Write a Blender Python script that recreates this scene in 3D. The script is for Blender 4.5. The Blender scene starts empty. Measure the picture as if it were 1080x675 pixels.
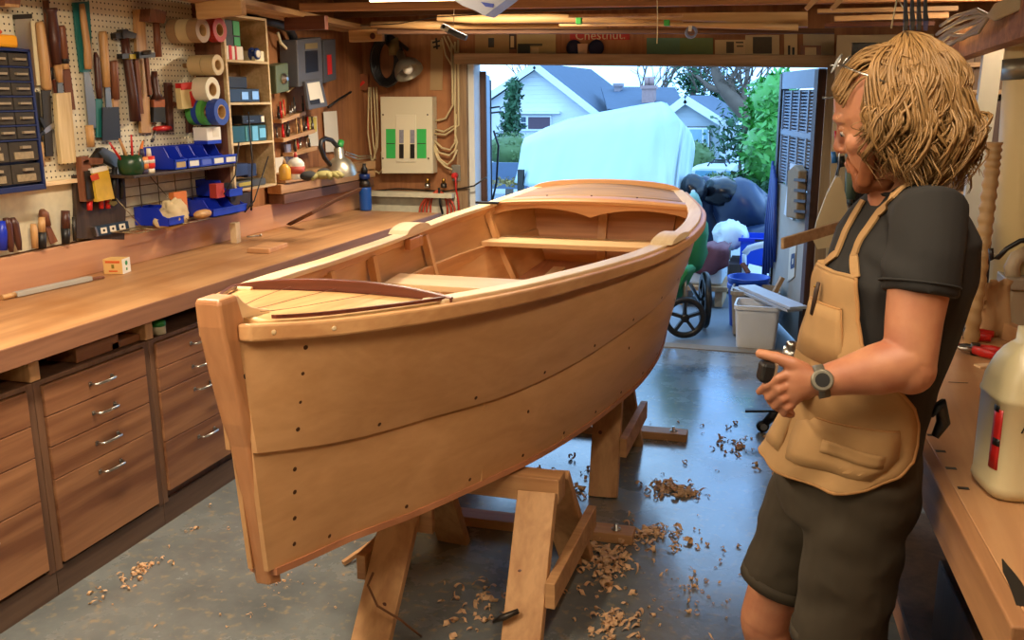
import bpy, bmesh, math, random
from mathutils import Vector, Matrix, Quaternion, noise
from mathutils.bvhtree import BVHTree
from math import sin, cos, pi, radians, sqrt, atan2, tan
V = Vector
S = bpy.context.scene
COL = S.collection
rnd = random.Random(7)

# ------------------------------------------------------------------ camera
F_PX = 997.38
MX = ((0.95507422, -0.06205104, -0.28979804),
      (0.29630196, 0.22036294, 0.9293252),
      (-0.00619515, 0.97344227, -0.22884881))
CAM = V((0, 0, 1.68))
def ray(x, y):
    c = (x - 540, 337.5 - y, F_PX)
    return V([sum(MX[i][k] * c[k] for k in range(3)) for i in range(3)])
def atz(x, y, z): d = ray(x, y); return CAM + d * ((z - CAM.z) / d.z)
def aty(x, y, Y): d = ray(x, y); return CAM + d * (Y / d.y)
def atx(x, y, X): d = ray(x, y); return CAM + d * (X / d.x)
cd = bpy.data.cameras.new('camera')
cam = bpy.data.objects.new('camera', cd); COL.objects.link(cam)
Rm = Matrix(((MX[0][0], MX[0][1], -MX[0][2]), (MX[1][0], MX[1][1], -MX[1][2]), (MX[2][0], MX[2][1], -MX[2][2]))).to_4x4()
cam.matrix_world = Matrix.Translation(CAM) @ Rm
cd.sensor_width = 36; cd.sensor_fit = 'HORIZONTAL'; cd.lens = F_PX / 1080 * 36
cd.clip_start = 0.05; cd.clip_end = 400
S.camera = cam

# ------------------------------------------------------------------ materials
def lin(h):
    if isinstance(h, str):
        h = h.lstrip('#'); h = [int(h[i:i + 2], 16) / 255 for i in (0, 2, 4)]
        return tuple(c / 12.92 if c <= .04045 else ((c + .055) / 1.055) ** 2.4 for c in h)
    return tuple(h)
MATS = {}
def new_mat(name):
    m = bpy.data.materials.new(name); m.use_nodes = True
    nt = m.node_tree; b = nt.nodes['Principled BSDF']
    return m, nt, b
def sock(b, n, v):
    if n in b.inputs: b.inputs[n].default_value = v
def plain(name, col, rough=.6, metal=0, var=.12, scale=9, bump=0, spec=.5, emit=0, alpha=1, trans=0, sheen=0):
    """one colour with a soft procedural mottle"""
    if name in MATS: return MATS[name]
    c = lin(col); m, nt, b = new_mat(name)
    b.inputs['Roughness'].default_value = rough; b.inputs['Metallic'].default_value = metal
    sock(b, 'Specular IOR Level', spec)
    N = nt.nodes; L = nt.links
    tc = N.new('ShaderNodeTexCoord'); no = N.new('ShaderNodeTexNoise')
    no.inputs['Scale'].default_value = scale; no.inputs['Detail'].default_value = 4
    L.new(tc.outputs['Object'], no.inputs['Vector'])
    mx = N.new('ShaderNodeMix'); mx.data_type = 'RGBA'
    mx.inputs['A'].default_value = (*[x * (1 - var) for x in c], 1)
    mx.inputs['B'].default_value = (*[min(1, x * (1 + var)) for x in c], 1)
    L.new(no.outputs['Fac'], mx.inputs['Factor']); L.new(mx.outputs['Result'], b.inputs['Base Color'])
    if bump:
        bp = N.new('ShaderNodeBump'); bp.inputs['Strength'].default_value = bump; bp.inputs['Distance'].default_value = .004
        L.new(no.outputs['Fac'], bp.inputs['Height']); L.new(bp.outputs['Normal'], b.inputs['Normal'])
    if emit:
        b.inputs['Emission Color'].default_value = (*c, 1); b.inputs['Emission Strength'].default_value = emit
    if alpha < 1: b.inputs['Alpha'].default_value = alpha
    if trans: sock(b, 'Transmission Weight', trans)
    if sheen: sock(b, 'Sheen Weight', sheen)
    MATS[name] = m; return m
def wood(name, c1, c2, axis='y', scale=1.0, rough=.5, fine=1.0, stain=None, coat=0, knots=0):
    """wood with long grain running along an axis of the object"""
    if name in MATS: return MATS[name]
    a, d = [tuple(x * .86 + (.3 * c[0] + .6 * c[1] + .1 * c[2]) * .14 for x in c) for c in (lin(c1), lin(c2))]; m, nt, b = new_mat(name); N = nt.nodes; L = nt.links
    b.inputs['Roughness'].default_value = rough
    if coat: sock(b, 'Coat Weight', coat); sock(b, 'Coat Roughness', .25)
    tc = N.new('ShaderNodeTexCoord'); mp = N.new('ShaderNodeMapping')
    s = {'x': (.9, 14, 14), 'y': (14, .9, 14), 'z': (14, 14, .9)}[axis]
    mp.inputs['Scale'].default_value = [k * scale for k in s]
    L.new(tc.outputs['Object'], mp.inputs['Vector'])
    n1 = N.new('ShaderNodeTexNoise'); n1.inputs['Scale'].default_value = .9; n1.inputs['Detail'].default_value = 5; n1.inputs['Distortion'].default_value = 1.2
    n2 = N.new('ShaderNodeTexNoise'); n2.inputs['Scale'].default_value = 6; n2.inputs['Detail'].default_value = 6
    L.new(mp.outputs[0], n1.inputs['Vector']); L.new(mp.outputs[0], n2.inputs['Vector'])
    r = N.new('ShaderNodeValToRGB')
    r.color_ramp.elements[0].position = .34; r.color_ramp.elements[0].color = (*d, 1)
    r.color_ramp.elements[1].position = .66; r.color_ramp.elements[1].color = (*a, 1)
    ad = N.new('ShaderNodeMath'); ad.operation = 'MULTIPLY_ADD'; ad.inputs[1].default_value = .45 * fine
    su = N.new('ShaderNodeMath'); su.operation = 'SUBTRACT'; su.inputs[1].default_value = .5
    L.new(n2.outputs['Fac'], su.inputs[0]); L.new(su.outputs[0], ad.inputs[0]); L.new(n1.outputs['Fac'], ad.inputs[2])
    L.new(ad.outputs[0], r.inputs['Fac'])
    out = r.outputs['Color']
    if stain:
        n3 = N.new('ShaderNodeTexNoise'); n3.inputs['Scale'].default_value = 3; n3.inputs['Detail'].default_value = 6
        L.new(tc.outputs['Object'], n3.inputs['Vector'])
        r3 = N.new('ShaderNodeValToRGB'); r3.color_ramp.elements[0].position = .5; r3.color_ramp.elements[0].color = (0, 0, 0, 1)
        r3.color_ramp.elements[1].position = .72; r3.color_ramp.elements[1].color = (.7, .7, .7, 1)
        L.new(n3.outputs['Fac'], r3.inputs['Fac'])
        mx = N.new('ShaderNodeMix'); mx.data_type = 'RGBA'; mx.inputs['B'].default_value = (*lin(stain), 1)
        L.new(out, mx.inputs['A']); L.new(r3.outputs['Color'], mx.inputs['Factor']); out = mx.outputs['Result']
    L.new(out, b.inputs['Base Color'])
    bp = N.new('ShaderNodeBump'); bp.inputs['Strength'].default_value = .12; bp.inputs['Distance'].default_value = .002
    L.new(ad.outputs[0], bp.inputs['Height']); L.new(bp.outputs['Normal'], b.inputs['Normal'])
    MATS[name] = m; return m

# ------------------------------------------------------------------ mesh builder
def frame_from(d, up=V((0, 0, 1))):
    d = V(d).normalized(); up = V(up)
    if abs(d.dot(up.normalized())) > .999: up = V((1, 0, 0)) if abs(d.x) < .9 else V((0, 1, 0))
    s = d.cross(up).normalized(); u = s.cross(d).normalized()
    return s, u, d
def rotz(a): return Matrix.Rotation(a, 3, 'Z')
class MB:
    def __init__(s): s.v = []; s.f = []; s.sm = []
    def add(s, vs, fs, smooth=False):
        b = len(s.v); s.v += [V(p) for p in vs]; s.f += [tuple(i + b for i in f) for f in fs]; s.sm += [smooth] * len(fs); return s
    def box(s, c, size, R=None):
        c = V(c); h = V(size) / 2; vs = []
        for x in (-1, 1):
            for y in (-1, 1):
                for z in (-1, 1):
                    p = V((x * h.x, y * h.y, z * h.z)); vs.append(c + (R @ p if R else p))
        return s.add(vs, [(0, 1, 3, 2), (4, 6, 7, 5), (0, 4, 5, 1), (2, 3, 7, 6), (0, 2, 6, 4), (1, 5, 7, 3)])
    def bb(s, lo, hi):
        lo, hi = V(lo), V(hi); return s.box((lo + hi) / 2, hi - lo)
    def beam(s, p0, p1, w, t, up=(0, 0, 1), w1=None, t1=None):
        p0, p1 = V(p0), V(p1); sd, u, d = frame_from(p1 - p0, up); w1 = w if w1 is None else w1; t1 = t if t1 is None else t1
        vs = [p0 + sd * a * w / 2 + u * b * t / 2 for a, b in ((-1, -1), (1, -1), (1, 1), (-1, 1))]
        vs += [p1 + sd * a * w1 / 2 + u * b * t1 / 2 for a, b in ((-1, -1), (1, -1), (1, 1), (-1, 1))]
        return s.add(vs, [(3, 2, 1, 0), (4, 5, 6, 7), (0, 1, 5, 4), (1, 2, 6, 5), (2, 3, 7, 6), (3, 0, 4, 7)])
    def loft(s, rings, smooth=True, caps=True, closed=True):
        n = len(rings[0]); vs = [p for r in rings for p in r]; fs = []
        for i in range(len(rings) - 1):
            for k in range(n if closed else n - 1):
                k2 = (k + 1) % n
                fs.append((i * n + k, i * n + k2, (i + 1) * n + k2, (i + 1) * n + k))
        s.add(vs, fs, smooth)
        if caps and closed:
            b = len(s.v) - len(vs); m = len(rings) - 1
            s.f.append(tuple(b + k for k in reversed(range(n)))); s.f.append(tuple(b + m * n + k for k in range(n))); s.sm += [False, False]
        return s
    def tube(s, pts, r, n=8, caps=True, up=None, smooth=True):
        pts = [V(p) for p in pts]; m = len(pts)
        rr = r if isinstance(r, (list, tuple)) else [r] * m
        rings = []; prev = None
        for i in range(m):
            d = (pts[min(i + 1, m - 1)] - pts[max(i - 1, 0)])
            if d.length < 1e-9: d = V((0, 0, 1))
            d.normalize()
            if prev is None: sd, u, _ = frame_from(d, up or (0, 0, 1))
            else:
                u = prev - d * prev.dot(d)
                if u.length < 1e-6: sd, u, _ = frame_from(d)
                u.normalize(); sd = d.cross(u).normalized()
            prev = u
            e = rr[i] if isinstance(rr[i], (list, tuple)) else (rr[i], rr[i])
            rings.append([pts[i] + sd * cos(2 * pi * k / n) * e[0] + u * sin(2 * pi * k / n) * e[1] for k in range(n)])
        return s.loft(rings, smooth, caps)
    def cyl(s, p0, p1, r, n=12, r1=None): return s.tube([p0, p1], [r, r if r1 is None else r1], n)
    def lathe(s, prof, o=(0, 0, 0), axis=(0, 0, 1), n=20, smooth=True, caps=True):
        o = V(o); sd, u, d = frame_from(axis); rings = []
        for r, h in prof:
            r = max(r, 1e-4); rings.append([o + d * h + (sd * cos(2 * pi * k / n) + u * sin(2 * pi * k / n)) * r for k in range(n)])
        return s.loft(rings, smooth, caps)
    def prism(s, poly, o, u, v, t):
        """2-D polygon (u,v axes at o) given thickness t along u x v, from the plane outwards"""
        o, u, v = V(o), V(u), V(v); w = u.cross(v).normalized() * t
        a = [o + u * p[0] + v * p[1] for p in poly]; n = len(a)
        vs = a + [p + w for p in a]
        fs = [tuple(reversed(range(n))), tuple(range(n, 2 * n))] + [(k, (k + 1) % n, n + (k + 1) % n, n + k) for k in range(n)]
        return s.add(vs, fs)
    def ell(s, c, r, R=None, nu=16, nv=10, smooth=True):
        c = V(c); r = V(r) if not isinstance(r, (int, float)) else V((r, r, r)); vs = []; fs = []
        for j in range(1, nv):
            th = pi * j / nv
            for i in range(nu):
                ph = 2 * pi * i / nu; p = V((r.x * sin(th) * cos(ph), r.y * sin(th) * sin(ph), r.z * cos(th))); vs.append(c + (R @ p if R else p))
        for j in range(nv - 2):
            for i in range(nu):
                i2 = (i + 1) % nu; fs.append((j * nu + i, (j + 1) * nu + i, (j + 1) * nu + i2, j * nu + i2))
        t = V((0, 0, r.z)); t = R @ t if R else t
        vs += [c + t, c - t]; k = len(vs) - 2
        for i in range(nu):
            i2 = (i + 1) % nu; fs.append((k, i, i2)); fs.append((k + 1, (nv - 2) * nu + i2, (nv - 2) * nu + i))
        return s.add(vs, fs, smooth)
    def sheet(s, grid, t=0, smooth=True):
        """grid of points [row][col], thickened by t along its normals (both faces and rim)"""
        R, Cn = len(grid), len(grid[0]); P = [[V(p) for p in row] for row in grid]
        fs = [(i * Cn + j, i * Cn + j + 1, (i + 1) * Cn + j + 1, (i + 1) * Cn + j) for i in range(R - 1) for j in range(Cn - 1)]
        flat = [p for row in P for p in row]
        if not t: return s.add(flat, fs, smooth)
        nb = []
        for i in range(R):
            for j in range(Cn):
                a = P[min(i + 1, R - 1)][j] - P[max(i - 1, 0)][j]; b = P[i][min(j + 1, Cn - 1)] - P[i][max(j - 1, 0)]
                nn = a.cross(b); nb.append(nn.normalized() if nn.length > 1e-12 else V((0, 0, 1)))
        N = R * Cn; vs = flat + [p + n * t for p, n in zip(flat, nb)]
        f2 = [tuple(N + k for k in reversed(f)) for f in fs]
        rim = []
        for j in range(Cn - 1): rim += [(j + 1, j, N + j, N + j + 1), ((R - 1) * Cn + j, (R - 1) * Cn + j + 1, N + (R - 1) * Cn + j + 1, N + (R - 1) * Cn + j)]
        for i in range(R - 1): rim += [(i * Cn, (i + 1) * Cn, N + (i + 1) * Cn, N + i * Cn), ((i + 1) * Cn + Cn - 1, i * Cn + Cn - 1, N + i * Cn + Cn - 1, N + (i + 1) * Cn + Cn - 1)]
        s.add(vs, fs + f2, smooth)
        b = len(s.v) - len(vs); s.f += [tuple(b + k for k in f) for f in rim]; s.sm += [False] * len(rim); return s
    def xf(s, M):
        s.v = [M @ p for p in s.v]; return s

OFF = {}
def off(o): return OFF.get(o.name, V((0, 0, 0))) if o else V((0, 0, 0))
def link(o, parent=None):
    COL.objects.link(o)
    if parent: o.parent = parent
    return o
def props(o, label=None, cat=None, group=None, kind=None):
    if label: o['label'] = label
    if cat: o['category'] = cat
    if group: o['group'] = group
    if kind: o['kind'] = kind
    return o
def mesh_of(mb, name, mat, shift, bev=0, seg=2):
    me = bpy.data.meshes.new(name)
    me.from_pydata([p - shift for p in mb.v], [], mb.f)
    me.polygons.foreach_set('use_smooth', mb.sm)
    bm = bmesh.new(); bm.from_mesh(me); bmesh.ops.recalc_face_normals(bm, faces=bm.faces); bm.to_mesh(me); bm.free()
    if mat: me.materials.append(mat)
    return me
def part(mb, name, mat, parent, bev=0, label=None, kind=None, seg=2):
    """a part: coordinates are world ones, shifted into the parent's frame"""
    o = bpy.data.objects.new(name, mesh_of(mb, name, mat, off(parent))); link(o, parent)
    OFF[o.name] = off(parent)
    if bev: m = o.modifiers.new('edge', 'BEVEL'); m.width = bev; m.segments = seg; m.limit_method = 'ANGLE'; m.angle_limit = radians(40)
    props(o, label, kind=kind); return o
def thing(name, label, cat, loc=(0, 0, 0), group=None):
    o = bpy.data.objects.new(name, None); o.empty_display_size = .05; link(o)
    o.location = loc; OFF[o.name] = V(loc); return props(o, label, cat, group)
def solo(mb, name, mat, label, cat, group=None, kind=None, bev=0, seg=2):
    """a thing that is one mesh, origin at its base"""
    lo = V([min(p[i] for p in mb.v) for i in range(3)]); hi = V([max(p[i] for p in mb.v) for i in range(3)])
    b = V(((lo.x + hi.x) / 2, (lo.y + hi.y) / 2, lo.z))
    o = bpy.data.objects.new(name, mesh_of(mb, name, mat, b)); link(o); o.location = b; OFF[o.name] = b
    if bev: m = o.modifiers.new('edge', 'BEVEL'); m.width = bev; m.segments = seg; m.limit_method = 'ANGLE'; m.angle_limit = radians(40)
    return props(o, label, cat, group, kind)
def struct(mb, name, mat, bev=0, parent=None):
    if parent: return part(mb, name, mat, parent, bev)
    o = bpy.data.objects.new(name, mesh_of(mb, name, mat, V((0, 0, 0)))); link(o); OFF[o.name] = V((0, 0, 0))
    if bev: m = o.modifiers.new('edge', 'BEVEL'); m.width = bev; m.segments = 2; m.limit_method = 'ANGLE'
    o['kind'] = 'structure'; return o
def kids(o): return [c for c in bpy.data.objects if c.parent == o]
def dup(o, loc, rz=0, label=None, parent=None, rot=None):
    """copy of a thing with its parts and their sub-parts"""
    c = o.copy(); COL.objects.link(c)
    if parent is not None: c.parent = parent
    else: c.location = loc; c.rotation_euler = rot or (0, 0, rz)
    if label: c['label'] = label
    for ch in list(o.children): dup(ch, None, parent=c)
    return c
def text(body, size, name, mat, parent, o, u, v, ext=.0006, align='CENTER'):
    """lettering as a flat raised mesh: origin o, reading along u, up along v"""
    cu = bpy.data.curves.new(name, 'FONT'); cu.body = body; cu.size = size; cu.align_x = align; cu.align_y = 'CENTER'; cu.extrude = ext; cu.resolution_u = 2
    t = bpy.data.objects.new('tmp', cu); COL.objects.link(t)
    dg = bpy.context.evaluated_depsgraph_get(); me = bpy.data.meshes.new_from_object(t.evaluated_get(dg))
    bpy.data.objects.remove(t); u, v = V(u).normalized(), V(v).normalized(); w = u.cross(v)
    M = Matrix((u, v, w)).transposed().to_4x4(); M.translation = V(o) - off(parent)
    me.transform(M); me.materials.clear(); me.materials.append(mat); me.name = name
    ob = bpy.data.objects.new(name, me); link(ob, parent); OFF[ob.name] = off(parent); return ob

# pixels of a flat-ish surface in the place -> points on it, for tools that hang on a wall
class Plane:
    def __init__(s, fn, n): s.fn = fn; s.n = V(n)
    def p(s, x, y, o=0): return s.fn(x, y, o)
    def hw(s, x, y, dx, dy, w):
        """half-width vector in the plane for a stroke going (dx,dy) with pixel width w"""
        L = math.hypot(dx, dy) or 1; ax, ay = -dy / L * w / 2, dx / L * w / 2
        return (s.fn(x + ax, y + ay, 0) - s.fn(x - ax, y - ay, 0)) / 2
    def stroke(s, mb, pts, o, t=None, n=10):
        """pts: (x,y,w) along a tool; t None = round section, else flat of thickness t (o = offset of its axis)"""
        rings = []; m = len(pts)
        for i, q in enumerate(pts):
            x, y, w = q[:3]; a, b = pts[max(i - 1, 0)], pts[min(i + 1, m - 1)]
            h = s.hw(x, y, b[0] - a[0], b[1] - a[1], w); c = s.p(x, y, o)
            if t is None:
                r = h.length; rings.append([c + h * cos(2 * pi * k / n) + s.n * r * sin(2 * pi * k / n) for k in range(n)])
            else: rings.append([c - h - s.n * t / 2, c + h - s.n * t / 2, c + h + s.n * t / 2, c - h + s.n * t / 2])
        mb.loft(rings, smooth=t is None); return mb
    def poly(s, mb, pts, o, t):
        w = s.n * t; a = [s.p(x, y, o + t) - w for x, y in pts]; n = len(a)
        mb.add(a + [p + w for p in a], [tuple(reversed(range(n))), tuple(range(n, 2 * n))] + [(k, (k + 1) % n, n + (k + 1) % n, n + k) for k in range(n)]); return mb
    def line(s, mb, pts, r, n=6): mb.tube([s.p(*q) for q in pts], r, n); return mb
# ------------------------------------------------------------------ shared materials
M_ply = wood('fir_plywood_wall', '#b07238', '#8a5223', 'z', .5, .7, stain='#6a3c1c')
M_dark = wood('dark_old_timber', '#7c5230', '#58371d', 'x', .7, .75)
M_joist = wood('joist_timber', '#bd8142', '#8e5a2a', 'x', .8, .7)
M_white = plain('old_white_paint', '#ddd5bb', .75, var=.1, scale=14)
M_steel = plain('brushed_steel', '#b9b7b0', .3, 1.0, .1, 20)
M_dsteel = plain('dark_steel', '#4b4640', .45, .9, .2, 12)
M_black = plain('black_plastic', '#151414', .45, var=.2)
M_brass = plain('brass', '#a8853f', .35, 1.0)
M_screw = plain('bronze_screw', '#5a3a22', .5, .6)
M_handle_tan = wood('tan_handle', '#d2a05a', '#b07c3c', 'z', 2, .45)
M_handle_br = wood('brown_handle', '#8e5230', '#6b3a1e', 'z', 2, .45)
M_handle_dk = wood('dark_handle', '#5c2d1c', '#3c1c12', 'z', 2, .4)
M_cream = plain('cream_paint', '#e3d9b4', .55, var=.04)
M_blue = plain('blue_plastic', '#1630b4', .35, var=.06)
M_red = plain('red_plastic', '#c2221c', .4, var=.05)
M_green = plain('green_plastic', '#2d8a3a', .45, var=.08)
M_paper = plain('paper', '#d8d2c2', .8, var=.05)

def floor_mat():
    m, nt, b = new_mat('worn_concrete'); N = nt.nodes; L = nt.links
    tc = N.new('ShaderNodeTexCoord')
    n1 = N.new('ShaderNodeTexNoise'); n1.inputs['Scale'].default_value = 2.2; n1.inputs['Detail'].default_value = 8; n1.inputs['Roughness'].default_value = .65
    n2 = N.new('ShaderNodeTexNoise'); n2.inputs['Scale'].default_value = 26; n2.inputs['Detail'].default_value = 5
    for n in (n1, n2): L.new(tc.outputs['Object'], n.inputs['Vector'])
    r = N.new('ShaderNodeValToRGB'); e = r.color_ramp.elements
    e[0].position = .3; e[0].color = (*lin('#5d6262'), 1); e[1].position = .7; e[1].color = (*lin('#868b89'), 1)
    L.new(n1.outputs['Fac'], r.inputs['Fac'])
    r2 = N.new('ShaderNodeValToRGB'); e = r2.color_ramp.elements
    e[0].position = .56; e[0].color = (0, 0, 0, 1); e[1].position = .7; e[1].color = (1, 1, 1, 1)
    L.new(n2.outputs['Fac'], r2.inputs['Fac'])
    # fine sawdust film, in patches
    n3 = N.new('ShaderNodeTexNoise'); n3.inputs['Scale'].default_value = 1.3; n3.inputs['Detail'].default_value = 3
    L.new(tc.outputs['Object'], n3.inputs['Vector'])
    mu = N.new('ShaderNodeMath'); mu.operation = 'MULTIPLY'; mu.use_clamp = True; L.new(r2.outputs['Color'], mu.inputs[0]); L.new(n3.outputs['Fac'], mu.inputs[1])
    mx = N.new('ShaderNodeMix'); mx.data_type = 'RGBA'; mx.inputs['B'].default_value = (*lin('#b39a70'), 1)
    L.new(r.outputs['Color'], mx.inputs['A']); L.new(mu.outputs[0], mx.inputs['Factor']); L.new(mx.outputs['Result'], b.inputs['Base Color'])
    rr = N.new('ShaderNodeMapRange'); rr.inputs['From Min'].default_value = .3; rr.inputs['From Max'].default_value = .7
    rr.inputs['To Min'].default_value = .12; rr.inputs['To Max'].default_value = .36; sock(b, 'Coat Weight', .6); sock(b, 'Coat Roughness', .14); sock(b, 'Coat IOR', 1.6)
    L.new(n1.outputs['Fac'], rr.inputs['Value']); L.new(rr.outputs['Result'], b.inputs['Roughness'])
    bp = N.new('ShaderNodeBump'); bp.inputs['Strength'].default_value = .25; bp.inputs['Distance'].default_value = .004
    L.new(n2.outputs['Fac'], bp.inputs['Height']); L.new(bp.outputs['Normal'], b.inputs['Normal'])
    return m
M_floor = floor_mat()
def pegboard_mat():
    m, nt, b = new_mat('white_pegboard'); N = nt.nodes; L = nt.links
    tc = N.new('ShaderNodeTexCoord'); sp = N.new('ShaderNodeSeparateXYZ'); L.new(tc.outputs['Object'], sp.inputs[0])
    d2 = []
    for ax in ('Y', 'Z'):
        mu = N.new('ShaderNodeMath'); mu.operation = 'DIVIDE'; mu.inputs[1].default_value = .0254; L.new(sp.outputs[ax], mu.inputs[0])
        fr = N.new('ShaderNodeMath'); fr.operation = 'FRACT'; L.new(mu.outputs[0], fr.inputs[0])
        su = N.new('ShaderNodeMath'); su.operation = 'SUBTRACT'; su.inputs[1].default_value = .5; L.new(fr.outputs[0], su.inputs[0])
        sq = N.new('ShaderNodeMath'); sq.operation = 'POWER'; sq.inputs[1].default_value = 2
        ab = N.new('ShaderNodeMath'); ab.operation = 'ABSOLUTE'; L.new(su.outputs[0], ab.inputs[0]); L.new(ab.outputs[0], sq.inputs[0]); d2.append(sq)
    ad = N.new('ShaderNodeMath'); ad.operation = 'ADD'; L.new(d2[0].outputs[0], ad.inputs[0]); L.new(d2[1].outputs[0], ad.inputs[1])
    lt = N.new('ShaderNodeMath'); lt.operation = 'LESS_THAN'; lt.inputs[1].default_value = .026; L.new(ad.outputs[0], lt.inputs[0])
    no = N.new('ShaderNodeTexNoise'); no.inputs['Scale'].default_value = 5; L.new(tc.outputs['Object'], no.inputs['Vector'])
    c = N.new('ShaderNodeMix'); c.data_type = 'RGBA'; c.inputs['A'].default_value = (*lin('#d3c8a8'), 1); c.inputs['B'].default_value = (*lin('#e6dec4'), 1)
    L.new(no.outputs['Fac'], c.inputs['Factor'])
    mx = N.new('ShaderNodeMix'); mx.data_type = 'RGBA'; mx.inputs['B'].default_value = (*lin('#2a1a10'), 1)
    L.new(lt.outputs[0], mx.inputs['Factor']); L.new(c.outputs['Result'], mx.inputs['A']); L.new(mx.outputs['Result'], b.inputs['Base Color'])
    b.inputs['Roughness'].default_value = .55
    return m
M_peg = pegboard_mat()

# ------------------------------------------------------------------ the shell
XL, YF, XR, YB, ZC = -3.06, 6.30, 1.30, -1.6, 2.46
struct(MB().bb((XL - .1, YB - .1, -.12), (XR + .1, YF + .12, 0)), 'floor', M_floor)
struct(MB().bb((XL - .1, YB, 0), (XL, YF + .1, ZC)), 'wall_left', M_ply)
struct(MB().bb((XR, YB, 0), (XR + .1, YF + .1, ZC)), 'wall_right', M_ply)
struct(MB().bb((XL - .1, YB - .1, 0), (XR + .1, YB, ZC)), 'wall_back', M_white)
JL, JR = -2.24, .05          # clear opening of the garage doorway
f = MB().bb((XL - .1, YF, 0), (JL - .11, YF + .1, ZC))
f.bb((JR + .11, YF, 0), (XR + .1, YF + .1, ZC))
f.add([(JL - .11, YF, 1.965), (JR + .11, YF, 1.905), (JR + .11, YF, ZC), (JL - .11, YF, ZC), (JL - .11, YF + .1, 1.965), (JR + .11, YF + .1, 1.905), (JR + .11, YF + .1, ZC), (JL - .11, YF + .1, ZC)],
      [(0, 1, 2, 3), (7, 6, 5, 4), (0, 4, 5, 1), (3, 2, 6, 7), (0, 3, 7, 4), (1, 5, 6, 2)])
struct(f, 'wall_front', M_ply)
struct(MB().bb((XL - .1, YB - .1, ZC), (XR + .1, YF + .1, ZC + .08)), 'ceiling', M_dark)
M_trim = wood('greyed_trim', '#b8966c', '#97764e', 'x', 1, .7)
M_trimz = wood('greyed_trim_upright', '#a5865c', '#84653f', 'z', 1, .7)
h = MB().beam((JL - .11, YF + .03, 1.942), (JR + .11, YF + .03, 1.882), .17, .072)
struct(h, 'trim_1', M_trim, .004)
struct(MB().bb((JL - .11, YF - .035, 0), (JL - .03, YF + .12, 1.93)), 'trim_2', M_trimz, .004)
M_bluewhite = plain('white_door_stop', '#d9dcd8', .6)
struct(MB().bb((JL - .03, YF - .0, 0), (JL + .012, YF + .14, 1.905)), 'trim_3', M_bluewhite)
struct(MB().bb((JR + .02, YF - .035, 0), (JR + .11, YF + .12, 1.90)), 'trim_4', M_trimz, .004)
struct(MB().bb((JL - .03, YF + .02, -.02), (JR + .02, YF + .14, .006)), 'trim_5', plain('worn_threshold', '#8b7c66', .6, var=.25, scale=20))
# white painted concrete upstand along the front wall, left of the doorway
struct(MB().bb((XL, YF - .05, 0), (JL - .112, YF - .001, 1.03)), 'trim_6', plain('chalky_white_wall', '#cfc8ac', .85, var=.2, scale=25))
# ------------------------------------------------------------------ the boat
M_ced = wood('yellow_cedar_planking', '#d9a05f', '#cb9250', 'y', .7, .42, .7)
M_ced2 = wood('pale_cedar_top', '#f3d6a4', '#e3bd82', 'y', .8, .45, .6)
M_fir = wood('orange_fir', '#dda35e', '#c98a48', 'y', .9, .45, .7)
M_firx = wood('orange_fir_cross', '#d9994f', '#bd7a3a', 'x', .9, .45, .6)
M_firz = wood('orange_fir_upright', '#cd8a4c', '#b47038', 'z', .8, .42, .7)
M_seat = wood('pale_seat_plank', '#ecc68c', '#dcae6c', 'x', .7, .45, .5)
M_maho = wood('mahogany_coaming', '#71331e', '#4f2113', 'x', 1.2, .35, .8)
M_deckp = wood('cedar_deck', '#dfae62', '#c78f47', 'y', 1, .4, .8)
M_inner = wood('bilge_planking', '#c98250', '#b06c3e', 'y', .6, .5, .6)
M_deckd = wood('weathered_deck_plank', '#b48a55', '#8f6c42', 'x', 1, .5, .7)

def hermite(tab, y, k):
    """smooth interpolation through a table of rows, column k against column 0"""
    n = len(tab)
    if y <= tab[0][0]: return tab[0][k]
    if y >= tab[-1][0]: return tab[-1][k]
    i = max(j for j in range(n - 1) if tab[j][0] <= y)
    x0, x1 = tab[i][0], tab[i + 1][0]; y0, y1 = tab[i][k], tab[i + 1][k]; hh = x1 - x0
    def sl(j):
        if j == 0: return (tab[1][k] - tab[0][k]) / (tab[1][0] - tab[0][0])
        if j == n - 1: return (tab[-1][k] - tab[-2][k]) / (tab[-1][0] - tab[-2][0])
        return (tab[j + 1][k] - tab[j - 1][k]) / (tab[j + 1][0] - tab[j - 1][0])
    t = (y - x0) / hh; a, b = sl(i) * hh, sl(i + 1) * hh
    return (2 * t ** 3 - 3 * t * t + 1) * y0 + (t ** 3 - 2 * t * t + t) * a + (-2 * t ** 3 + 3 * t * t) * y1 + (t ** 3 - t * t) * b
SHEER = [(1.755, .032, 1.193), (1.9, .135, 1.176), (2.04, .225, 1.168), (2.245, .315, 1.155), (2.6, .405, 1.130), (3.0, .475, 1.105), (3.35, .535, 1.088), (3.7, .585, 1.075), (4.1, .625, 1.072), (4.5, .632, 1.080), (4.8, .61, 1.090), (5.0, .572, 1.104), (5.34, .43, 1.158)]
LAP = [(1.785, .030, .885), (1.95, .085, .85), (2.1, .137, .828), (2.33, .222, .812), (2.63, .33, .792), (3.04, .43, .787), (3.42, .505, .806), (3.83, .567, .828), (4.15, .580, .842), (4.6, .568, .862), (5.0, .51, .885), (5.32, .395, .915)]
CHINE = [(1.815, .028, .565), (1.95, .055, .548), (2.1, .094, .538), (2.3, .18, .528), (2.6, .283, .518), (2.85, .365, .512), (3.17, .44, .51), (3.53, .498, .513), (3.8, .535, .525), (4.15, .545, .552), (4.6, .50, .60), (5.0, .43, .68), (5.28, .345, .755)]
x0 = lambda y: -1.215 + .032 * (y - 1.8)
def at_t(tab, t, side, dh=0, dz=0):
    y = tab[0][0] + (tab[-1][0] - tab[0][0]) * t
    return V((x0(y) + side * (hermite(tab, y, 1) + dh), y, hermite(tab, y, 2) + dz))
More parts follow.
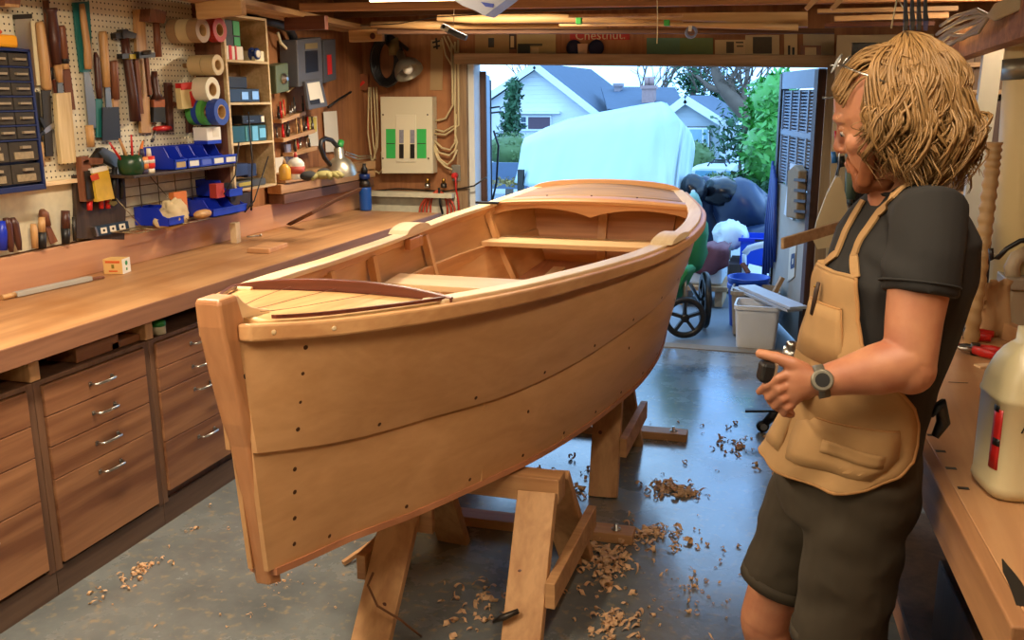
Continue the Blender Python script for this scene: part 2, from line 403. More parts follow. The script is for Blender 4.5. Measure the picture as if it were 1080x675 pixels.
def at_y(tab, y, side, dh=0, dz=0): return V((x0(y) + side * (hermite(tab, y, 1) + dh), y, hermite(tab, y, 2) + dz))
boat = thing('rowing_boat', 'unfinished pale wooden rowing boat with lapped planks resting on two sawhorses', 'boat', (-1.2, 3.5, .51))
NT = 44
def strake(name, lo, up, side, dlo, dup_, zlo=0, zup=0, bulge=.012, mat=M_ced):
    th = .012; out, inn = [], []
    for j in range(7):
        s = j / 6; ro, ri = [], []
        for i in range(NT + 1):
            t = i / NT
            a = at_t(lo, t, side, dlo, zlo); b = at_t(up, t, side, dup_, zup)
            p = a.lerp(b, s); bl = bulge * sin(pi * s) * min(1, t * 4, (1 - t) * 3 + .2)
            p.x += side * bl; ro.append(p); q = p.copy(); q.x -= side * th; ri.append(q)
        out.append(ro); inn.append(ri)
    rings = [[out[j][i] for j in range(7)] + [inn[j][i] for j in reversed(range(7))] for i in range(NT + 1)]
    m = MB(); m.loft(rings, smooth=True)
    o = part(m, name, mat, boat); return o
for sd in (1, -1):
    up = strake('upper_strake', LAP, SHEER, sd, .012, 0, 0, -.004, .010)
    lo = strake('lower_strake', CHINE, LAP, sd, 0, -.001, .004, .02, .014)
    # smooth shading must not round the plank edges
    for o in (up, lo):
        md = o.modifiers.new('split', 'EDGE_SPLIT'); md.split_angle = radians(50)
    def screw(tab, t, du, dz, par, s2):
        p = at_t(tab, t, s2, du, dz); q = off(par)
        hit = BVHTree.FromPolygons([v.co for v in par.data.vertices], [tuple(f.vertices) for f in par.data.polygons]).ray_cast(p - q + V((s2 * .3, 0, 0)), V((-s2, 0, 0)))
        if hit[0] is None: return
        p = hit[0] + q; n = hit[1] if hit[1].x * s2 > 0 else -hit[1]
        m = MB().lathe([(.006, -.004), (.006, .0010), (.003, .0016)], p, n, 8); part(m, 'screw', M_screw, par)
    if sd > 0:
        for k in range(13): screw(CHINE, .06 + k * .073, .004, .03, lo, sd)
        for k in range(9): screw(LAP, .1 + k * .10, .0135, .025, up, sd)
        for dz in (.05, .12, .19, .25): screw(CHINE, .025, .012, dz, lo, sd)
        for dz in (.05, .12, .19, .255): screw(LAP, .03, .012, dz, up, sd)
        for t in (.28, .5, .72): screw(LAP, t, -.004, -.09, lo, sd)
# flat bottom with a visible plank edge
bt = []
ys = [1.835 + (5.27 - 1.835) * i / 40 for i in range(41)]
rings = []
for y in ys:
    hb = hermite(CHINE, y, 1) + .006; z = hermite(CHINE, y, 2); c = x0(y)
    rings.append([V((c - hb, y, z - .012)), V((c, y, z - .02)), V((c + hb, y, z - .012)), V((c + hb, y, z + .006)), V((c, y, z + .0)), V((c - hb, y, z + .006))])
part(MB().loft(rings, smooth=False), 'bottom_planking', M_inner, boat)
# stem timber
prof = [(1.262, 1.703, 1.768, .030, .029), (1.25, 1.700, 1.770, .033, .031), (1.20, 1.703, 1.785, .034, .031), (1.08, 1.730, 1.80, .035, .031), (1.02, 1.745, 1.81, .036, .030), (.96, 1.757, 1.815, .036, .026), (.90, 1.775, 1.825, .036, .022), (.75, 1.800, 1.84, .036, .02), (.60, 1.82, 1.86, .035, .019), (.52, 1.832, 1.86, .034, .018)]
rings = []
for z, yf, yb, w, wf in prof:
    c = x0(1.75); ys_ = yf + max(.004, (w - wf) * 1.5 + .004)
    rings.append([V((c - w, yb, z)), V((c - w, ys_, z)), V((c - wf, yf, z)), V((c + wf, yf, z)), V((c + w, ys_, z)), V((c + w, yb, z))])
stem = part(MB().loft(rings, smooth=False), 'stem_post', M_firz, boat, .006)
c = x0(1.75)
part(MB().lathe([(.0105, -.002), (.0105, .0012), (.008, .0012)], (c + .036, 1.775, 1.075), (1, 0, 0), 16), 'painter_hole', M_black, stem)
kn = [(1.765, 1.14), (1.91, 1.15), (1.91, 1.198), (1.87, 1.208), (1.835, 1.220), (1.805, 1.238), (1.785, 1.256), (1.768, 1.259)]
part(MB().prism([(y - 1.8, z - 1.14) for y, z in kn], (c - .022, 1.8, 1.14), (0, 1, 0), (0, 0, 1), .044), 'stem_knee', M_ced2, boat, .004)
# gunwale caps, rub rails and inwales
for sd in (1, -1):
    def rail(name, dh0, dh1, z0, z1, mat, t0=.0, t1=1.0, bev=.004, ex=0):
        R = []
        for i in range(61):
            t = t0 + (t1 - t0) * i / 60; p = at_t(SHEER, t, sd)
            R.append([p + V((sd * dh0, 0, z0)), p + V((sd * dh1, 0, z0)), p + V((sd * dh1, 0, z1)), p + V((sd * dh0, 0, z1))])
        return part(MB().loft(R, smooth=False), name, mat, boat, bev)
    rail('gunwale_cap', -.058, .008, -.004, .016, M_ced2, .135)
    rub = rail('rub_rail', .0, .034, -.034, .006, M_fir, .0, 1, .006)
    rail('inwale', -.03, -.012, -.04, -.004, M_fir, .16)
    if sd > 0:
        for t in (.012, .045):
            p = at_t(SHEER, t, 1, .0345, -.014); part(MB().lathe([(.006, -.003), (.006, .0008), (.003, .001)], p, (1, -.6, 0), 10), 'plug', M_ced2, rub)
    # oarlock pad with a block under it
    a, b = at_y(SHEER, 3.86, sd), at_y(SHEER, 4.18, sd)
    pr = []
    for i in range(13):
        t = i / 12; p = at_y(SHEER, 3.86 + .32 * t, sd); hh = .030 * sin(pi * t) ** .55
        pr.append([p + V((sd * -.062, 0, .015)), p + V((sd * .03, 0, .015)), p + V((sd * .03, 0, .016 + hh)), p + V((sd * -.062, 0, .016 + hh))])
    pad = part(MB().loft(pr, smooth=False), 'oarlock_pad', M_ced2, boat, .003)
    q = at_y(SHEER, 3.98, sd, -.052, -.035); part(MB().box(q, (.03, .15, .05)), 'oarlock_block', M_firz, pad, .004)
M_rib = wood('pale_rib', '#e6b06c', '#d29850', 'z', .8, .5, .5)
# ribs up the inside of each side
def rib(y, sd):
    a = at_y(CHINE, min(y + .05, 5.2), sd, -.018, .0); l = at_y(LAP, y + .02, sd, -.020); b = at_y(SHEER, y, sd, -.030, -.03)
    part(MB().tube([a, l, b], [.024, .024, .022], 4, up=(1, 1, 0), smooth=False), 'rib', M_rib, boat)
for y in (2.55, 3.0, 3.48, 4.17, 4.93):
    for sd in (1, -1): rib(y, sd)
# seat risers, thwarts, keelson, bilge stringers
for sd in (1, -1):
    R = []
    for i in range(31):
        y = 2.9 + 2.05 * i / 30; hb = (hermite(LAP, y, 1) * .65 + hermite(SHEER, y, 1) * .35) - .03
        p = V((x0(y) + sd * hb, y, .868)); R.append([p + V((-.011, 0, -.03)), p + V((.011, 0, -.03)), p + V((.011, 0, .03)), p + V((-.011, 0, .03))])
    ri = part(MB().loft(R, smooth=False), 'seat_riser', M_fir, boat, .002)
def thwart(y0, y1, z):
    R = []
    for i in range(9):
        y = y0 + (y1 - y0) * i / 8; hb = hermite(LAP, y, 1) * .6 + hermite(SHEER, y, 1) * .4 - .022
        R.append([V((x0(y) - hb, y, z - .013)), V((x0(y) + hb, y, z - .013)), V((x0(y) + hb, y, z + .013)), V((x0(y) - hb, y, z + .013))])
    part(MB().loft(R, smooth=False), 'thwart', M_seat, boat, .003)
thwart(3.57, 3.80, .912); thwart(4.80, 5.06, .912)
def along(name, dxs, w, t, y0, y1, mat, dz=.02):
    R = []
    for i in range(25):
        y = y0 + (y1 - y0) * i / 24; p = V((x0(y) + dxs(y), y, hermite(CHINE, y, 2) + dz))
        R.append([p + V((-w / 2, 0, 0)), p + V((w / 2, 0, 0)), p + V((w / 2, 0, t)), p + V((-w / 2, 0, t))])
    part(MB().loft(R, smooth=False), name, mat, boat, .002)
along('keelson', lambda y: 0, .09, .022, 2.1, 5.2, M_ced2, .002)
for sd in (1, -1): along('bilge_stringer', lambda y: sd * (hermite(CHINE, y, 1) * .55), .07, .02, 2.5, 5.15, M_ced2, .004)
# transom with an arched top and its inner post
zl, zs = CHINE[-1][2], SHEER[-1][2]; yc, ysr = CHINE[-1][0], SHEER[-1][0]; hs, hl, hc = SHEER[-1][1], LAP[-1][1], CHINE[-1][1]
top = [(hs * cos(pi * k / 14), zs + .004 + .062 * sin(pi * k / 14) ** .8) for k in range(15)]
outl = [(hc, zl - .01), (hl, LAP[-1][2])] + top + [(-hl, LAP[-1][2]), (-hc, zl - .01)]
yt = lambda z: yc + (ysr - yc) * (z - zl) / (zs - zl)
r0 = [V((x0(5.3) + x, yt(z) - .004, z)) for x, z in outl]; r1 = [p + V((0, .03, 0)) for p in r0]
part(MB().loft([r0, r1], smooth=False), 'transom', M_firx, boat, .003)
part(MB().beam((x0(5.2), yt(.66) - .02, .64), (x0(5.3), yt(1.1) - .02, 1.09), .05, .03, (0, 1, 0)), 'transom_post', M_ced, boat, .003)
# stern deck, its scalloped beam
yb_ = 5.02; hbb = hermite(SHEER, yb_, 1) - .014; zb = hermite(SHEER, yb_, 2)
def crown(u, h): return h * (1 - u * u)
topb = [(hbb * (k / 8 - 1), zb + .005 + crown(k / 8 - 1, .022)) for k in range(17)]
botb = []
for k in range(17):
    u = 1 - k / 8; w = abs(u); botb.append((hbb * u, zb - .062 + .045 * sin(pi * min(1, w)) ** .7 * (1 if w < 1 else 0)))
R0 = [V((x0(yb_) + x, yb_ - .022, z)) for x, z in topb + botb]
part(MB().loft([R0, [p + V((0, .03, 0)) for p in R0]], smooth=False), 'deck_beam', M_firx, boat, .002)
G = []
for i in range(9):
    y = 5.005 + (5.315 - 5.005) * i / 8; hb = hermite(SHEER, y, 1) - .004; z = hermite(SHEER, y, 2)
    G.append([V((x0(y) + hb * (k / 8 - 1), y, z + .008 + crown(k / 8 - 1, .022 + .02 * i / 8))) for k in range(17)])
part(MB().sheet(G[2:], .012), 'stern_deck', M_deckd, boat)
fr = [[p + V((0, 0, .004)) for p in row] for row in G[:3]]; fr[0] = [p + V((0, -.03, -.004)) for p in fr[0]]
db = part(MB().sheet(fr, .016), 'deck_front_plank', M_firx, boat)
for u in (-.45, 0, .45):
    y = 5.03; part(MB().lathe([(.006, -.002), (.006, .0015)], (x0(y) + hbb * u, y - .01, zb + .034 + crown(u, .022)), (0, -.25, 1), 8), 'screw', M_screw, db)
part(MB().box(at_y(SHEER, 4.93, -1, -.03, .022), (.13, .03, .012)), 'black_strap', M_black, boat, .003)
# foredeck and the mahogany coaming behind it
G = []
for i in range(15):
    y = 1.80 + (2.262 - 1.80) * i / 14; hb = hermite(SHEER, y, 1) - .006; z = hermite(SHEER, y, 2)
    G.append([V((x0(y) + hb * (k / 8 - 1), y, z + .006 + crown(k / 8 - 1, .009))) for k in range(17)])
fd = part(MB().sheet(G, .012), 'foredeck', M_deckp, boat)
for sd in (1, -1):
    R = []
    for i in range(15):
        y = 1.83 + .42 * i / 14; p = at_y(SHEER, y, sd, -.007, .019); R.append([p + V((-.006, 0, -.006)), p + V((.006, 0, -.006)), p + V((.006, 0, .0025)), p + V((-.006, 0, .0025))])
    part(MB().loft(R, smooth=False), 'deck_edge_strip', M_maho, fd)
R = []
hc_ = .330
for k in range(25):
    u = k / 12 - 1; x = x0(2.26) + hc_ * u; y = 2.262 - .012 * u * u + .016; z0_ = 1.158 + crown(u, .009); hh = .014 + .020 * (1 - abs(u) ** 2.2)
    R.append([V((x, y - .009, z0_)), V((x, y + .009, z0_)), V((x, y + .009, z0_ + hh)), V((x, y - .009, z0_ + hh))])
part(MB().loft(R, smooth=False), 'coaming', M_maho, boat, .002)

# ------------------------------------------------------------------ sawhorses
M_horse = wood('sawhorse_pine', '#dfa765', '#c08648', 'z', .8, .6, .7)
M_horsex = wood('sawhorse_pine_cross', '#d9a05f', '#bb8144', 'x', .9, .6, .7)
def sawhorse(label, xl, xr, yf0, yf1, yr0, yr1, zt, group):
    h = thing('sawhorse', label, 'sawhorse', ((xl + xr) / 2, (yf0 + yr0) / 2, 0), group)
    ym = (yf1 + yr1) / 2
    part(MB().beam((xl - .06, ym, zt - .045), (xr + .06, ym, zt - .045), .085, .085), 'top_beam', M_horsex, h, .004)
    for x, dx in ((xl, -.03), (xr, .02)):
        lg = part(MB().beam((x + dx, yf0, 0), (x, yf1, zt - .035), .125, .036, (0, 1, .3)), 'leg', M_horse, h, .003)
        for (t, sx) in ((.25, .02), (.55, -.025)):
            p = V((x + dx, yf0, 0)).lerp(V((x, yf1, zt - .035)), t)
            part(MB().lathe([(.011, -.001), (.008, .001), (.001, .0014)], p + V((sx, -.0188, -.001)), (0, -1, .45), 10), 'knot', M_maho, lg)
        part(MB().beam((x + dx, yr0, 0), (x, yr1, zt - .035), .125, .036, (0, 1, -.3)), 'leg', M_horse, h, .003)
        z = .21; a = V((x + dx, yf0, 0)).lerp(V((x, yf1, zt)), z / zt); b = V((x + dx, yr0, 0)).lerp(V((x, yr1, zt)), z / zt)
        part(MB().beam(a + V((.08 if x == xr else -.08, -.03, 0)), b + V((.08 if x == xr else -.08, .06, .0)), .032, .085), 'side_brace', M_horsex, h, .003)
    part(MB().bb((xl - .02, yf1 - .06, zt - .20), (xl + .1, yf1 - .035, zt - .08)), 'gusset', M_horsex, h, .003)
    return h
h1 = sawhorse('near pine sawhorse under the bow of the boat', -1.20, -.76, 2.42, 2.70, 3.17, 2.86, .492, 'pine sawhorses under the boat')
h2 = sawhorse('far pine sawhorse under the stern half of the boat', -1.55, -.78, 3.74, 3.95, 4.40, 4.12, .505, 'pine sawhorses under the boat')
for u in (-.42, .02, .45):
    R = []
    for i in range(13):
        y = 1.84 + .40 * i / 12; hb = hermite(SHEER, y, 1) - .006; R.append([V((x0(y) + hb * u + q[0] * .0012, y, hermite(SHEER, y, 2) + .0185 + crown(u, .009) + q[1] * .0008)) for q in ((-1, 0), (1, 0), (1, 1), (-1, 1))])
    part(MB().loft(R, smooth=False), 'plank_seam', M_maho, fd)
# long foot boards on the floor behind each horse, each with a bolt
M_bolt = plain('zinc_bolt', '#c9cccc', .3, 1)
def foot_board(x_0, x_1, y, label):
    b = thing('foot_board', label, 'board', ((x_0 + x_1) / 2, y, 0), 'foot boards on the floor')
    part(MB().beam((x_0, y, .02), (x_1, y + .03, .02), .09, .04), 'plank', M_horsex, b, .003)
    bo = part(MB().lathe([(.02, 0), (.02, .003), (.009, .004), (.009, .022), (.006, .024)], (x_1 - .07, y + .027, .04), (0, 0, 1), 8), 'bolt', M_bolt, b)
foot_board(-1.42, -.56, 3.34, 'pale foot board with a bolt on the floor behind the near sawhorse')
foot_board(-1.5, -.50, 4.52, 'pale foot board with a bolt on the floor behind the far sawhorse')
nl = MB().beam((-.845, 2.505, .155), (-.78, 2.42, .185), .011, .011)
nl = MB().tube([(-.83, 2.45, .13), (-.80, 2.45, .15), (-.755, 2.468, .17)], [.004, .011, .008], 8)
solo(nl, 'peg', M_dsteel, 'small dark peg stuck in the near sawhorse leg', 'peg')
w = MB().tube([(-1.22, 2.44, .24), (-1.235, 2.43, .2), (-1.20, 2.42, .14), (-1.13, 2.44, .09), (-1.10, 2.46, .05), (-1.09, 2.5, .006)], .004, 6)
solo(w, 'wire', plain('brown_wire', '#7a4c2a', .6), 'brown wire drooping from the left leg of the near sawhorse to the floor', 'wire')
st = MB().beam((-1.55, 2.86, .012), (-1.29, 3.3, .16), .016, .016)
solo(st, 'wooden_stick', M_horsex, 'thin wooden stick leaning on the rear leg of the near sawhorse', 'stick')
# wood shavings lying on the floor
M_shav = plain('curled_shaving', '#dfb488', .7, var=.2, scale=30)
def shaving(mb, p, s, a):
    R = rotz(a); n = rnd.randint(6, 11); turn = rnd.uniform(2.5, 7); s *= 1.25; w = s * rnd.uniform(.3, .6); g = []
    tl = rnd.uniform(-.4, .4)
    for i in range(n):
        th = turn * i / (n - 1); r = s * (.25 + .25 * i / n)
        c = V((r * cos(th), i * s * .12 * tl * 4, r * sin(th) + r)); g.append([p + R @ (c + V((0, -w / 2, 0))), p + R @ (c + V((0, w / 2, 0)))])
    z = min(q.z for row in g for q in row); g = [[q - V((0, 0, z - .001)) for q in row] for row in g]
    mb.sheet(g)
def pile(cx, cy, rx, ry, n, smin, smax, label):
    mb = MB()
    for _ in range(n):
        a, r = rnd.uniform(0, 2 * pi), abs(rnd.gauss(0, .5)); p = V((cx + rx * r * cos(a), cy + ry * r * sin(a), rnd.uniform(0, .03) * max(0, 1 - r)))
        shaving(mb, p, rnd.uniform(smin, smax), rnd.uniform(0, 6.28))
    solo(mb, 'wood_shavings', M_shav, label, 'shavings', 'heaps of shavings on the floor', 'stuff')
pile(-.62, 3.16, .16, .26, 170, .012, .034, 'orange heap of shavings beside the near foot board')
pile(-.50, 3.9, .18, .12, 90, .012, .03, 'heap of shavings to the right of the far sawhorse')
pile(-.50, 3.45, .16, .12, 70, .012, .03, 'small heap of shavings between the two foot boards')
pile(-.52, 2.75, .12, .2, 80, .01, .026, 'loose shavings on the floor right of the near sawhorse leg')
pile(-.98, 2.75, .22, .25, 46, .012, .03, 'curled shavings on the floor under the bow between the near sawhorse legs')
pile(-1.02, 3.85, .3, .3, 60, .012, .034, 'shavings under the boat between the two sawhorses')
pile(-.25, 4.5, .4, .6, 60, .01, .025, 'thin scatter of shavings on the floor near the doorway')
pile(-2.25, 2.62, .10, .5, 60, .008, .02, 'shavings swept against the cabinet plinth')
pile(-.3, 3.1, .35, .7, 70, .006, .018, 'fine scatter of shavings on the bluish floor beside the man')
pile(-1.7, 2.7, .4, .5, 40, .004, .012, 'sparse crumbs of shavings on the floor left of the bow')
# ------------------------------------------------------------------ long bench on the left
M_bench = wood('bench_maple', '#c58e50', '#a46e38', 'y', .45, .5, .6, stain='#99622e')
M_bedge = wood('bench_edge', '#9a6540', '#7a4a2c', 'y', .8, .6, .8)
M_cab = wood('cabinet_fir_ply', '#b07644', '#824d28', 'y', .5, .5, 1.1)
M_stile = wood('grey_brown_stile', '#80583a', '#634127', 'z', .8, .65, .8)
M_plinth = wood('dark_plinth', '#6d503a', '#543b2a', 'y', .7, .7, .8)
M_splash = wood('splash_ply', '#cf9360', '#b5744a', 'y', .4, .5, .6)
XC = -2.40   # face of the cabinets
bench = thing('workbench', 'long wooden worktop along the pegboard wall with a raised back board', 'workbench', (-2.7, 4, .86))
part(MB().bb((-3.045, .6, .86), (-2.36, 5.95, .926)), 'worktop', M_bench, bench, .004)
part(MB().bb((-2.361, .6, .858), (-2.352, 5.95, .928)), 'front_edge', M_bedge, bench, .002)
part(MB().bb((-3.045, .6, .926), (-3.02, 6.2, 1.075)), 'back_board', M_splash, bench, .003)
for y in (1.86, 2.40, 2.98, 3.57, 4.15):
    part(MB().bb((-2.62, y - .022, .775), (-2.402, y + .022, .859)), 'spacer_block', M_horse, bench, .003)
def pull(p, par):
    """bow pull handle: bar on two posts"""
    m = MB(); L_ = .055
    m.tube([p + V((0, -L_, 0)), p + V((.024, -L_ + .004, 0)), p + V((.03, -L_ + .014, 0)), p + V((.032, 0, 0)), p + V((.03, L_ - .014, 0)), p + V((.024, L_ - .004, 0)), p + V((0, L_, 0))], [.0035, .0035, .0048, .0048, .0048, .0035, .0035], 8)
    m.box(p + V((.0015, -L_, 0)), (.003, .014, .014)); m.box(p + V((.0015, L_, 0)), (.003, .014, .014))
    part(m, 'handle', M_steel, par)
def drawer_unit(y0, y1, rows, label, st0=True):
    u = thing('drawer_cabinet', label, 'cabinet', (XC - .25, (y0 + y1) / 2, 0), 'drawer cabinets under the long worktop')
    part(MB().bb((XC - .5, y0, .1), (XC - .02, y1, .772)), 'body', M_stile, u)
    part(MB().bb((XC - .022, y0, .09), (XC - .004, y0 + .03, .772)).bb((XC - .022, y1 - .03, .09), (XC - .004, y1, .772)).bb((XC - .022, y0 + .03, .755), (XC - .004, y1 - .03, .772)), 'face_frame', M_stile, u, .002)
    part(MB().bb((XC - .03, y0, 0), (XC - .006, y1, .1)), 'plinth', M_plinth, u)
    for a, b in rows:
        d = part(MB().bb((XC - .019, y0 + .034, a), (XC + .004, y1 - .034, b)), 'drawer', M_cab, u, .002)
        zz = b - min(.05, (b - a) * .42) if b - a > .2 else (a + b) / 2
        pull(V((XC + .004, (y0 + y1) / 2 + .01, zz)), d)
    return u
drawer_unit(1.78, 2.385, [(.635, .75), (.525, .632), (.37, .522), (.115, .367)], 'drawer cabinet under the worktop cut off by the photo edge, with wide blank drawers')
drawer_unit(2.388, 2.968, [(.645, .75), (.535, .642), (.418, .532), (.11, .415)], 'middle drawer cabinet under the worktop with four bar handles and one deep drawer')
drawer_unit(2.971, 3.555, [(.65, .75), (.555, .647), (.345, .552), (.135, .342)], 'drawer cabinet under the worktop nearest the bow of the boat with two deep drawers')
drawer_unit(3.558, 4.145, [(.64, .75), (.53, .637), (.36, .527), (.12, .357)], 'drawer cabinet under the worktop hidden behind the boat')
cn = thing('tin', 'small green and white tin lying under the worktop edge', 'tin', (-2.43, 3.07, .773))
part(MB().lathe([(.028, 0), (.028, .05)], (-2.43, 3.07, .775), (0, 0, 1), 18), 'can', plain('tin_label', '#d9d2b0', .5), cn)
part(MB().lathe([(.029, 0), (.029, .018), (.012, .02)], (-2.43, 3.07, .807), (0, 0, 1), 18), 'lid', M_green, cn)
for y, w_, l in ((2.62, .1, 'offcut block pushed into the gap under the worktop above the middle cabinet'), (2.8, .05, 'thin offcut in the gap under the worktop beside the spacer')):
    solo(MB().bb((-2.57, y, .774), (-2.43, y + w_ + .12, .774 + w_ * .55)), 'wood_offcut', M_cab, l, 'offcut', 'offcuts in the gap under the worktop', bev=.003)

# things on the bench top
Zb = .9265
def bpt(x, y, z=Zb): return atz(x, y, z)
bx = thing('cardboard_box', 'small tan and white box with orange print on the worktop', 'box', tuple(bpt(126, 289)))
c = bpt(124, 287.5); c.z = Zb
R = rotz(radians(13)); BX = lambda x, y, z: c + R @ V((x, y, z))
part(MB().box(BX(0, 0, .033), (.088, .075, .066), R), 'carton', plain('tan_card', '#e0b56e', .7, var=.04), bx, .0015)
part(MB().box(BX(.0442, 0, .033), (.001, .0745, .0655), R), 'side_panel', plain('white_card', '#e9e6da', .6, var=.02), bx)
M_orp = plain('orange_print', '#d5622a', .6); M_grp = plain('green_print', '#2b8a48', .6)
part(MB().box(BX(0, -.038, .054), (.066, .001, .010), R), 'print_band', M_orp, bx)
part(MB().box(BX(0, -.038, .034), (.012, .001, .018), R), 'print_mark', plain('olive_print', '#8a7a2a', .6), bx)
part(MB().box(BX(0, -.038, .013), (.040, .001, .006), R), 'print_line', M_orp, bx)
part(MB().lathe([(.011, -.001), (.011, .0006)], BX(.0447, .0, .045), R @ V((1, 0, 0)), 16), 'green_logo', M_grp, bx)
part(MB().box(BX(.0447, 0, .018), (.001, .012, .012), R), 'green_mark', M_grp, bx)
# long sanding stick lying on the bench
a, b = bpt(2, 317), bpt(109, 293.5)
sk = thing('sanding_stick', 'long grey sanding stick with a wooden grip lying on the worktop', 'sanding stick', tuple(a.lerp(b, .5)))
d = (b - a)
part(MB().tube([a + V((0, 0, .012)), a.lerp(b, .12) + V((0, 0, .012))], .011, 8), 'grip', M_handle_tan, sk)
part(MB().beam(a.lerp(b, .12) + V((0, 0, .012)), a.lerp(b, .86) + V((0, 0, .012)), .03, .02), 'body', plain('grey_abrasive', '#a8a49a', .6), sk, .003)
part(MB().beam(a.lerp(b, .86) + V((0, 0, .009)), b + V((0, 0, .006)), .02, .01), 'tip', M_handle_br, sk, .002)
M_brdo = wood('orange_offcut', '#d59a5e', '#bd8044', 'x', .8, .5)
# upright block and the flat board beyond it
p = bpt(249, 256); solo(MB().box((p.x, p.y, Zb + .055), (.035, .062, .11), rotz(.2)), 'wood_block', M_ced2, 'small pale wood block standing upright on the worktop against the back board', 'block', bev=.003)
p = bpt(275, 264); solo(MB().box((p.x + .03, p.y + .02, Zb + .012), (.12, .22, .024), rotz(.1)), 'board_offcut', M_brdo, 'flat square board offcut lying on the worktop beyond the upright block', 'offcut', bev=.003)
p = bpt(262, 251); m = MB().tube([p + V((-.01, 0, .006)), p + V((.03, .06, .006))], .004, 8).ell(p + V((.035, .07, .008)), .008); solo(m, 'screw_hook', M_steel, 'small steel hook lying on the worktop behind the upright block', 'hook')
# stack of thick boards at the far end of the bench, against the wall
M_brd = wood('stacked_board', '#cfa068', '#ab7a45', 'y', .8, .55, .6); M_brd_d = wood('stacked_walnut', '#7d5238', '#5f3b27', 'y', .8, .55, .6)
for k, (x1, y0, y1, mt, nm) in enumerate(((-2.935, 4.93, 6.15, M_brd_d, 'bottom dark'), (-2.945, 4.92, 6.20, M_brd, 'middle pale'), (-2.93, 4.95, 6.18, M_brd, 'top pale'))):
    z = Zb + .15 + k * .06
    solo(MB().bb((-3.04, y0, z), (x1, y1, z + .056)), 'stacked_board', mt, nm + ' board in the stack at the far end of the worktop', 'board', 'boards stacked at the far end of the worktop', bev=.004)
# curved dark strip leaning from the bench up to the boards
pts = [bpt(306, 236, Zb + .02), atx(330, 224, -2.76), atx(352, 212, -2.72), atx(379, 200, -2.70)]
solo(MB().tube(pts, [(.03, .012)] * 4, 4, smooth=False), 'walnut_strip', M_brd_d, 'long dark walnut strip lying askew across the worktop beside the board stack', 'strip')
a = bpt(345, 222); m = MB()
for k, (dx, dy, z, l, r) in enumerate(((0, 0, .012, .34, .5), (.03, .05, .03, .26, .75))):
    q = a + V((dx, dy, 0)); q.z = Zb + z
    solo(MB().box(q, (.07, l, .014), rotz(-r)), 'cedar_offcut', M_brd, ('lower' if k == 0 else 'upper') + ' of two thin cedar offcuts lying on the worktop by the blue bottle', 'offcut', bev=.002)
# bottle, glue, gloves
def bottle(name, px, py, z, prof, label, mats, scale=1):
    p = bpt(px, py, z); t = thing(name, label, 'bottle', (p.x, p.y, z)); n0 = 0
    for nm, mt, pr in prof: part(MB().lathe([(r * scale, h * scale) for r, h in pr], (p.x, p.y, z + .001), (0, 0, 1), 18), nm, mt, t)
    return t
M_dblue = plain('dark_blue_plastic', '#12306e', .35)
bottle('spray_bottle', 386, 222, Zb, [('body', plain('bright_blue_bottle', '#1f55a8', .35), [(.04, 0), (.042, .01), (.042, .15), (.04, .16)]), ('shoulder', M_dsteel, [(.04, .16), (.038, .19), (.022, .215)]), ('band', M_dblue, [(.037, .215), (.037, .25)]), ('cap', M_black, [(.022, .25), (.022, .285), (.012, .30), (.012, .32)])], 'blue bottle with a dark top standing at the far end of the worktop', None)
ZS = Zb + .327
bottle('glue_bottle', 301, 190, ZS, [('body', plain('mustard_plastic', '#d8a13c', .4), [(.03, 0), (.032, .01), (.032, .06), (.024, .075), (.012, .085)]), ('nozzle', M_handle_tan, [(.011, .085), (.004, .11)])], 'yellow squeeze bottle on the board stack', None)
gb = bottle('glue_bottle', 313, 189, ZS, [('body', plain('white_plastic', '#d5d0c4', .4), [(.042, 0), (.044, .004), (.045, .01), (.045, .08), (.0445, .085), (.042, .092), (.03, .107), (.015, .113), (.014, .118)]), ('label', plain('red_label', '#b04a3a', .6), [(.0456, .03), (.0456, .07)]), ('nozzle', plain('red_tip', '#b3362c', .5), [(.012, .115), (.004, .145)])], 'white glue bottle with a red label band on the board stack', None)
gl = thing('work_gloves', 'pair of crumpled yellow and black work gloves on the board stack', 'gloves', tuple(bpt(338, 192, ZS)))
p = bpt(336, 190, ZS)
m = MB()
for (dx, dy, ang, L_) in ((.05, .02, -.4, .1), (.05, .05, -.1, .12), (.05, .08, .2, .11), (.04, .11, .5, .09), (.0, -.02, -1.2, .08)):
    q = p + V((dx * .6, dy, .024)); e = q + V((cos(ang) * L_ * .6, sin(ang) * L_, -.012)); m.tube([q, q.lerp(e, .6) + V((0, 0, .01)), e], [.016, .015, .010], 8)
m.ell(p + V((.02, .03, .026)), (.05, .07, .024)); part(m, 'palm', plain('yellow_glove', '#948a52', .8, var=.2), gl)
part(MB().ell(p + V((-.02, -.07, .028)), (.04, .06, .026)).ell(p + V((.0, .06, .04)), (.03, .05, .02)), 'cuff', plain('charcoal_knit', '#2c2b2a', .9), gl)
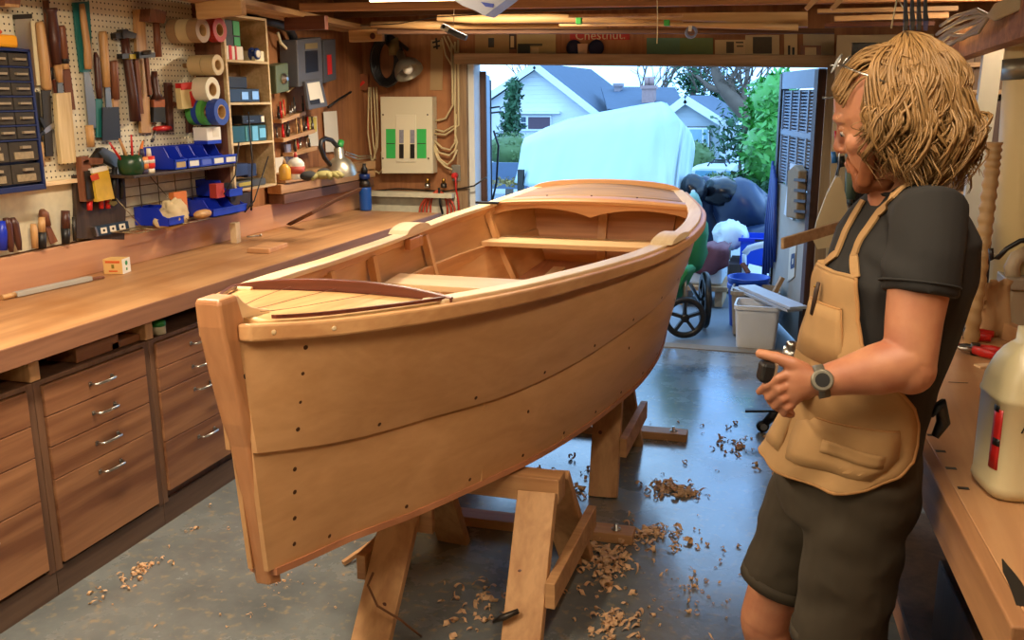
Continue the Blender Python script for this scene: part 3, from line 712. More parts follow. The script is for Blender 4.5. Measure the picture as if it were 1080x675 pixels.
# ------------------------------------------------------------------ pegboard wall
XW = -3.045
LW = Plane(lambda x, y, o: atx(x, y, XW + o), (1, 0, 0))
solo(MB().bb((XL + .001, 1.2, 1.352), (XW, 4.33, 2.45)), 'pegboard', M_peg, 'white perforated pegboard covering the left wall above the worktop', 'pegboard')
M_wallw = plain('scuffed_white_wall', '#d9d0b2', .8, var=.16, scale=30)
solo(MB().bb((XL + .001, 1.2, 1.08), (XW - .004, 4.62, 1.35)), 'wall_panel', M_wallw, 'scuffed white panel below the pegboard behind the back board', 'panel')
solo(MB().bb((XW - .002, 1.2, 1.335), (XW + .035, 3.42, 1.352)), 'ledge_strip', M_ced2, 'narrow wooden ledge under the pegboard and the parts cabinet', 'ledge')
GT = 'hand tools hung on the pegboard'
def wt(name, label, cat, defs, group=GT, P=None):
    """hung tool: list of (part name, material, points (x,y,width) in pixels, offset, thickness or None)"""
    P = P or LW
    f = defs[0][2]; b = P.p(sum(q[0] for q in f) / len(f), max(q[1] for q in f), defs[0][3])
    t = thing(name, label, cat, b, group); made = {}
    for d in defs:
        nm, mt, pts, o = d[:4]; th = d[4] if len(d) > 4 else None; par = made.get(d[5], t) if len(d) > 5 else t
        made[nm] = part(P.stroke(MB(), pts, o, th), nm, mt, par)
    return t
def hook(px, py, label=None):
    """pegboard hook: short bent wire"""
    t = MB(); LW.line(t, [(px, py, .002), (px, py + 1, .02), (px + .5, py + 3, .03), (px + 1, py, .036)], .0018)
    return t
M_sheath = plain('teal_sheath', '#1d6a66', .5, var=.1); M_cbl = wood('cream_block', '#dcc084', '#c09d5e', 'z', 1.5, .5)
M_rust = plain('rusty_steel', '#6f4128', .6, .5, .25, 15); M_grey = plain('grey_blade', '#7c7b76', .35, .9)
wt('wooden_plane', 'wooden block tool at the top corner of the pegboard above the orange box', 'tool', [('body', M_handle_br, [(0, 1, 10), (16, 3, 10)], .06, .05), ('sole', M_handle_tan, [(0, 5.5, 3), (15, 6.6, 3)], .062, .05)])
wt('veneer_saw', 'wide polished steel blade hanging beside the parts cabinet', 'blade', [('blade', M_steel, [(24, 16, 17), (26, 45, 18), (31, 92, 15)], .012, .003), ('spine', M_dsteel, [(23.7, 15, 18), (24, 20, 18)], .012, .012), ('edge_guard', M_cream, [(34, 22, 4), (41, 90, 5)], .012, .006)])
wt('slick_chisel', 'long chisel with a pale straight handle hanging next to the polished blade', 'chisel', [('handle', M_handle_tan, [(41, 23, 5), (42, 26, 7), (46, 60, 8), (49, 92, 8), (49.5, 95, 6)], .03), ('blade', M_dsteel, [(48, 95, 9), (52, 165, 8)], .03, .006)])
wt('wooden_rod', 'thin brown wooden rod hanging between the pale chisel and the dark capped handle', 'rod', [('rod', M_handle_br, [(48, 0, 5), (54, 71, 4)], .014), ('tip', M_black, [(54, 71, 4), (55, 85, 2)], .014)])
wt('cross_cut_gouge', 'gouge with a dark capped handle and a broad cream guard hanging on the pegboard', 'gouge', [('handle', M_handle_dk, [(53.5, 8.5, 9), (53.7, 11, 10), (54.2, 14, 7.5), (57, 40, 9), (60, 68, 7)], .04), ('ferrule', M_handle_tan, [(61, 68, 6.5), (63, 87, 5)], .04), ('shank', M_grey, [(62.6, 86, 4.5), (63.5, 99, 6)], .04, .006), ('blade_guard', M_cbl, [(65, 98, 15), (68, 140, 16), (71, 172, 15)], .04, .02), ('band', M_maho, [(58.5, 84, 5), (60, 98, 5), (63, 165, 4)], .028, .012)])
wt('back_saw', 'saw with a brown handle and a rust red blade on the pegboard', 'saw', [('handle', M_handle_br, [(64, 27, 5), (64.5, 29, 6.5), (68, 62, 6.5)], .03), ('ferrule', M_black, [(68, 60, 6.5), (68.6, 67, 6)], .0301), ('collar', M_handle_tan, [(68.7, 67, 6), (69, 73, 6)], .03), ('blade', M_rust, [(69.5, 73, 8), (75, 116, 9)], .03, .004)])
wt('sheathed_saw', 'pull saw in a teal sheath with a pale wooden handle', 'saw', [('sheath', M_sheath, [(85, 2, 16), (88, 40, 15), (90, 76, 10)], .014, .012), ('handle', M_handle_tan, [(86, 4, 4), (88, 20, 5), (92, 50, 5.5), (93, 68, 6), (93, 73, 5)], .036), ('blade', M_grey, [(91, 76, 6), (96, 110, 10), (98, 135, 9)], .02, .003), ('end_grip', M_handle_tan, [(94, 132, 6), (96, 155, 6)], .024)])
wt('wood_file', 'dark file with a teal blade hanging right of the teal sheath', 'file', [('handle', M_handle_dk, [(100.5, 55, 2), (102, 62, 4.5), (104, 92, 5), (105, 104, 4)], .022), ('blade', M_sheath, [(104, 104, 7), (105, 145, 7)], .02, .006)])
wt('paint_scraper', 'wide black scraper with a tan handle hanging on the pegboard', 'scraper', [('handle', M_handle_tan, [(108, 33, 5), (108.5, 36, 6.5), (111, 70, 6.5), (112.5, 92, 5.5)], .032), ('shank', M_grey, [(113, 92, 5), (114.5, 114, 6)], .032, .006), ('blade', M_black, [(116.5, 113, 17), (117.5, 148, 19)], .032, .006)])
wt('mortise_chisel', 'short chisel with a brown handle hanging right of the black scraper', 'chisel', [('handle', M_handle_br, [(119, 64, 5), (119.6, 66, 6.5), (122, 105, 6)], .03), ('blade', M_handle_tan, [(121.5, 104, 6), (122, 114, 5)], .03, .008)])
wt('adze', 'hammer headed adze with a long dark handle at the right end of the saws', 'adze', [('handle', M_handle_dk, [(131, 38, 6), (134, 60, 6.5), (140, 100, 7), (143, 128, 8)], .035), ('head', M_dsteel, [(119.5, 38, 5), (126, 37, 7), (131, 36.5, 9), (141, 38, 5)], .036, .03), ('eye', M_dsteel, [(129, 31, 6), (130, 40, 7)], .04, .034)])
wt('oak_board', 'tall oak batten standing against the pegboard with bar clamps on it', 'board', [('board', M_handle_tan, [(146, 10, 10), (148.5, 62, 10), (153, 140, 10)], .018, .016)])
wt('bar_clamp', 'bar clamp with a yellow jaw and red brown bars clamped on the oak batten', 'clamp', [('bar', M_rust, [(143, 62, 3.5), (149, 120, 3.5)], .045, .012), ('jaw', M_black, [(126, 59.5, 5), (148, 58.5, 6)], .05, .03), ('jaw_pad', plain('yellow_jaw', '#b8a020', .5), [(134, 60, 5), (140, 59.5, 5)], .052, .034), ('screw', M_dsteel, [(155, 62, 2), (157, 102, 2)], .045)])
wt('bar_clamp', 'bar clamp with a black head on the upper part of the oak batten', 'clamp', [('bar', M_rust, [(154, 60, 3), (158, 100, 3)], .06, .012), ('head', M_black, [(144, 58, 7), (161, 58, 5)], .07, .03), ('knob', M_dsteel, [(153, 54, 8), (154, 57, 8)], .085)])
wt('mallet', 'wooden mallet hanging head up right of the oak batten', 'mallet', [('head', M_handle_br, [(152, 16, 13), (161, 17, 13), (169, 19, 12)], .05, .06), ('handle', M_handle_br, [(164.5, 22, 4.5), (167, 60, 5)], .05)])
wt('paint_brush', 'wide paint brush with dark bristles hanging below the mallet', 'brush', [('handle', M_handle_dk, [(162.5, 75, 4), (163, 85, 5.5), (165, 98, 5), (166, 105, 10)], .03), ('ferrule', plain('copper_ferrule', '#b06a48', .4, .8), [(166, 105, 11.5), (166.3, 113, 11.5)], .03, .024), ('bristles', M_black, [(166.3, 113, 11.5), (166.5, 129, 13)], .03, .022)])
wt('try_square', 'wooden try square hanging between the brush and the tape rolls', 'square', [('stock', M_handle_dk, [(177, 87, 5.5), (179, 139, 5.5)], .02, .02), ('blade', M_handle_br, [(180, 110, 4), (199, 109, 4)], .02, .008), ('leg', M_handle_dk, [(198.5, 100, 5), (200, 140, 5)], .02, .02)])
pk = wt('packet', 'red and cream packet hanging on a hook over the try square', 'packet', [('bag', plain('cream_packet', '#d9c48a', .5), [(196, 92, 17), (199, 114, 18)], .07, .03), ('red_top', M_red, [(188, 91.5, 7), (203, 90, 7)], .072, .034), ('red_label', M_red, [(203, 96, 6), (206, 112, 7)], .088, .003), ('white_panel', plain('white_print', '#e8e2d2', .6), [(207.5, 93, 4), (209, 111, 4)], .088, .003)], None)
# tape rolls on pegs: rings whose axis sticks out of the wall
def tape(px, py, rpx, depth, outm, label, o=.2, core=.55, group='tape rolls on pegs'):
    """px,py: middle of the end facing the room, o: its distance from the wall"""
    c = LW.p(px, py, o) - V((depth, 0, 0)); r = LW.hw(px, py, 1, 0, rpx * 2).length * .96; t = thing('tape_roll', label, 'tape', tuple(c), group); ax = V((1, -.0, 0))
    part(MB().lathe([(r * core, 0), (r, 0), (r, depth), (r * core, depth), (r * core, 0)], c, ax, 26, smooth=False, caps=False), 'tape', outm, t)
    part(MB().lathe([(r * core * .86, .002), (r * core, .002), (r * core, depth - .001), (r * core * .86, depth - .001), (r * core * .86, .002)], c, ax, 22, smooth=False, caps=False), 'core', plain('card_core', '#b8935f', .7), t)
    return t
def on_peg(px, py, rpx, o, rolls, lab):
    """rolls on one wooden peg, listed from the room side inwards: (depth, gap behind, material, label)"""
    c = LW.p(px, py, o); x = o
    for d, g, m, l in rolls:
        t = tape(px, py, rpx, d, m, l, o); t.location.x += x - o; x -= d + g
    solo(MB().cyl(V((XW, c.y, c.z)), V((XW + o - rolls[0][0] * .6, c.y, c.z)), .012, 10), 'wall_peg', M_handle_tan, 'wooden peg through the ' + lab + ' tape on the pegboard', 'peg', 'wooden pegs holding the tape')
M_mask = plain('brown_tape', '#9c7c58', .5); M_mask2 = plain('beige_tape', '#c7b184', .5); M_wtape = plain('white_tape', '#e2dabd', .5)
M_btape = plain('blue_tape', '#27459c', .5); M_gtape = plain('green_tape', '#55a648', .5); M_rtape = plain('red_tape', '#b22a22', .5)
on_peg(214, 32, 12.5, .20, [(.055, .003, M_mask, 'brown tape roll at the open end of the upper peg'), (.06, .003, M_mask2, 'beige tape roll in the middle of the upper peg'), (.05, .003, M_mask, 'brown tape roll closest to the pegboard on the upper peg')], 'upper brown')
on_peg(232, 31.5, 12.5, .19, [(.05, 0, M_rtape, 'red tape roll beside the shelf unit')], 'red')
on_peg(230, 68.5, 10.5, .20, [(.07, .003, M_mask2, 'beige tape roll on the open end of the middle peg'), (.075, 0, M_mask2, 'beige tape roll nearest the pegboard on the middle peg')], 'middle beige')
on_peg(224.5, 94.5, 13, .17, [(.085, 0, M_wtape, 'thick white tape roll beside the red packet')], 'white')
on_peg(234, 118, 13.5, .21, [(.05, .03, M_btape, 'blue tape roll on the end of the lowest peg by the shelf unit'), (.028, .002, M_gtape, 'bright green tape roll next to the big blue one on the lowest peg'), (.028, .002, M_btape, 'dark blue tape roll between two green ones on the lowest peg'), (.03, 0, M_gtape, 'green tape roll nearest the pegboard on the lowest peg')], 'lowest blue and green')

# parts cabinet with clear drawers
x1 = XW + .15
y1, zt, zb = atx(40, 120, x1).y - .012, atx(20, 51, x1).z, atx(38, 198, x1).z
pc = thing('parts_cabinet', 'blue small parts cabinet with clear drawers hanging on the pegboard', 'cabinet', (XW + .08, 2.8, zb))
M_navy = plain('navy_case', '#16224f', .45, var=.06)
part(MB().bb((XW, 2.45, zb), (x1 - .03, y1, zt)).bb((XW, 2.45, zb - .01), (x1, y1 + .012, zb + .012)).bb((XW, y1, zb), (x1, y1 + .012, zt)).bb((XW, 2.45, zt - .012), (x1, y1 + .012, zt)), 'case', M_navy, pc, .002)
M_clr = plain('smoky_clear_drawer', '#3d3832', .2, var=.35, scale=30)
M_pulls = plain('drawer_label_edge', '#8c7c64', .4, var=.3, scale=40)
y_cells = [(y1 - .1 * k - .096, y1 - .1 * k - .002) for k in range(4)]; RH = (zt - zb - .03 - .17) / 6
zz = zt - .014
for r in range(6):
    for (ya, yb) in y_cells:
        d = part(MB().bb((x1 - .03, ya, zz - RH + .004), (x1 - .004, yb, zz - .004)), 'drawer', M_clr, pc, .002)
        part(MB().bb((x1 - .004, ya + .02, zz - RH * .55), (x1 + .008, yb - .02, zz - RH * .4)), 'pull', M_pulls, d)
    zz -= RH
    part(MB().bb((x1 - .03, 2.45, zz - .003), (x1, y1, zz + .002)), 'shelf_edge', M_navy, pc)
M_scr = plain('screws_in_drawer', '#8d7c5e', .4, var=.6, scale=60)
for r in range(2):
    for (ya, yb) in ((y1 - .145, y1 - .002), (y1 - .295, y1 - .15), (y1 - .44, y1 - .30)):
        d = part(MB().bb((x1 - .03, ya, zz - .080), (x1 - .006, yb, zz - .006)), 'wide_drawer', M_clr, pc, .002)
        part(MB().bb((x1 - .006, ya + .02, zz - .072), (x1 - .002, yb - .03, zz - .045)), 'contents', M_scr, d)
        part(MB().bb((x1 - .004, ya + .05, zz - .032), (x1 + .010, yb - .05, zz - .022)), 'pull', M_pulls, d)
    zz -= .085
yt_ = atx(20, 44, XW + .13).y
ob = thing('tape_measure', 'yellow and orange measuring tape case on top of the parts cabinet', 'tape measure', (XW + .1, y1 - .15, zt))
part(MB().bb((XW + .06, yt_ - .2, zt + .001), (XW + .13, yt_, zt + .05)), 'case', plain('amber_case', '#e0991f', .4), ob, .012)
part(MB().bb((XW + .065, yt_ - .2, zt + .051), (XW + .12, yt_ - .06, zt + .066)), 'lid', plain('orange_lid', '#b8431d', .45), ob, .008)
wt('pliers', 'small bright pliers hooked beside the parts cabinet', 'pliers', [('jaw', M_steel, [(57, 131, 5), (49, 137, 5), (46, 140, 3)], .03, .008), ('grip', M_black, [(46, 139, 3), (39, 145, 4)], .03, .01), ('grip', M_black, [(47, 134, 3), (42, 124, 3)], .03, .01)])
wt('chisel', 'pale handled chisel hanging point up under the slick chisel', 'chisel', [('handle', M_handle_tan, [(42, 150, 5), (44, 176, 5.5)], .025), ('blade', M_grey, [(38, 97, 6), (42, 150, 5)], .012, .005)])

# dark board with more tools, below the pegboard
M_dkbrd = wood('dark_tool_board', '#4a3527', '#33241b', 'z', 1, .6)
wt('tool_board', 'dark brown board with hung pliers and gouges below the pegboard', 'board', [('board', M_dkbrd, [(104, 183, 52), (106, 215, 52), (105, 252, 50)], .016, .02)], None)
wt('leather_sheath', 'brown leather sheath with red handled pliers in front of the dark board', 'sheath', [('sheath', M_handle_br, [(86, 165, 7), (90, 185, 12), (93, 212, 12)], .05, .03), ('flap', M_handle_br, [(86, 170, 8), (107, 170, 6)], .055, .02), ('handle', M_red, [(94.5, 212, 4.5), (94.5, 222, 4)], .05), ('handle', M_red, [(106.5, 210, 4), (107, 220, 3.5)], .05), ('handle', M_red, [(113, 211, 4), (114, 220, 3.5)], .05), ('blade', M_dsteel, [(92, 180, 6), (96, 210, 8)], .07, .006)])
pk = wt('seed_packet', 'yellow printed packet hanging in front of the dark board', 'packet', [('bag', plain('yellow_packet', '#d8b03a', .45, var=.25, scale=30), [(104, 177, 16), (107, 195, 17), (110, 211, 18)], .075, .02), ('white_top', plain('white_print', '#e8e2d2', .6), [(103, 176.5, 15.5), (104, 181, 16)], .0755, .022), ('red_print', plain('orange_red_print', '#cc4a26', .5), [(99, 184, 8), (101, 190, 8)], .086, .002)], None)
wt('hand_plane', 'grey metal plane iron angled on the wall above the dark board', 'plane', [('body', M_grey, [(104, 158, 7), (112, 165, 12), (124, 172, 12), (133, 183, 5)], .05, .03), ('wedge', M_dsteel, [(98, 168, 5), (106, 158, 6)], .05, .02)])
wt('snips', 'black tin snips hanging right of the yellow packet', 'snips', [('grip', M_black, [(121, 176, 4), (121, 190, 5), (119, 212, 5)], .06), ('grip', M_black, [(125, 180, 3), (129, 196, 4), (128, 210, 3)], .05), ('blade', M_steel, [(122, 176, 3), (123, 184, 4)], .066, .006)])
wt('putty_knife', 'round brass disc hanging at the lower edge of the dark board', 'disc', [('disc', M_brass, [(116, 216, 5), (118, 212, 10), (121, 216, 5)], .06, .01)])
# tools standing in the slot behind the back board
GS = 'tools standing behind the back board'
wt('chisel', 'blue handled chisel standing at the photo edge behind the back board', 'chisel', [('handle', M_blue, [(1, 233, 7), (2, 245, 9), (3, 264, 7)], .03)], GS)
wt('chisel', 'red brown chisel handle next to the blue chisel behind the back board', 'chisel', [('handle', M_handle_dk, [(6, 230, 5), (8, 236, 7), (11, 258, 6), (12, 266, 3.5)], .04)], GS)
wt('chisel', 'second red brown chisel handle from the blue chisel behind the back board', 'chisel', [('handle', M_handle_dk, [(12.5, 230, 5), (15, 236, 7.5), (19, 255, 6), (21, 264, 3.5)], .035)], GS)
wt('awl', 'short tan awl handle standing behind the back board', 'awl', [('handle', M_handle_tan, [(35, 236, 4.5), (36, 244, 6), (37, 262, 5)], .03)], GS)
wt('chisel', 'chisel with tan top and black lower grip behind the back board', 'chisel', [('handle', M_handle_tan, [(44, 229, 5), (44, 245, 6)], .034), ('grip', M_black, [(44, 245, 7), (44.5, 262, 6.5)], .034)], GS)
wt('palette_knife', 'rounded dark spatula leaning behind the back board', 'spatula', [('handle', M_handle_br, [(44, 221, 4), (46, 225, 8), (50, 238, 6)], .02), ('blade', M_handle_br, [(50, 238, 5), (57, 256, 8)], .02, .004)], GS)
wt('chisel', 'chisel with red brown top and black grip left of the dark board', 'chisel', [('handle', M_handle_dk, [(69, 222, 6.5), (69, 241, 7)], .034), ('grip', M_black, [(69, 241, 7), (69.5, 257, 6)], .034)], GS)
wt('steel_rod', 'thin dark rod standing right at the edge of the dark board', 'rod', [('rod', M_dsteel, [(77.5, 229, 2.5), (79, 254, 2.5)], .04)], GS)
lv = wt('spirit_level', 'short black level with three white vial windows on the back board', 'level', [('body', plain('level_navy', '#22384c', .4), [(101, 244, 10), (134, 238, 10)], .036, .02), ('end_cap', M_steel, [(99.2, 244.5, 10), (101, 244, 10)], .0361, .021)], None)
for px, py in ((109.5, 243), (119, 241), (129, 239)):
    part(LW.stroke(MB(), [(px - 3, py + .5, 6), (px + 3, py - .5, 6)], .047, .003), 'vial_window', plain('white_print', '#e8e2d2', .6), lv)
    part(MB().lathe([(.006, 0), (.006, .003)], LW.p(px, py, .048), (1, 0, 0), 12), 'vial', M_black, lv)

# pencil pot, glue bottles on the wire shelf
M_wire = plain('wire', '#8c7a5a', .4, .8)
# ------------------------------------------------------------------ wire shelf, blue bins, pots
ZSH = atx(215, 176, -2.87).z      # dark shelf under the upper bins
ya, yb = atx(137, 185, -2.87).y, 4.33
solo(MB().bb((XW, ya, ZSH - .014), (-2.85, yb, ZSH)), 'wall_shelf', M_dkbrd, 'dark narrow shelf under the upper row of blue bins', 'shelf', bev=.003)
wr = thing('wire_rack', 'wire rack hung under the dark shelf holding the lower blue bins', 'rack', (-2.95, (ya + yb) / 2, 1.1))
zr = 1.098
for k in range(6): part(MB().tube([(XW + .006, ya, zr + .05 + k * .045), (XW + .006, yb, zr + .05 + k * .045)], .0022, 5), 'wire', M_wire, wr)
for k in range(7):
    y = ya + (yb - ya) * k / 6; part(MB().tube([(XW + .01, y, ZSH - .015), (XW + .01, y, zr), (-2.86, y, zr)], .0025, 5), 'upright_wire', M_wire, wr)
for x in (XW + .05, XW + .1, -2.86): part(MB().tube([(x, ya, zr), (x, yb, zr)], .0028, 5), 'wire', M_wire, wr)
for y in (ya, ya + .33, yb): part(MB().tube([(XW + .01, y, ZSH - .02), (-2.86, y + .05, zr + .005)], .0022, 5), 'diagonal_wire', M_wire, wr)
def bin_(c, w, d, h, label, tag=None, group='blue storage bins'):
    """open bin, low lip towards the room"""
    t = thing('storage_bin', label, 'bin', tuple(c), group); c = V(c); th = .003
    side = [(-d / 2, 0), (d / 2, 0), (d / 2, h * .42), (d / 2 - .03, h * .55), (d / 2 - .055, h), (-d / 2, h)]
    m = MB()
    for s in (-1, 1): m.prism(side, c + V((0, s * (w / 2 - th) - (0 if s < 0 else -th) , 0)), (1, 0, 0), (0, 0, 1), th)
    m.bb(c + V((-d / 2, -w / 2, 0)), c + V((d / 2, w / 2, th))); m.bb(c + V((-d / 2, -w / 2, 0)), c + V((-d / 2 + th, w / 2, h)))
    m.bb(c + V((d / 2 - th, -w / 2, 0)), c + V((d / 2, w / 2, h * .42))); m.bb(c + V((d / 2 - .004, -w / 2, h * .38)), c + V((d / 2 + .005, w / 2, h * .46)))
    part(m, 'shell', M_blue, t)
    if tag: part(MB().bb(c + V((d / 2, -w * .36, h * .1)), c + V((d / 2 + .002, w * .36, h * .34))), 'label_card', tag, t)
    return t
M_tagw = plain('white_tag', '#dcdcd6', .6); M_tagt = plain('tan_tag', '#b59a6a', .6); M_tagb = plain('pale_blue_tag', '#5567c8', .5)
xs = [190.5, 204.5, 217.5, 230.5, 243.0]; nm = ['first', 'second', 'third', 'fourth', 'last']
for k, px in enumerate(xs):
    p = atx(px, 170 - (px - 190) * .11, -2.86); w = atx(px + 6.7, 168, -2.86).y - atx(px - 6.7, 169, -2.86).y
    bin_((-2.86 - .09, p.y, ZSH + .001), w * .97, .18, .105, nm[k] + ' blue bin on the dark wall shelf, with a ' + ('tan' if k == 0 else 'pale blue' if k == 2 else 'white') + ' tag', [M_tagt, M_tagw, M_tagb, M_tagw, M_tagw][k])
zl_ = zr + .004
def lowbin(px, w, z, label, d=.19, x=-2.85, h=.085): p = atx(px, 220, x); return bin_((x - d / 2, p.y, z), w, d, h, label)
lowbin(185, .115, zl_, 'low blue bin alone at the near end of the wire rack', .19)
lowbin(231, .105, zl_, 'low blue bin in the middle of the wire rack')
lowbin(243, .10, zl_, 'low blue bin under the raised one on the wire rack')
lowbin(254.5, .10, zl_, 'low blue bin at the far end of the wire rack')
p = atx(249, 205, -2.85); bin_((-2.85 - .1, p.y, zl_ + .087), .12, .2, .085, 'blue bin stacked on two others at the far end of the wire rack')
# crumpled paper bag, sponge, packets on the rack
def blob(mb, c, r, amp, seed, nu=20, nv=12, fr=9):
    k0 = len(mb.v); mb.ell(c, r, None, nu, nv); c = V(c)
    for i in range(k0, len(mb.v)):
        d = mb.v[i] - c; q = mb.v[i] * fr + V((seed, seed * 2, 0)); s = noise.noise(q) + .55 * (.35 - abs(noise.noise(q * 2.3))) + .3 * (.3 - abs(noise.noise(q * 5.1))); mb.v[i] = c + d * (1 + amp * s)
    return mb
p = atx(190, 213, -2.86); solo(blob(MB(), (p.x - .05, p.y, zl_ + .06), (.045, .10, .055), .8, 3, 30, 20, 13), 'paper_bag', plain('beige_crumpled_paper', '#cbb489', .8, var=.15), 'crumpled beige paper bag on the wire rack between the bins', 'bag')
p = atx(217, 217, -2.86); solo(MB().ell((p.x - .02, p.y, zl_ + .022), (.03, .07, .022)), 'wooden_spoon_blank', M_handle_tan, 'tan oval wooden form in front of the middle bin on the wire rack', 'wood form')
p = atx(190, 203, -2.93); solo(MB().bb((p.x - .03, p.y - .05, zl_), (p.x, p.y + .05, zl_ + .14)), 'carton', plain('orange_white_carton', '#d67838', .6, var=.3, scale=20), 'orange and white carton behind the paper bag on the wire rack', 'carton')
p = atx(232, 203, -2.87); solo(MB().bb((p.x - .04, p.y - .03, zl_ + .088), (p.x, p.y + .04, zl_ + .16)), 'carton', plain('red_carton', '#a8382c', .5, var=.3, scale=20), 'small red carton standing in the middle blue bin', 'carton')
p = atx(230, 150, -2.86); q = thing('white_box', 'small white box with a blue base on top of the upper bins', 'box', (p.x - .06, p.y, ZSH + .106))
part(MB().bb((p.x - .10, p.y - .06, ZSH + .125), (p.x - .02, p.y + .06, ZSH + .19)), 'carton', plain('white_card', '#e9e6da', .6), q, .002)
part(MB().bb((p.x - .10, p.y - .06, ZSH + .1065), (p.x - .02, p.y + .06, ZSH + .125)), 'base', M_blue, q, .002)
part(MB().bb((p.x - .02, p.y - .01, ZSH + .14), (p.x - .019, p.y + .04, ZSH + .18)), 'label', M_paper, q)
# green pot of pencils and chisels
p = atx(138, 172, -2.90); pot = thing('pencil_pot', 'dark green round pot at the near end of the dark shelf', 'pot', (p.x, p.y, ZSH))
part(MB().lathe([(.042, 0), (.055, .02), (.058, .05), (.048, .085), (.044, .085), (.052, .05), (.04, .006)], (p.x, p.y, ZSH + .001), (0, 0, 1), 20, caps=False), 'pot', plain('dark_green_glaze', '#1c3f24', .35), pot)
for k, (dx, dy, lx, ly, mt, lb) in enumerate(((-.01, -.02, -.02, -.10, M_red, 'red pencil leaning furthest towards the photo edge in the green pot'), (.01, -.01, .0, -.06, M_handle_tan, 'tan brush handle leaning in the green pot'), (0, .012, 0, .02, M_red, 'red pencil standing upright in the green pot'), (.015, .02, .02, .07, plain('orange_pencil', '#d9772b', .5), 'orange pencil leaning towards the bottles in the green pot'), (-.015, .0, -.02, -.03, M_handle_br, 'brown handled brush in the green pot'))):
    a = V((p.x + dx, p.y + dy, ZSH + .03)); b = V((p.x + lx, p.y + ly, ZSH + .145 + .015 * (k % 3)))
    solo(MB().tube([a, a.lerp(b, .8), b], [.006, .007 if k % 2 else .005, .004], 8), 'pencil', mt, lb, 'pencil', 'pencils in the green pot')
for px, c1, c2, lb in ((151, '#e08a4a', '#3a3550', 'orange labelled glue bottle hanging cap down beside the green pot'), (158, '#d8352c', '#e9e0c8', 'red and white glue bottle standing by the blue bins')):
    q = atx(px, 174, -2.87); bottle('glue_bottle', px, 174, ZSH, [('body', plain('glue_' + c1[1:], c1, .45), [(.018, .02), (.024, .03), (.024, .075)]), ('base', plain('glue_' + c2[1:], c2, .5), [(.02, 0), (.02, .02)]), ('band', M_paper, [(.0245, .045), (.0245, .06)]), ('cap', plain('glue_' + c2[1:], c2, .5), [(.012, .075), (.009, .11)])], lb, None).location = V((q.x, q.y, ZSH)) 
wt('screwdriver', 'red handled screwdriver hanging below the try square', 'screwdriver', [('handle', M_red, [(163, 136, 5), (172, 135.5, 6), (180, 135, 4.5)], .03), ('blade', M_grey, [(164, 137, 2), (160, 150, 2)], .03)])

# ------------------------------------------------------------------ open shelf unit
XF = -2.875
FP = Plane(lambda x, y, o: atx(x, y, XF + o), (1, 0, 0))
y0, y1 = 4.335, atx(286, 100, XF).y
ztop = atx(262, 17, XF).z; zs = [atx(262, yy, XF).z for yy in (64, 108, 150, 198)]
M_unit = wood('redbrown_unit', '#8c5231', '#6d3c22', 'z', .7, .55); M_ushelf = wood('pale_shelf_board', '#d8bd8a', '#b89a64', 'y', .9, .6)
un = thing('shelf_unit', 'open wooden shelf unit full of tool boxes at the end of the pegboard', 'shelf unit', (-2.96, (y0 + y1) / 2, zs[-1]))
part(MB().bb((XL + .003, y0, zs[-1] - .01), (XF, y0 + .014, ztop)), 'side_panel', M_unit, un)
part(MB().bb((XF - .016, y0 - .001, zs[-1] - .01), (XF + .004, y0 + .016, ztop)), 'side_edge', M_ushelf, un)
part(MB().bb((XL + .003, y1 - .014, zs[-1] - .01), (XF, y1, ztop)), 'side_panel', M_ushelf, un)
for z in zs + [ztop]: part(MB().bb((XL + .003, y0 + .014, z - .012), (XF, y1 - .014, z)), 'shelf', M_ushelf, un)
part(MB().bb((XL + .001, y0, zs[-1]), (XL + .006, y1, ztop)), 'back_panel', wood('unit_back', '#9a7446', '#7c5a32', 'z', .6, .6), un)
def fbox(name, label, cat, px0, py0, px1, py1, d, mt, extras=(), bev=.004, xo=0., zsnap=None, group='things on the open shelf unit'):
    a, b = FP.p(px0, py1), FP.p(px1, py0); z0 = zsnap + .001 if zsnap is not None else a.z
    lo, hi = V((XF - .01 - d + xo, a.y, z0)), V((XF - .01 + xo, b.y, b.z))
    t = thing(name, label, cat, ((lo.x + hi.x) / 2, (lo.y + hi.y) / 2, lo.z), group)
    part(MB().bb(lo, hi), 'case', mt, t, bev)
    for nm, m2, ra in extras:     # rectangle on the front face, as fractions
        part(MB().bb((hi.x - .001, lo.y + (hi.y - lo.y) * ra[0], lo.z + (hi.z - lo.z) * ra[1]), (hi.x + .0035, lo.y + (hi.y - lo.y) * ra[2], lo.z + (hi.z - lo.z) * ra[3])), nm, m2, t)
    return t
M_teal = plain('teal_case', '#1f4f55', .4); M_ltblue = plain('pale_blue_print', '#6db4d8', .4)
M_bgrn = plain('bright_green_cap', '#3c9a58', .4)
fbox('sander_case', 'dark case with a bright green end on the top shelf of the unit', 'case', 240, 22, 254, 38, .1, M_black, [('green_end', M_bgrn, (.5, .1, .95, .95))], zsnap=None)
fbox('sander_case', 'dark case with a round green knob below the first on the top shelf', 'case', 240, 38.5, 255, 48.5, .1, M_black, [('green_end', M_bgrn, (.55, .1, .95, .9))])
fbox('paper_box', 'white and red boxes of abrasive at the near end of the top shelf', 'box', 241, 49, 258, 64, .09, M_paper, [('red_stripe', M_red, (.15, 0, .3, 1)), ('red_stripe', M_red, (.5, 0, .58, 1))], zsnap=zs[0])
t = thing('polishing_spool', 'dark blue and white cable spool at the middle of the top shelf', 'spool', tuple(FP.p(264, 63, -.05)), 'things on the open shelf unit')
c = FP.p(265, 57, -.04); part(MB().lathe([(.012, 0), (.034, 0), (.034, .008), (.018, .01), (.018, .03), (.03, .032), (.03, .04), (.012, .04)], c, (1, 0, 0), 18), 'spool', M_dblue, t)
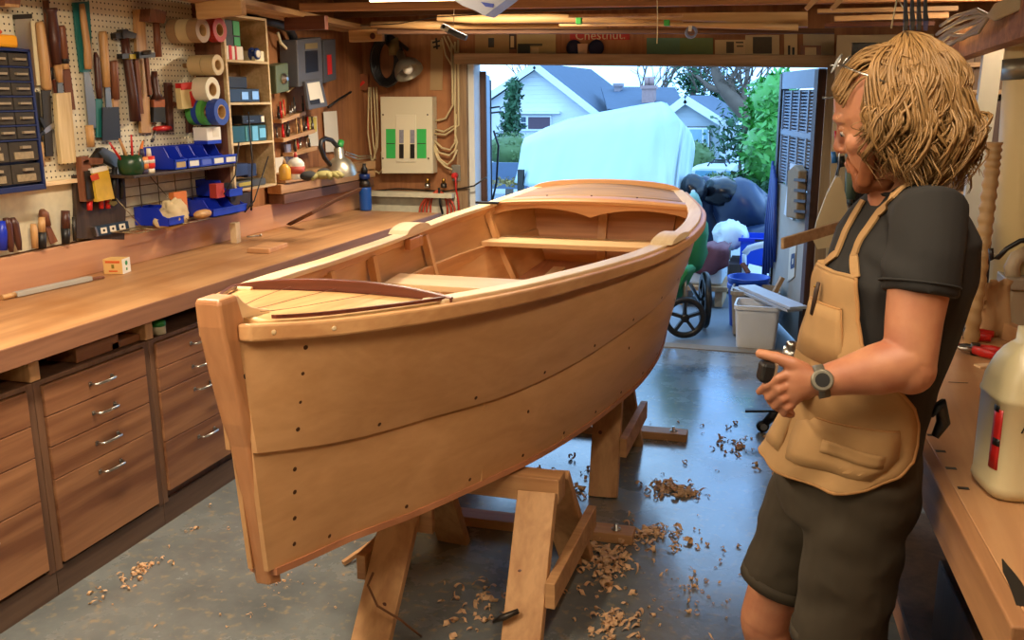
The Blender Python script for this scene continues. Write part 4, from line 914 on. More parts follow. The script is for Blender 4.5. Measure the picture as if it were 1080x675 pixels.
part(MB().lathe([(.014, .0402), (.02, .0402), (.02, .044), (.014, .044)], c, (1, 0, 0), 14), 'hub', M_paper, t)
fbox('card_box', 'small cream carton at the far end of the top shelf', 'box', 271, 54, 280, 63, .08, M_cream, (), zsnap=zs[0])
fbox('drill_case', 'black flat case on the middle shelf under the top one', 'case', 242, 81, 262, 93, .1, M_black, ())
fbox('router_case', 'dark case with two shiny metal lids on the second shelf', 'case', 242, 93.5, 275, 107, .1, plain('charcoal_case', '#20262b', .35), [('metal_lid', M_steel, (.42, .2, .62, .75)), ('metal_lid', M_steel, (.75, .2, .95, .8))], zsnap=zs[1])
fbox('black_case', 'small black boxed tool with a white end on the third shelf', 'case', 258, 121, 280, 131, .1, M_black, [('white_end', M_paper, (.84, .15, .98, .85)), ('white_line', M_grey, (.15, .3, .5, .4))])
fbox('drill_case', 'large teal tool case with pale blue print on the third shelf', 'case', 244, 131.5, 282, 149, .12, M_teal, [('pale_blue_print', M_ltblue, (.6, .05, .75, .95)), ('pale_blue_print', M_ltblue, (.8, .2, .97, .8)), ('light_stripe', plain('sea_green', '#4d8a84', .4), (.42, .05, .46, .95))], zsnap=zs[2])
fbox('tool_box', 'blue grey tool box on the lowest shelf at the near end', 'box', 247, 172, 263, 187, .1, plain('slate_blue', '#27335a', .45), ())
fbox('tool_box', 'dark blue tool box on the lowest shelf at the far end', 'box', 263.5, 172, 272, 187, .1, plain('slate_blue2', '#1f2848', .45), ())
fbox('flat_case', 'flat grey case with a yellowish label on the lowest shelf', 'case', 246, 187.5, 282, 197, .12, plain('grey_case', '#4a4a46', .5), [('yellow_label', plain('dull_yellow', '#b3a24a', .6), (.2, .3, .55, .8))], zsnap=zs[3])
for k, (a, b, c_) in enumerate((((262, 118), (266, 170), (265, 222)), ((252, 150), (248, 185), (236, 205)), ((283, 165), (268, 212), (258, 224)))):
    solo(MB().tube([FP.p(a[0], a[1], .03), FP.p(b[0], b[1], .05), FP.p(c_[0], c_[1], .02)], .004, 6), 'power_cord', M_black, ('black power cord hanging straight in front of the shelf unit', 'black power cord curving from the teal case to the bins', 'black power cord looping at the far edge of the shelf unit')[k], 'cord', 'cords hanging from the shelf unit')
fbox('motor_box', 'brown box under the shelf unit behind the cords', 'box', 246, 202, 268, 222, .14, M_dkbrd, ())

# ------------------------------------------------------------------ drill racks and fittings further along the left wall
M_bits = [M_steel, M_dsteel, M_black, M_handle_tan, M_red, M_grey]
def rack(px0, py0, px1, py1, n, lab):
    a, b = LW.p(px0, py0), LW.p(px1, py1); t = thing('drill_rack', lab, 'rack', tuple(a.lerp(b, .5)), 'drill bit racks')
    part(MB().beam(a + V((.035, 0, 0)), b + V((.035, 0, 0)), .07, .022), 'rack_board', M_brd, t)
    for k in range(n):
        q = a.lerp(b, (k + .5) / n) + V((rnd.choice((.02, .045, .06)), 0, .0115)); hh = rnd.uniform(.05, .10)
        r = rnd.uniform(.005, .010); m = MB().tube([q, q + V((0, 0, hh * .5)), q + V((0, 0, hh * .52)), q + V((0, 0, hh))], [r, r, r * .6, r * .5], 7)
        solo(m, 'drill_bit', rnd.choice(M_bits), 'drill bit or driver standing in the wall racks beyond the shelf unit', 'drill bit', 'bits standing in the wall racks')
rack(286, 128, 312, 119, 11, 'uppermost drill rack on the left wall beyond the shelf unit')
rack(288, 148, 322, 138, 14, 'second drill rack down on the left wall beyond the shelf unit')
rack(298, 163, 324, 156, 9, 'third drill rack down on the left wall beyond the shelf unit')
wt('hanging_tools', 'striped blue and white level hanging under the drill racks', 'level', [('body', plain('pale_lilac_print', '#8a8fb0', .5), [(303, 152, 5), (306, 176, 5)], .02, .015)], None)
wt('paper_note', 'white printed paper pinned low on the left wall behind the bottles', 'paper', [('sheet', M_paper, [(294, 166, 18), (297, 186, 18)], .004, .002)], None)
t = thing('pipe_jig', 'white plastic elbow fitting hanging above the drill racks', 'fitting', tuple(LW.p(280, 100, .04)))
part(LW.line(MB(), [(271, 58, .05), (276, 63, .05), (278, 72, .05), (278, 103, .05)], .022, 10), 'pipe', M_cream, t)
part(LW.line(MB(), [(283, 80, .04), (289, 79, .04), (290, 86, .04), (285, 98, .04), (279, 103, .04)], .006, 6), 'handle', M_cream, t)
for py in (89, 96): part(MB().lathe([(.011, 0), (.011, .002)], LW.p(278, py, .072), (1, 0, 0), 12), 'hole', M_black, t)
sw = thing('switch_box', 'old green metal switch box with a round knob on the left wall', 'switch box', tuple(LW.p(298, 97)))
part(LW.poly(MB(), [(291, 69), (304, 66), (305, 96), (292, 99)], .002, .09), 'box', plain('old_green_enamel', '#5d6950', .5), sw, .006)
part(MB().lathe([(.03, 0), (.03, .012), (.012, .016), (.012, .03)], LW.p(298.5, 83, .092), (1, 0, 0), 16), 'knob', M_steel, sw)
part(LW.line(MB(), [(304, 82, .05), (311, 86, .05), (310, 92, .05), (303, 97, .05)], .005, 6), 'lever', M_cream, sw)
mt_ = thing('meter_cabinet', 'dark grey electric switch cabinet on the left wall near the corner', 'electric cabinet', tuple(LW.p(330, 90)))
M_egrey = plain('grey_enamel', '#54555a', .45)
part(LW.poly(MB(), [(313, 42), (339, 39), (341, 88), (315, 92)], .002, .12), 'main_box', M_egrey, mt_, .006)
part(LW.poly(MB(), [(341, 42), (354, 41), (355, 84), (342, 88)], .002, .10), 'side_box', plain('darker_grey_enamel', '#45464b', .45), mt_, .006)
part(LW.poly(MB(), [(322, 54), (335, 53), (336, 75), (323, 77)], .123, .002), 'window', M_black, mt_)
part(LW.poly(MB(), [(322, 46), (335, 45), (335, 51), (322, 52)], .123, .002), 'name_plate', plain('dull_brass_plate', '#7a6a48', .5), mt_)
part(LW.poly(MB(), [(345, 58), (349.5, 57.5), (350.5, 78), (346, 79)], .103, .002), 'red_label', M_red, mt_)
part(LW.poly(MB(), [(322, 86), (339, 83), (346, 112), (326, 116)], .125, .02), 'open_lid', M_egrey, mt_, .003)
part(LW.poly(MB(), [(324, 88), (337, 86), (342, 108), (328, 110)], .146, .001), 'paper_sheet', M_paper, mt_)
part(LW.poly(MB(), [(327, 106), (337, 104), (338, 109), (328, 110.5)], .1475, .001), 'dark_print', M_dsteel, mt_)
solo(LW.line(MB(), [(262, 18, .06), (290, 24, .07), (305, 30, .07), (311, 44, .06)], .026, 10), 'conduit', plain('black_conduit', '#2a2a2c', .5), 'fat black conduit running along the top of the left wall into the grey cabinet', 'conduit')
solo(LW.line(MB(), [(293, 34, .05), (296, 45, .05), (303, 52, .05), (312, 53, .06)], .008, 8), 'cable', M_cream, 'white cable curving into the side of the grey switch cabinet', 'cable')
solo(LW.line(MB(), [(346, 113, .03), (357, 105, .03), (370, 97, .03)], .008, 8), 'cable', M_black, 'black cable rising from the grey cabinet lid towards the corner', 'cable')
wt('paper_note', 'yellow and white calendar sheet pinned on the left wall near the lamp', 'paper', [('sheet', M_paper, [(329, 123, 10), (331, 154, 10)], .004, .002), ('yellow_top', plain('yellow_print', '#cdb95a', .7), [(329, 123.5, 9.5), (329.6, 139, 9.5)], .006, .001)], None)
wt('paper_note', 'plain white paper sheet pinned on the left wall behind the lamp', 'paper', [('sheet', M_paper, [(348, 117.5, 14), (351, 160, 14)], .004, .002)], None)
# articulated desk lamp
lp = thing('desk_lamp', 'silver domed desk lamp on a black curved arm over the board stack', 'lamp', tuple(LW.p(345, 175, .1)))
XD = -2.82; LPn = Plane(lambda x, y, o: atx(x, y, XD + o), (1, 0, 0))
part(LPn.line(MB(), [(348, 174), (342, 166), (338, 155), (338.5, 149), (343, 146), (350, 148), (357, 156)], .014, 10), 'arm', M_black, lp)
dm = LPn.p(360, 184); ax = (LPn.p(357, 157) - dm).normalized()
part(MB().lathe([(.10, 0), (.098, .02), (.088, .055), (.068, .085), (.04, .105), (.032, .11), (.030, .165), (.02, .175)], dm, ax, 26, caps=False), 'shade', plain('satin_aluminium', '#b9b3a0', .35, .85), lp)
part(MB().ell(dm + ax * .04, .035), 'bulb', M_cream, lp)
part(MB().tube([LPn.p(364, 160), LPn.p(378, 165), aty(391, 164, 6.27)], .006, 6).tube([LPn.p(364, 163), LPn.p(378, 168), aty(391, 166, 6.27)], .006, 6), 'spring_arm', M_steel, lp)
part(MB().cyl(LPn.p(358, 156), LPn.p(360, 149), .02, 10), 'green_cap', M_green, lp)
# ------------------------------------------------------------------ front wall, left of the doorway
YW = YF - .003
FW = Plane(lambda x, y, o: aty(x, y, YW - o), (0, -1, 0))
pn = thing('breaker_panel', 'cream breaker panel with two green labels on the front wall', 'electric panel', tuple(FW.p(429, 183)))
part(FW.poly(MB(), [(401, 102), (455.5, 102), (456.5, 183), (402.5, 183)], .0, .09), 'box', plain('cream_enamel', '#d6cfb2', .45, var=.03), pn, .004)
part(FW.poly(MB(), [(417, 121), (438.5, 121), (438.5, 171), (418, 171)], .09, .008), 'door', plain('cream_enamel_door', '#ddd6ba', .45, var=.03), pn, .003)
part(FW.poly(MB(), [(420, 137), (436.5, 137), (436.5, 167), (420.5, 167)], .098, .002), 'breaker_strip', M_cream, pn)
for x in (421, 432.5):
    part(FW.poly(MB(), [(x, 137), (x + 4.5, 137), (x + 4.5, 151), (x, 151)], .1, .004), 'breakers', plain('mixed_breakers', '#8a8a96', .5, var=.4, scale=60), pn)
    part(FW.poly(MB(), [(x, 152), (x + 4.5, 152), (x + 4.5, 167), (x, 167)], .1, .005), 'black_breakers', M_black, pn)
gm = plain('bright_green_label', '#35b556', .6, var=.03)
for x in (407, 439.5):
    g = part(FW.poly(MB(), [(x, 136), (x + 10, 136), (x + 10, 167), (x + .3, 167)], .09, .002), 'green_label', gm, pn)
    part(FW.poly(MB(), [(x + .5, 151), (x + 9.5, 151), (x + 9.5, 151.8), (x + .5, 151.8)], .092, .001), 'printed_line', M_dsteel, g)
for q in ((404, 121), (451, 121), (404, 167), (452, 167)): part(MB().lathe([(.006, 0), (.006, .003)], FW.p(*q, .09), (0, -1, 0), 10), 'screw', M_dsteel, pn)
M_cable = plain('cream_cable', '#c9b78a', .55)
for k, pts in enumerate(([(457, 128), (470, 125), (478, 110), (476, 45)], [(457, 136), (468, 139), (480, 132), (480, 44)], [(458, 141), (470, 142), (484, 132), (483, 42)], [(457, 147), (466, 156), (475, 158), (480, 150), (481, 120)], [(457, 150), (463, 161), (474, 164), (480, 158), (482, 150), (480, 142)], [(457, 153), (464, 168), (472, 174), (478, 168), (482, 158)], [(457, 155), (462, 168), (470, 176), (477, 179)])):
    solo(FW.line(MB(), [(x, y, .03 + .004 * k) for x, y in pts], .0075, 7), 'house_cable', M_cable, ['cable rising from the top of the breaker panel side', 'second cable down from the breaker panel side', 'third cable down from the breaker panel side', 'upper looped cable beside the breaker panel', 'middle looped cable beside the breaker panel', 'lowest looped cable beside the breaker panel', 'cable running from the breaker panel to the grey socket'][k], 'cable', 'cream cables beside the breaker panel')
for k, pts in enumerate(([(391, 92), (392, 130), (394, 155), (396, 168)], [(394, 92), (396, 130), (397, 150), (394, 166)], [(397, 92), (399, 135), (398, 155), (393, 170), (394, 179), (400, 183), (404, 177), (402, 160)], [(389, 92), (388, 140), (392, 170), (396, 182)])):
    solo(FW.line(MB(), [(x, y, .012 + .006 * k) for x, y in pts], .006, 6), 'house_cable', M_cable, ['first', 'second', 'long looped', 'fourth'][k] + ' cream cable hanging left of the breaker panel', 'cable', 'cream cables left of the breaker panel')
sk = thing('wall_socket', 'grey metal socket box with a red plug on the front wall', 'socket', tuple(FW.p(480, 191)))
part(FW.poly(MB(), [(476, 174), (485, 174), (485.5, 191), (476.5, 191)], .0, .04), 'box', plain('galvanised', '#8d9088', .45, .6), sk, .004)
part(MB().lathe([(.022, 0), (.022, .03), (.012, .045)], FW.p(480.5, 185, .04), (0, -1, 0), 12), 'red_plug', M_red, sk)
M_orange = plain('orange_cord', '#b8452a', .5)
solo(FW.line(MB(), [(480.5, 187, .08), (481, 200, .05), (484, 215, .06), (483, 232, .08)], .006, 7), 'extension_cord', M_red, 'thin red cord hanging from the red plug', 'cord')
m = MB()
for k in range(7):
    w = 10 + k * 2.4; pts = [(462 + w * .9 * sin(a) * (1 if k % 2 else -1) * .9, 201 + 34 * (1 - cos(a)) / 1.6 + k * .5, .05 + .008 * k) for a in [i * pi / 12 for i in range(13)]]
    FW.line(m, pts, .008, 7)
solo(m, 'extension_cord', M_orange, 'coil of orange red cord hanging on the white wall by the doorway', 'cord')
solo(FW.line(MB(), [(463, 198, .10), (464, 214, .10), (467, 226, .10)], .008, 6), 'cord_strap', M_black, 'black strap hanging in front of the orange cord coil', 'strap')
solo(FW.line(MB(), [(380, 203, .02), (420, 199, .02), (470, 202, .03), (500, 196, .06), (513, 187, .06)], .006, 6), 'cable', M_dsteel, 'dark cable running along the top of the white wall to the doorway', 'cable')
for px in (451, 468):
    q = FW.p(px, 198, .07); t = thing('small_jar', ('left' if px < 460 else 'right') + ' small metal jar on the white wall ledge above the orange coil', 'jar', tuple(q), 'small jars on the white wall ledge')
    part(MB().lathe([(.02, 0), (.022, .004), (.022, .03)], q, (0, 0, 1), 14), 'body', M_steel if px < 460 else M_dsteel, t); part(MB().lathe([(.012, .03), (.012, .06), (.006, .066)], q, (0, 0, 1), 12), 'neck', M_brass, t)
solo(MB().bb((XL, YF - .12, 1.0), (JL - .12, YF - .001, 1.032)), 'wall_ledge', MATS['chalky_white_wall'], 'narrow ledge on top of the white wall section by the doorway', 'ledge')
solo(FW.line(MB(), [(377.5, 92, .02), (377.5, 180, .02)], .02, 10), 'drain_pipe', M_black, 'black vertical pipe in the corner of the front wall', 'pipe')
wt('red_sign', 'dark orange warning plate high in the corner', 'sign', [('plate', plain('dark_orange_plate', '#7d4a2c', .6), [(380, 78, 17), (380, 95, 17)], .03, .03), ('ring', M_red, [(375, 86, 3), (379, 91, 3), (384, 86, 3)], .047, .003)], None, FW)
# clamp lamp and dark cable loops
cl = thing('clamp_lamp', 'clamp work lamp with a silver bowl reflector hanging high on the front wall', 'lamp', tuple(FW.p(428, 60, .2)))
c = FW.p(432, 77, .24); ax = V((-.5, .22, .8)).normalized()
part(MB().lathe([(.10, 0), (.098, .02), (.085, .06), (.055, .09), (.028, .10), (.028, .16), (.018, .17)], c, ax, 26, caps=False), 'reflector', plain('worn_aluminium', '#9a917e', .4, .8), cl)
part(MB().ell(c + ax * .03, .034), 'bulb', plain('frosted_bulb', '#f1ead8', .3), cl)
part(MB().tube([c + ax * .16, c + ax * .2 + V((0, .03, .04)), FW.p(430, 52, .05)], .012, 8), 'clamp_arm', M_dsteel, cl)
for k in range(6):
    pts = [(408 + (9 + k * 1.6) * sin(a), 64 + (20 + k * 1.5) * -cos(a), .04 + .02 * k) for a in [i * 2 * pi / 16 for i in range(17)]]
    solo(FW.line(MB(), pts, .010, 6), 'cable_loop', M_black, 'loop of black cable hanging high in the corner beside the clamp lamp', 'cable', 'black cable loops in the corner')
solo(FW.line(MB(), [(410, 48, .2), (415, 43, .2), (416, 58, .2)], .04, 8), 'work_glove', plain('dull_green_orange', '#6a5a34', .8, var=.3), 'dull green cloth bundle hanging among the black cable loops', 'cloth')
wt('paper_strip', 'tall paper strip with dark brush marks pinned left of the doorway', 'paper', [('sheet', plain('brown_paper', '#a98d63', .8), [(461, 42, 13), (460, 95, 13)], .004, .002), ('brush_mark', M_black, [(456, 45, 2), (464, 43, 2)], .006, .001), ('brush_mark', M_black, [(460, 40, 2), (461, 52, 2)], .006, .001), ('brush_mark', M_black, [(457, 50, 2), (464, 48, 2)], .006, .001)], None, FW)
for k, pts in enumerate(([(468, 38), (478, 60), (480, 100)], [(472, 38), (484, 60), (484, 110)], [(466, 40), (470, 58), (477, 70), (477, 110)])):
    solo(FW.line(MB(), [(x, y, .014 + .008 * k) for x, y in pts], .006, 6), 'house_cable', M_cable, ['shortest', 'outer', 'wavy'][k] + ' cable falling from the ceiling between paper strip and doorway', 'cable', 'cables falling beside the doorway')

# ------------------------------------------------------------------ pinned things over the doorway
def pin(name, label, cat, x0_, y0_, x1_, y1_, mt, extras=(), o=.003, th=.004):
    t = thing(name, label, cat, tuple(FW.p((x0_ + x1_) / 2, y1_, o)), 'things pinned over the doorway')
    part(FW.poly(MB(), [(x0_, y0_), (x1_, y0_), (x1_, y1_), (x0_, y1_)], o, th), 'sheet', mt, t)
    for nm, m2, (a, b, c_, d) in extras: part(FW.poly(MB(), [(a, b), (c_, b), (c_, d), (a, d)], o + th, .002), nm, m2, t)
    return t
M_bpap = plain('aged_paper', '#c4ac84', .8, var=.12); M_print = plain('grey_print', '#4d4538', .8, var=.3, scale=50)
pin('poster', 'brown paper notice with a small dark figure pinned over the left end of the doorway', 'poster', 501, 32, 537, 60, plain('brown_notice', '#9c7d54', .8), [('dark_figure', M_black, (515, 40, 521, 50))])
pin('photo_print', 'small dark picture between the brown notice and the grey print', 'picture', 537, 36, 544, 52, M_dkbrd, [('figure', M_bpap, (538.5, 38, 542, 50))])
pin('poster', 'grey print with a dark house shape pinned beside the red banner', 'poster', 545, 36, 586, 62, plain('grey_poster', '#a8946a', .8), [('dark_block', plain('dark_teal_print', '#2c3434', .7), (546, 47, 559, 62)), ('dark_line', M_dsteel, (546, 46, 572, 48.5)), ('pale_block', M_bpap, (560, 50, 568, 62))])
bn = pin('banner', 'red banner with white script lettering over the doorway', 'banner', 601, 33, 664, 42, plain('dark_red_banner', '#a8281c', .7), (), .004, .003)
text('Chestnut.', .085, 'lettering', M_bpap, bn, FW.p(633, 37.3, .0078), (1, 0, 0), (0, 0, 1))
rs = thing('ribbon_rosette', 'pair of navy round patches with a pale square between them', 'rosette', tuple(FW.p(617, 60, .004)), 'things pinned over the doorway')
for x in (605.5, 629): part(MB().lathe([(.05, 0), (.052, .006), (.02, .012)], FW.p(x, 50.5, .004), (0, -1, 0), 20), 'round_patch', plain('navy_cloth', '#1b1f42', .8), rs)
part(FW.poly(MB(), [(609, 46), (620, 46), (619, 59), (610, 58)], .012, .004), 'pale_square', plain('pinkish_card', '#c9a58a', .8), rs)
pin('cloth', 'teal green cloth hanging over the middle of the doorway', 'cloth', 682, 40, 717, 59, plain('teal_cloth', '#5a7f6c', .85)); pin('cloth', 'olive green cloth hanging right of the teal one', 'cloth', 717, 40, 752, 59, plain('olive_cloth', '#6a7f56', .85))
pin('newspaper', 'narrow newspaper cutting right of the green cloths', 'newspaper', 754, 42, 786, 58, M_bpap, [('picture', M_print, (766, 44, 774, 56)), ('text_block', M_print, (776, 44, 784, 45.5)), ('text_block', M_print, (777, 48, 784, 49.5))])
pin('newspaper', 'larger newspaper page with a grey picture over the doorway', 'newspaper', 786, 37, 822, 60, plain('aged_paper2', '#bba680', .8), [('picture', M_print, (794, 39, 814, 56.5))], .004)
pin('newspaper', 'narrow page with two dark blots over the right end of the doorway', 'newspaper', 827, 35, 841, 64, M_bpap, [('blot', M_black, (831, 48, 833.5, 62)), ('blot', M_black, (835.5, 50, 838, 60)), ('blot', M_black, (833, 63, 839, 65.5))])
pin('picture_frame', 'small card in a brown frame over the right end of the doorway', 'picture', 844, 48, 866, 63, M_handle_br, [('card', M_bpap, (849, 50, 861, 60))], .01); pin('poster', 'grey sheet behind the brown frame at the right end of the doorway', 'poster', 847, 36, 880, 62, plain('grey_sheet', '#ab9c80', .8), (), .003)
# ------------------------------------------------------------------ joists, stored lumber, things hung from above
M_lum = wood('stored_lumber', '#d6a766', '#b3803f', 'x', .8, .5); M_lumy = wood('stored_lumber_long', '#c99a5c', '#a0733c', 'y', .8, .5); M_spar = wood('spar_pine', '#dcb272', '#c08f4c', 'x', .5, .45)
M_redw = wood('reddish_board', '#7c3f22', '#592b17', 'x', .8, .5)
def xbeam(Y, px0, py0, px1, py1, hgt, dep, nm, mt, label, cat='beam', ext=(0, 0), solo_=True):
    """timber across the room whose lower front edge runs between two pixels at distance Y"""
    a, b = aty(px0, py0, Y), aty(px1, py1, Y); d = (b - a).normalized(); a = a - d * ext[0]; b = b + d * ext[1]; up = V((0, 0, hgt / 2))
    m = MB().beam(a + up + V((0, dep / 2, 0)), b + up + V((0, dep / 2, 0)), dep, hgt); return solo(m, nm, mt, label, cat, bev=.003)
J = []
jm = MB().beam((aty(316, 12, 4.6).x, 4.62, aty(330, 11.5, 4.6).z + .02), (XR, 4.62, aty(1000, 5, 4.6).z + .02), .05, .04)
struct(jm, 'trim_7', M_joist, .003)
for k, (Y, z) in enumerate(((.9, 2.36), (1.7, 2.36), (5.0, 2.30), (5.9, 2.27))):
    struct(MB().bb((XL, Y, z - .07), (XR, Y + .04, z + .09)), 'trim_%d' % (8 + k), M_dark, .003)
# three lookouts on the left wall with lumber lying on them
zb1, zb2, zb3 = [aty(*q).z for q in ((230, 17, 3.95), (322, 31, 4.9), (386, 44, 5.75))]
for Y, px0, px1, py0, py1, mt, lb in ((3.95, 207, 255, 20.5, 15.5, M_lum, 'pale wooden bracket arm nearest, over the tape rolls'), (4.9, 300, 343, 32, 31, M_redw, 'reddish wooden bracket arm over the grey electric cabinet'), (5.75, 368, 403, 44.5, 43, M_lum, 'pale wooden bracket arm with a knot near the corner')):
    a, b = aty(px0, py0, Y), aty(px1, py1, Y); hh = .075
    m = MB().beam(V((a.x, Y + .02, a.z + hh / 2)), V((b.x, Y + .02, b.z + hh / 2)), .04, hh); o = solo(m, 'bracket_arm', mt, lb, 'bracket', 'bracket arms under the stored lumber', bev=.003)
q = aty(393, 38, 5.75); solo(MB().lathe([(.02, 0), (.014, .001)], (q.x, 5.749, q.z), (0, -1, 0), 12), 'knot', M_maho, 'dark round knot on the bracket arm near the corner', 'knot')
za, zc = zb1 + .078, zb3 + .077
for k, (xo, w, t, mt, lb) in enumerate(((0, .10, .03, M_lumy, 'outermost of the long boards lying on the bracket arms'), (-.115, .10, .035, M_brd, 'inner board beside the wall on the bracket arms'))):
    x0_ = aty(255, 10, 3.95).x - .06 + xo; x1_ = aty(388, 34, 5.9).x - .05 + xo
    m = MB().beam((x0_, 2.6, za + t / 2 + (za - zc) * .7), (x1_, 5.95, zc + t / 2), w, t); solo(m, 'stored_board', mt, lb, 'board', 'long boards stored under the ceiling on the left', bev=.003)
# lumber and spars lying across, near the doorway
def spar(Y, pts, nm, mt, lb, grp='spars stored over the doorway', flat=None):
    P_ = Plane(lambda x, y, o: aty(x, y, Y - o), (0, -1, 0)); return solo(P_.stroke(MB(), pts, 0, flat, 12), nm, mt, lb, 'spar', grp)
spar(5.45, [(392, 26, 7), (455, 27, 9), (560, 26, 9), (640, 27, 7)], 'wooden_spar', M_spar, 'long pale spar whose left end is near the corner, over the doorway')
spar(5.35, [(462, 19, 7), (500, 20, 10), (580, 19.5, 10), (660, 21, 8), (720, 22, 6)], 'wooden_spar', M_spar, 'thick pale spar over the left half of the doorway')
spar(5.35, [(660, 18, 4), (760, 18.5, 9), (842, 21, 15), (852, 21, 15)], 'paddle_blank', M_spar, 'broad pale blade blank with a rounded end over the right end of the doorway', flat=.10)
spar(5.25, [(590, 26.5, 2.5), (690, 26, 3), (780, 27, 8), (842, 28.5, 8)], 'wooden_spar', M_spar, 'slim spar thickening to the right below the blade blank')
spar(5.5, [(400, 33, 6), (640, 33, 5), (880, 33, 5)], 'ceiling_batten', M_dark, 'dark batten along the top of the wall over the doorway', 'battens over the doorway', .06)
spar(4.9, [(600, 17, 3), (690, 16, 3.5), (720, 16.5, 3)], 'thin_lath', M_brd, 'thin pale lath lying above the slim spar', flat=.02)
for k, (a, b) in enumerate((((880, 20, 5), (1000, 16, 6)), ((870, 27, 4), (985, 25, 4)), ((862, 12, 4), (1010, 9, 5)))):
    spar(4.7 + .2 * k, [a, b], 'stored_lath', [M_lum, M_redw, M_lum][k], ['pale lath stored above the right end of the blade blank', 'reddish lath stored right of the blade blank', 'topmost pale lath stored over the right wall'][k], 'laths over the right wall', .05)
for px, lb in ((852, 'left of two short pale stick ends hanging over the joist'), (879, 'right of two short pale stick ends hanging over the joist')):
    P3 = Plane(lambda x, y, o: aty(x, y, 3.6 - o), (0, -1, 0)); solo(P3.stroke(MB(), [(px + 9, -2, 6), (px - 2, 10, 4)], 0, .03), 'stick_end', M_lum, lb, 'stick', 'short stick ends over the joist')
for px, py, Y, lb in ((610, 21.5, 5.2, 'green tag clipped on the left spar over the doorway'), (703, 24.8, 5.15, 'green tag on the slim spar over the doorway')):
    P3 = Plane(lambda x, y, o: aty(x, y, Y - o), (0, -1, 0)); solo(P3.poly(MB(), [(px - 3, py - 4), (px + 3, py - 4), (px + 3, py + 4 - (px > 650) * 1.5), (px - 3, py + 4 - (px > 650) * 1.5)], 0, .03), 'green_tag', plain('neon_green_tag', '#3fb04a', .5), lb, 'tag', bev=.003)
P3 = Plane(lambda x, y, o: aty(x, y, 4.6 - o), (0, -1, 0))
t = thing('inspection_torch', 'grey tube torch with a pale open end hanging over the left end of the doorway', 'torch', tuple(P3.p(478, 34)))
part(P3.stroke(MB(), [(466, 28, 7), (471, 30, 7.5), (474, 32, 7)], 0), 'head', plain('pale_grey_plastic', '#b9b8a8', .4), t); part(P3.stroke(MB(), [(472, 31, 7), (484, 37, 7), (492, 40, 6)], .0), 'body', plain('dark_grey_plastic', '#3d4044', .4), t)
part(MB().lathe([(.010, .0), (.010, .002)], P3.p(468, 28, .018), (-.3, -1, 0), 12), 'lens', M_black, t)
solo(MB().tube([P3.p(478, 28), P3.p(479, 10), P3.p(480, -6)], .002, 5), 'string', M_cream, 'string holding the grey torch from the ceiling', 'string', 'strings hanging from the ceiling')
t = thing('plastic_sheet', 'translucent bluish plastic bag hanging to a point under the joist', 'bag', tuple(P3.p(516, 18)))
P2 = Plane(lambda x, y, o: aty(x, y, 3.75 - o), (0, -1, 0))
part(P2.stroke(MB(), [(514, -6, 74), (515, 5, 44), (516, 12, 18), (516, 17.5, 2)], 0, .12), 'bag', plain('bluish_film', '#aab0c6', .25, var=.15), t); part(P2.poly(MB(), [(507, 2), (521, 4), (520, 8), (512, 7)], .062, .002), 'blue_print', plain('blue_print', '#3f57c9', .5), t)
solo(MB().tube([aty(693, -4, 4.2), aty(693.5, 20, 4.2), aty(693, 46, 4.2)], .0022, 5), 'string', M_cream, 'thin string hanging down in front of the teal cloth', 'string', 'strings hanging from the ceiling')
t = thing('tape_roll', 'small roll of tape hanging under the slim spar over the doorway', 'tape', tuple(P3.p(729, 38))); c = P3.p(729, 34)
part(MB().lathe([(.018, -.012), (.028, -.012), (.028, .012), (.018, .012), (.018, -.012)], c, (.2, -1, .1), 18, smooth=False, caps=False), 'ring', plain('greyblue_tape', '#6b7590', .5), t)
part(P3.poly(MB(), [(726, 27), (730, 27), (729, 33), (726, 33)], .01, .008), 'paper_tab', M_paper, t)
solo(MB().tube([aty(940, 30, 3.3), aty(946, -2, 3.3), aty(955, 12, 3.3), aty(953, 34, 3.3)], .003, 5), 'string', M_cream, 'looped pale string hanging above the man’s head', 'string', 'strings hanging from the ceiling')
for k in range(4):
    x = 955 + 7 * k; P4 = Plane(lambda a, b, o: aty(a, b, 3.2 - o), (0, -1, 0)); t = thing('spring_clamp', ['first', 'second', 'third', 'fourth'][k] + ' from the left of the black spring clamps hanging over the man', 'clamp', tuple(P4.p(x, 32)), 'spring clamps hanging over the man')
    part(P4.stroke(MB(), [(x, -3, 2.5), (x, 14, 4), (x + .5, 22, 5)], 0, .03), 'jaw', M_black, t); part(P4.stroke(MB(), [(x + .5, 21, 5), (x, 32, 4)], 0, .02), 'tip', plain('purple_grey_pad', '#55507a', .5) if k == 3 else M_dsteel, t)
solo(MB().tube([aty(380, 27, 4.4), aty(420, 25, 4.4), aty(460, 18, 4.4), aty(560, 12, 4.4), aty(640, 9.5, 4.4), aty(700, 8, 4.4)], .003, 6), 'cable', plain('grey_brown_cable', '#3e3022', .6), 'slack grey brown cable running along under the joist', 'cable')
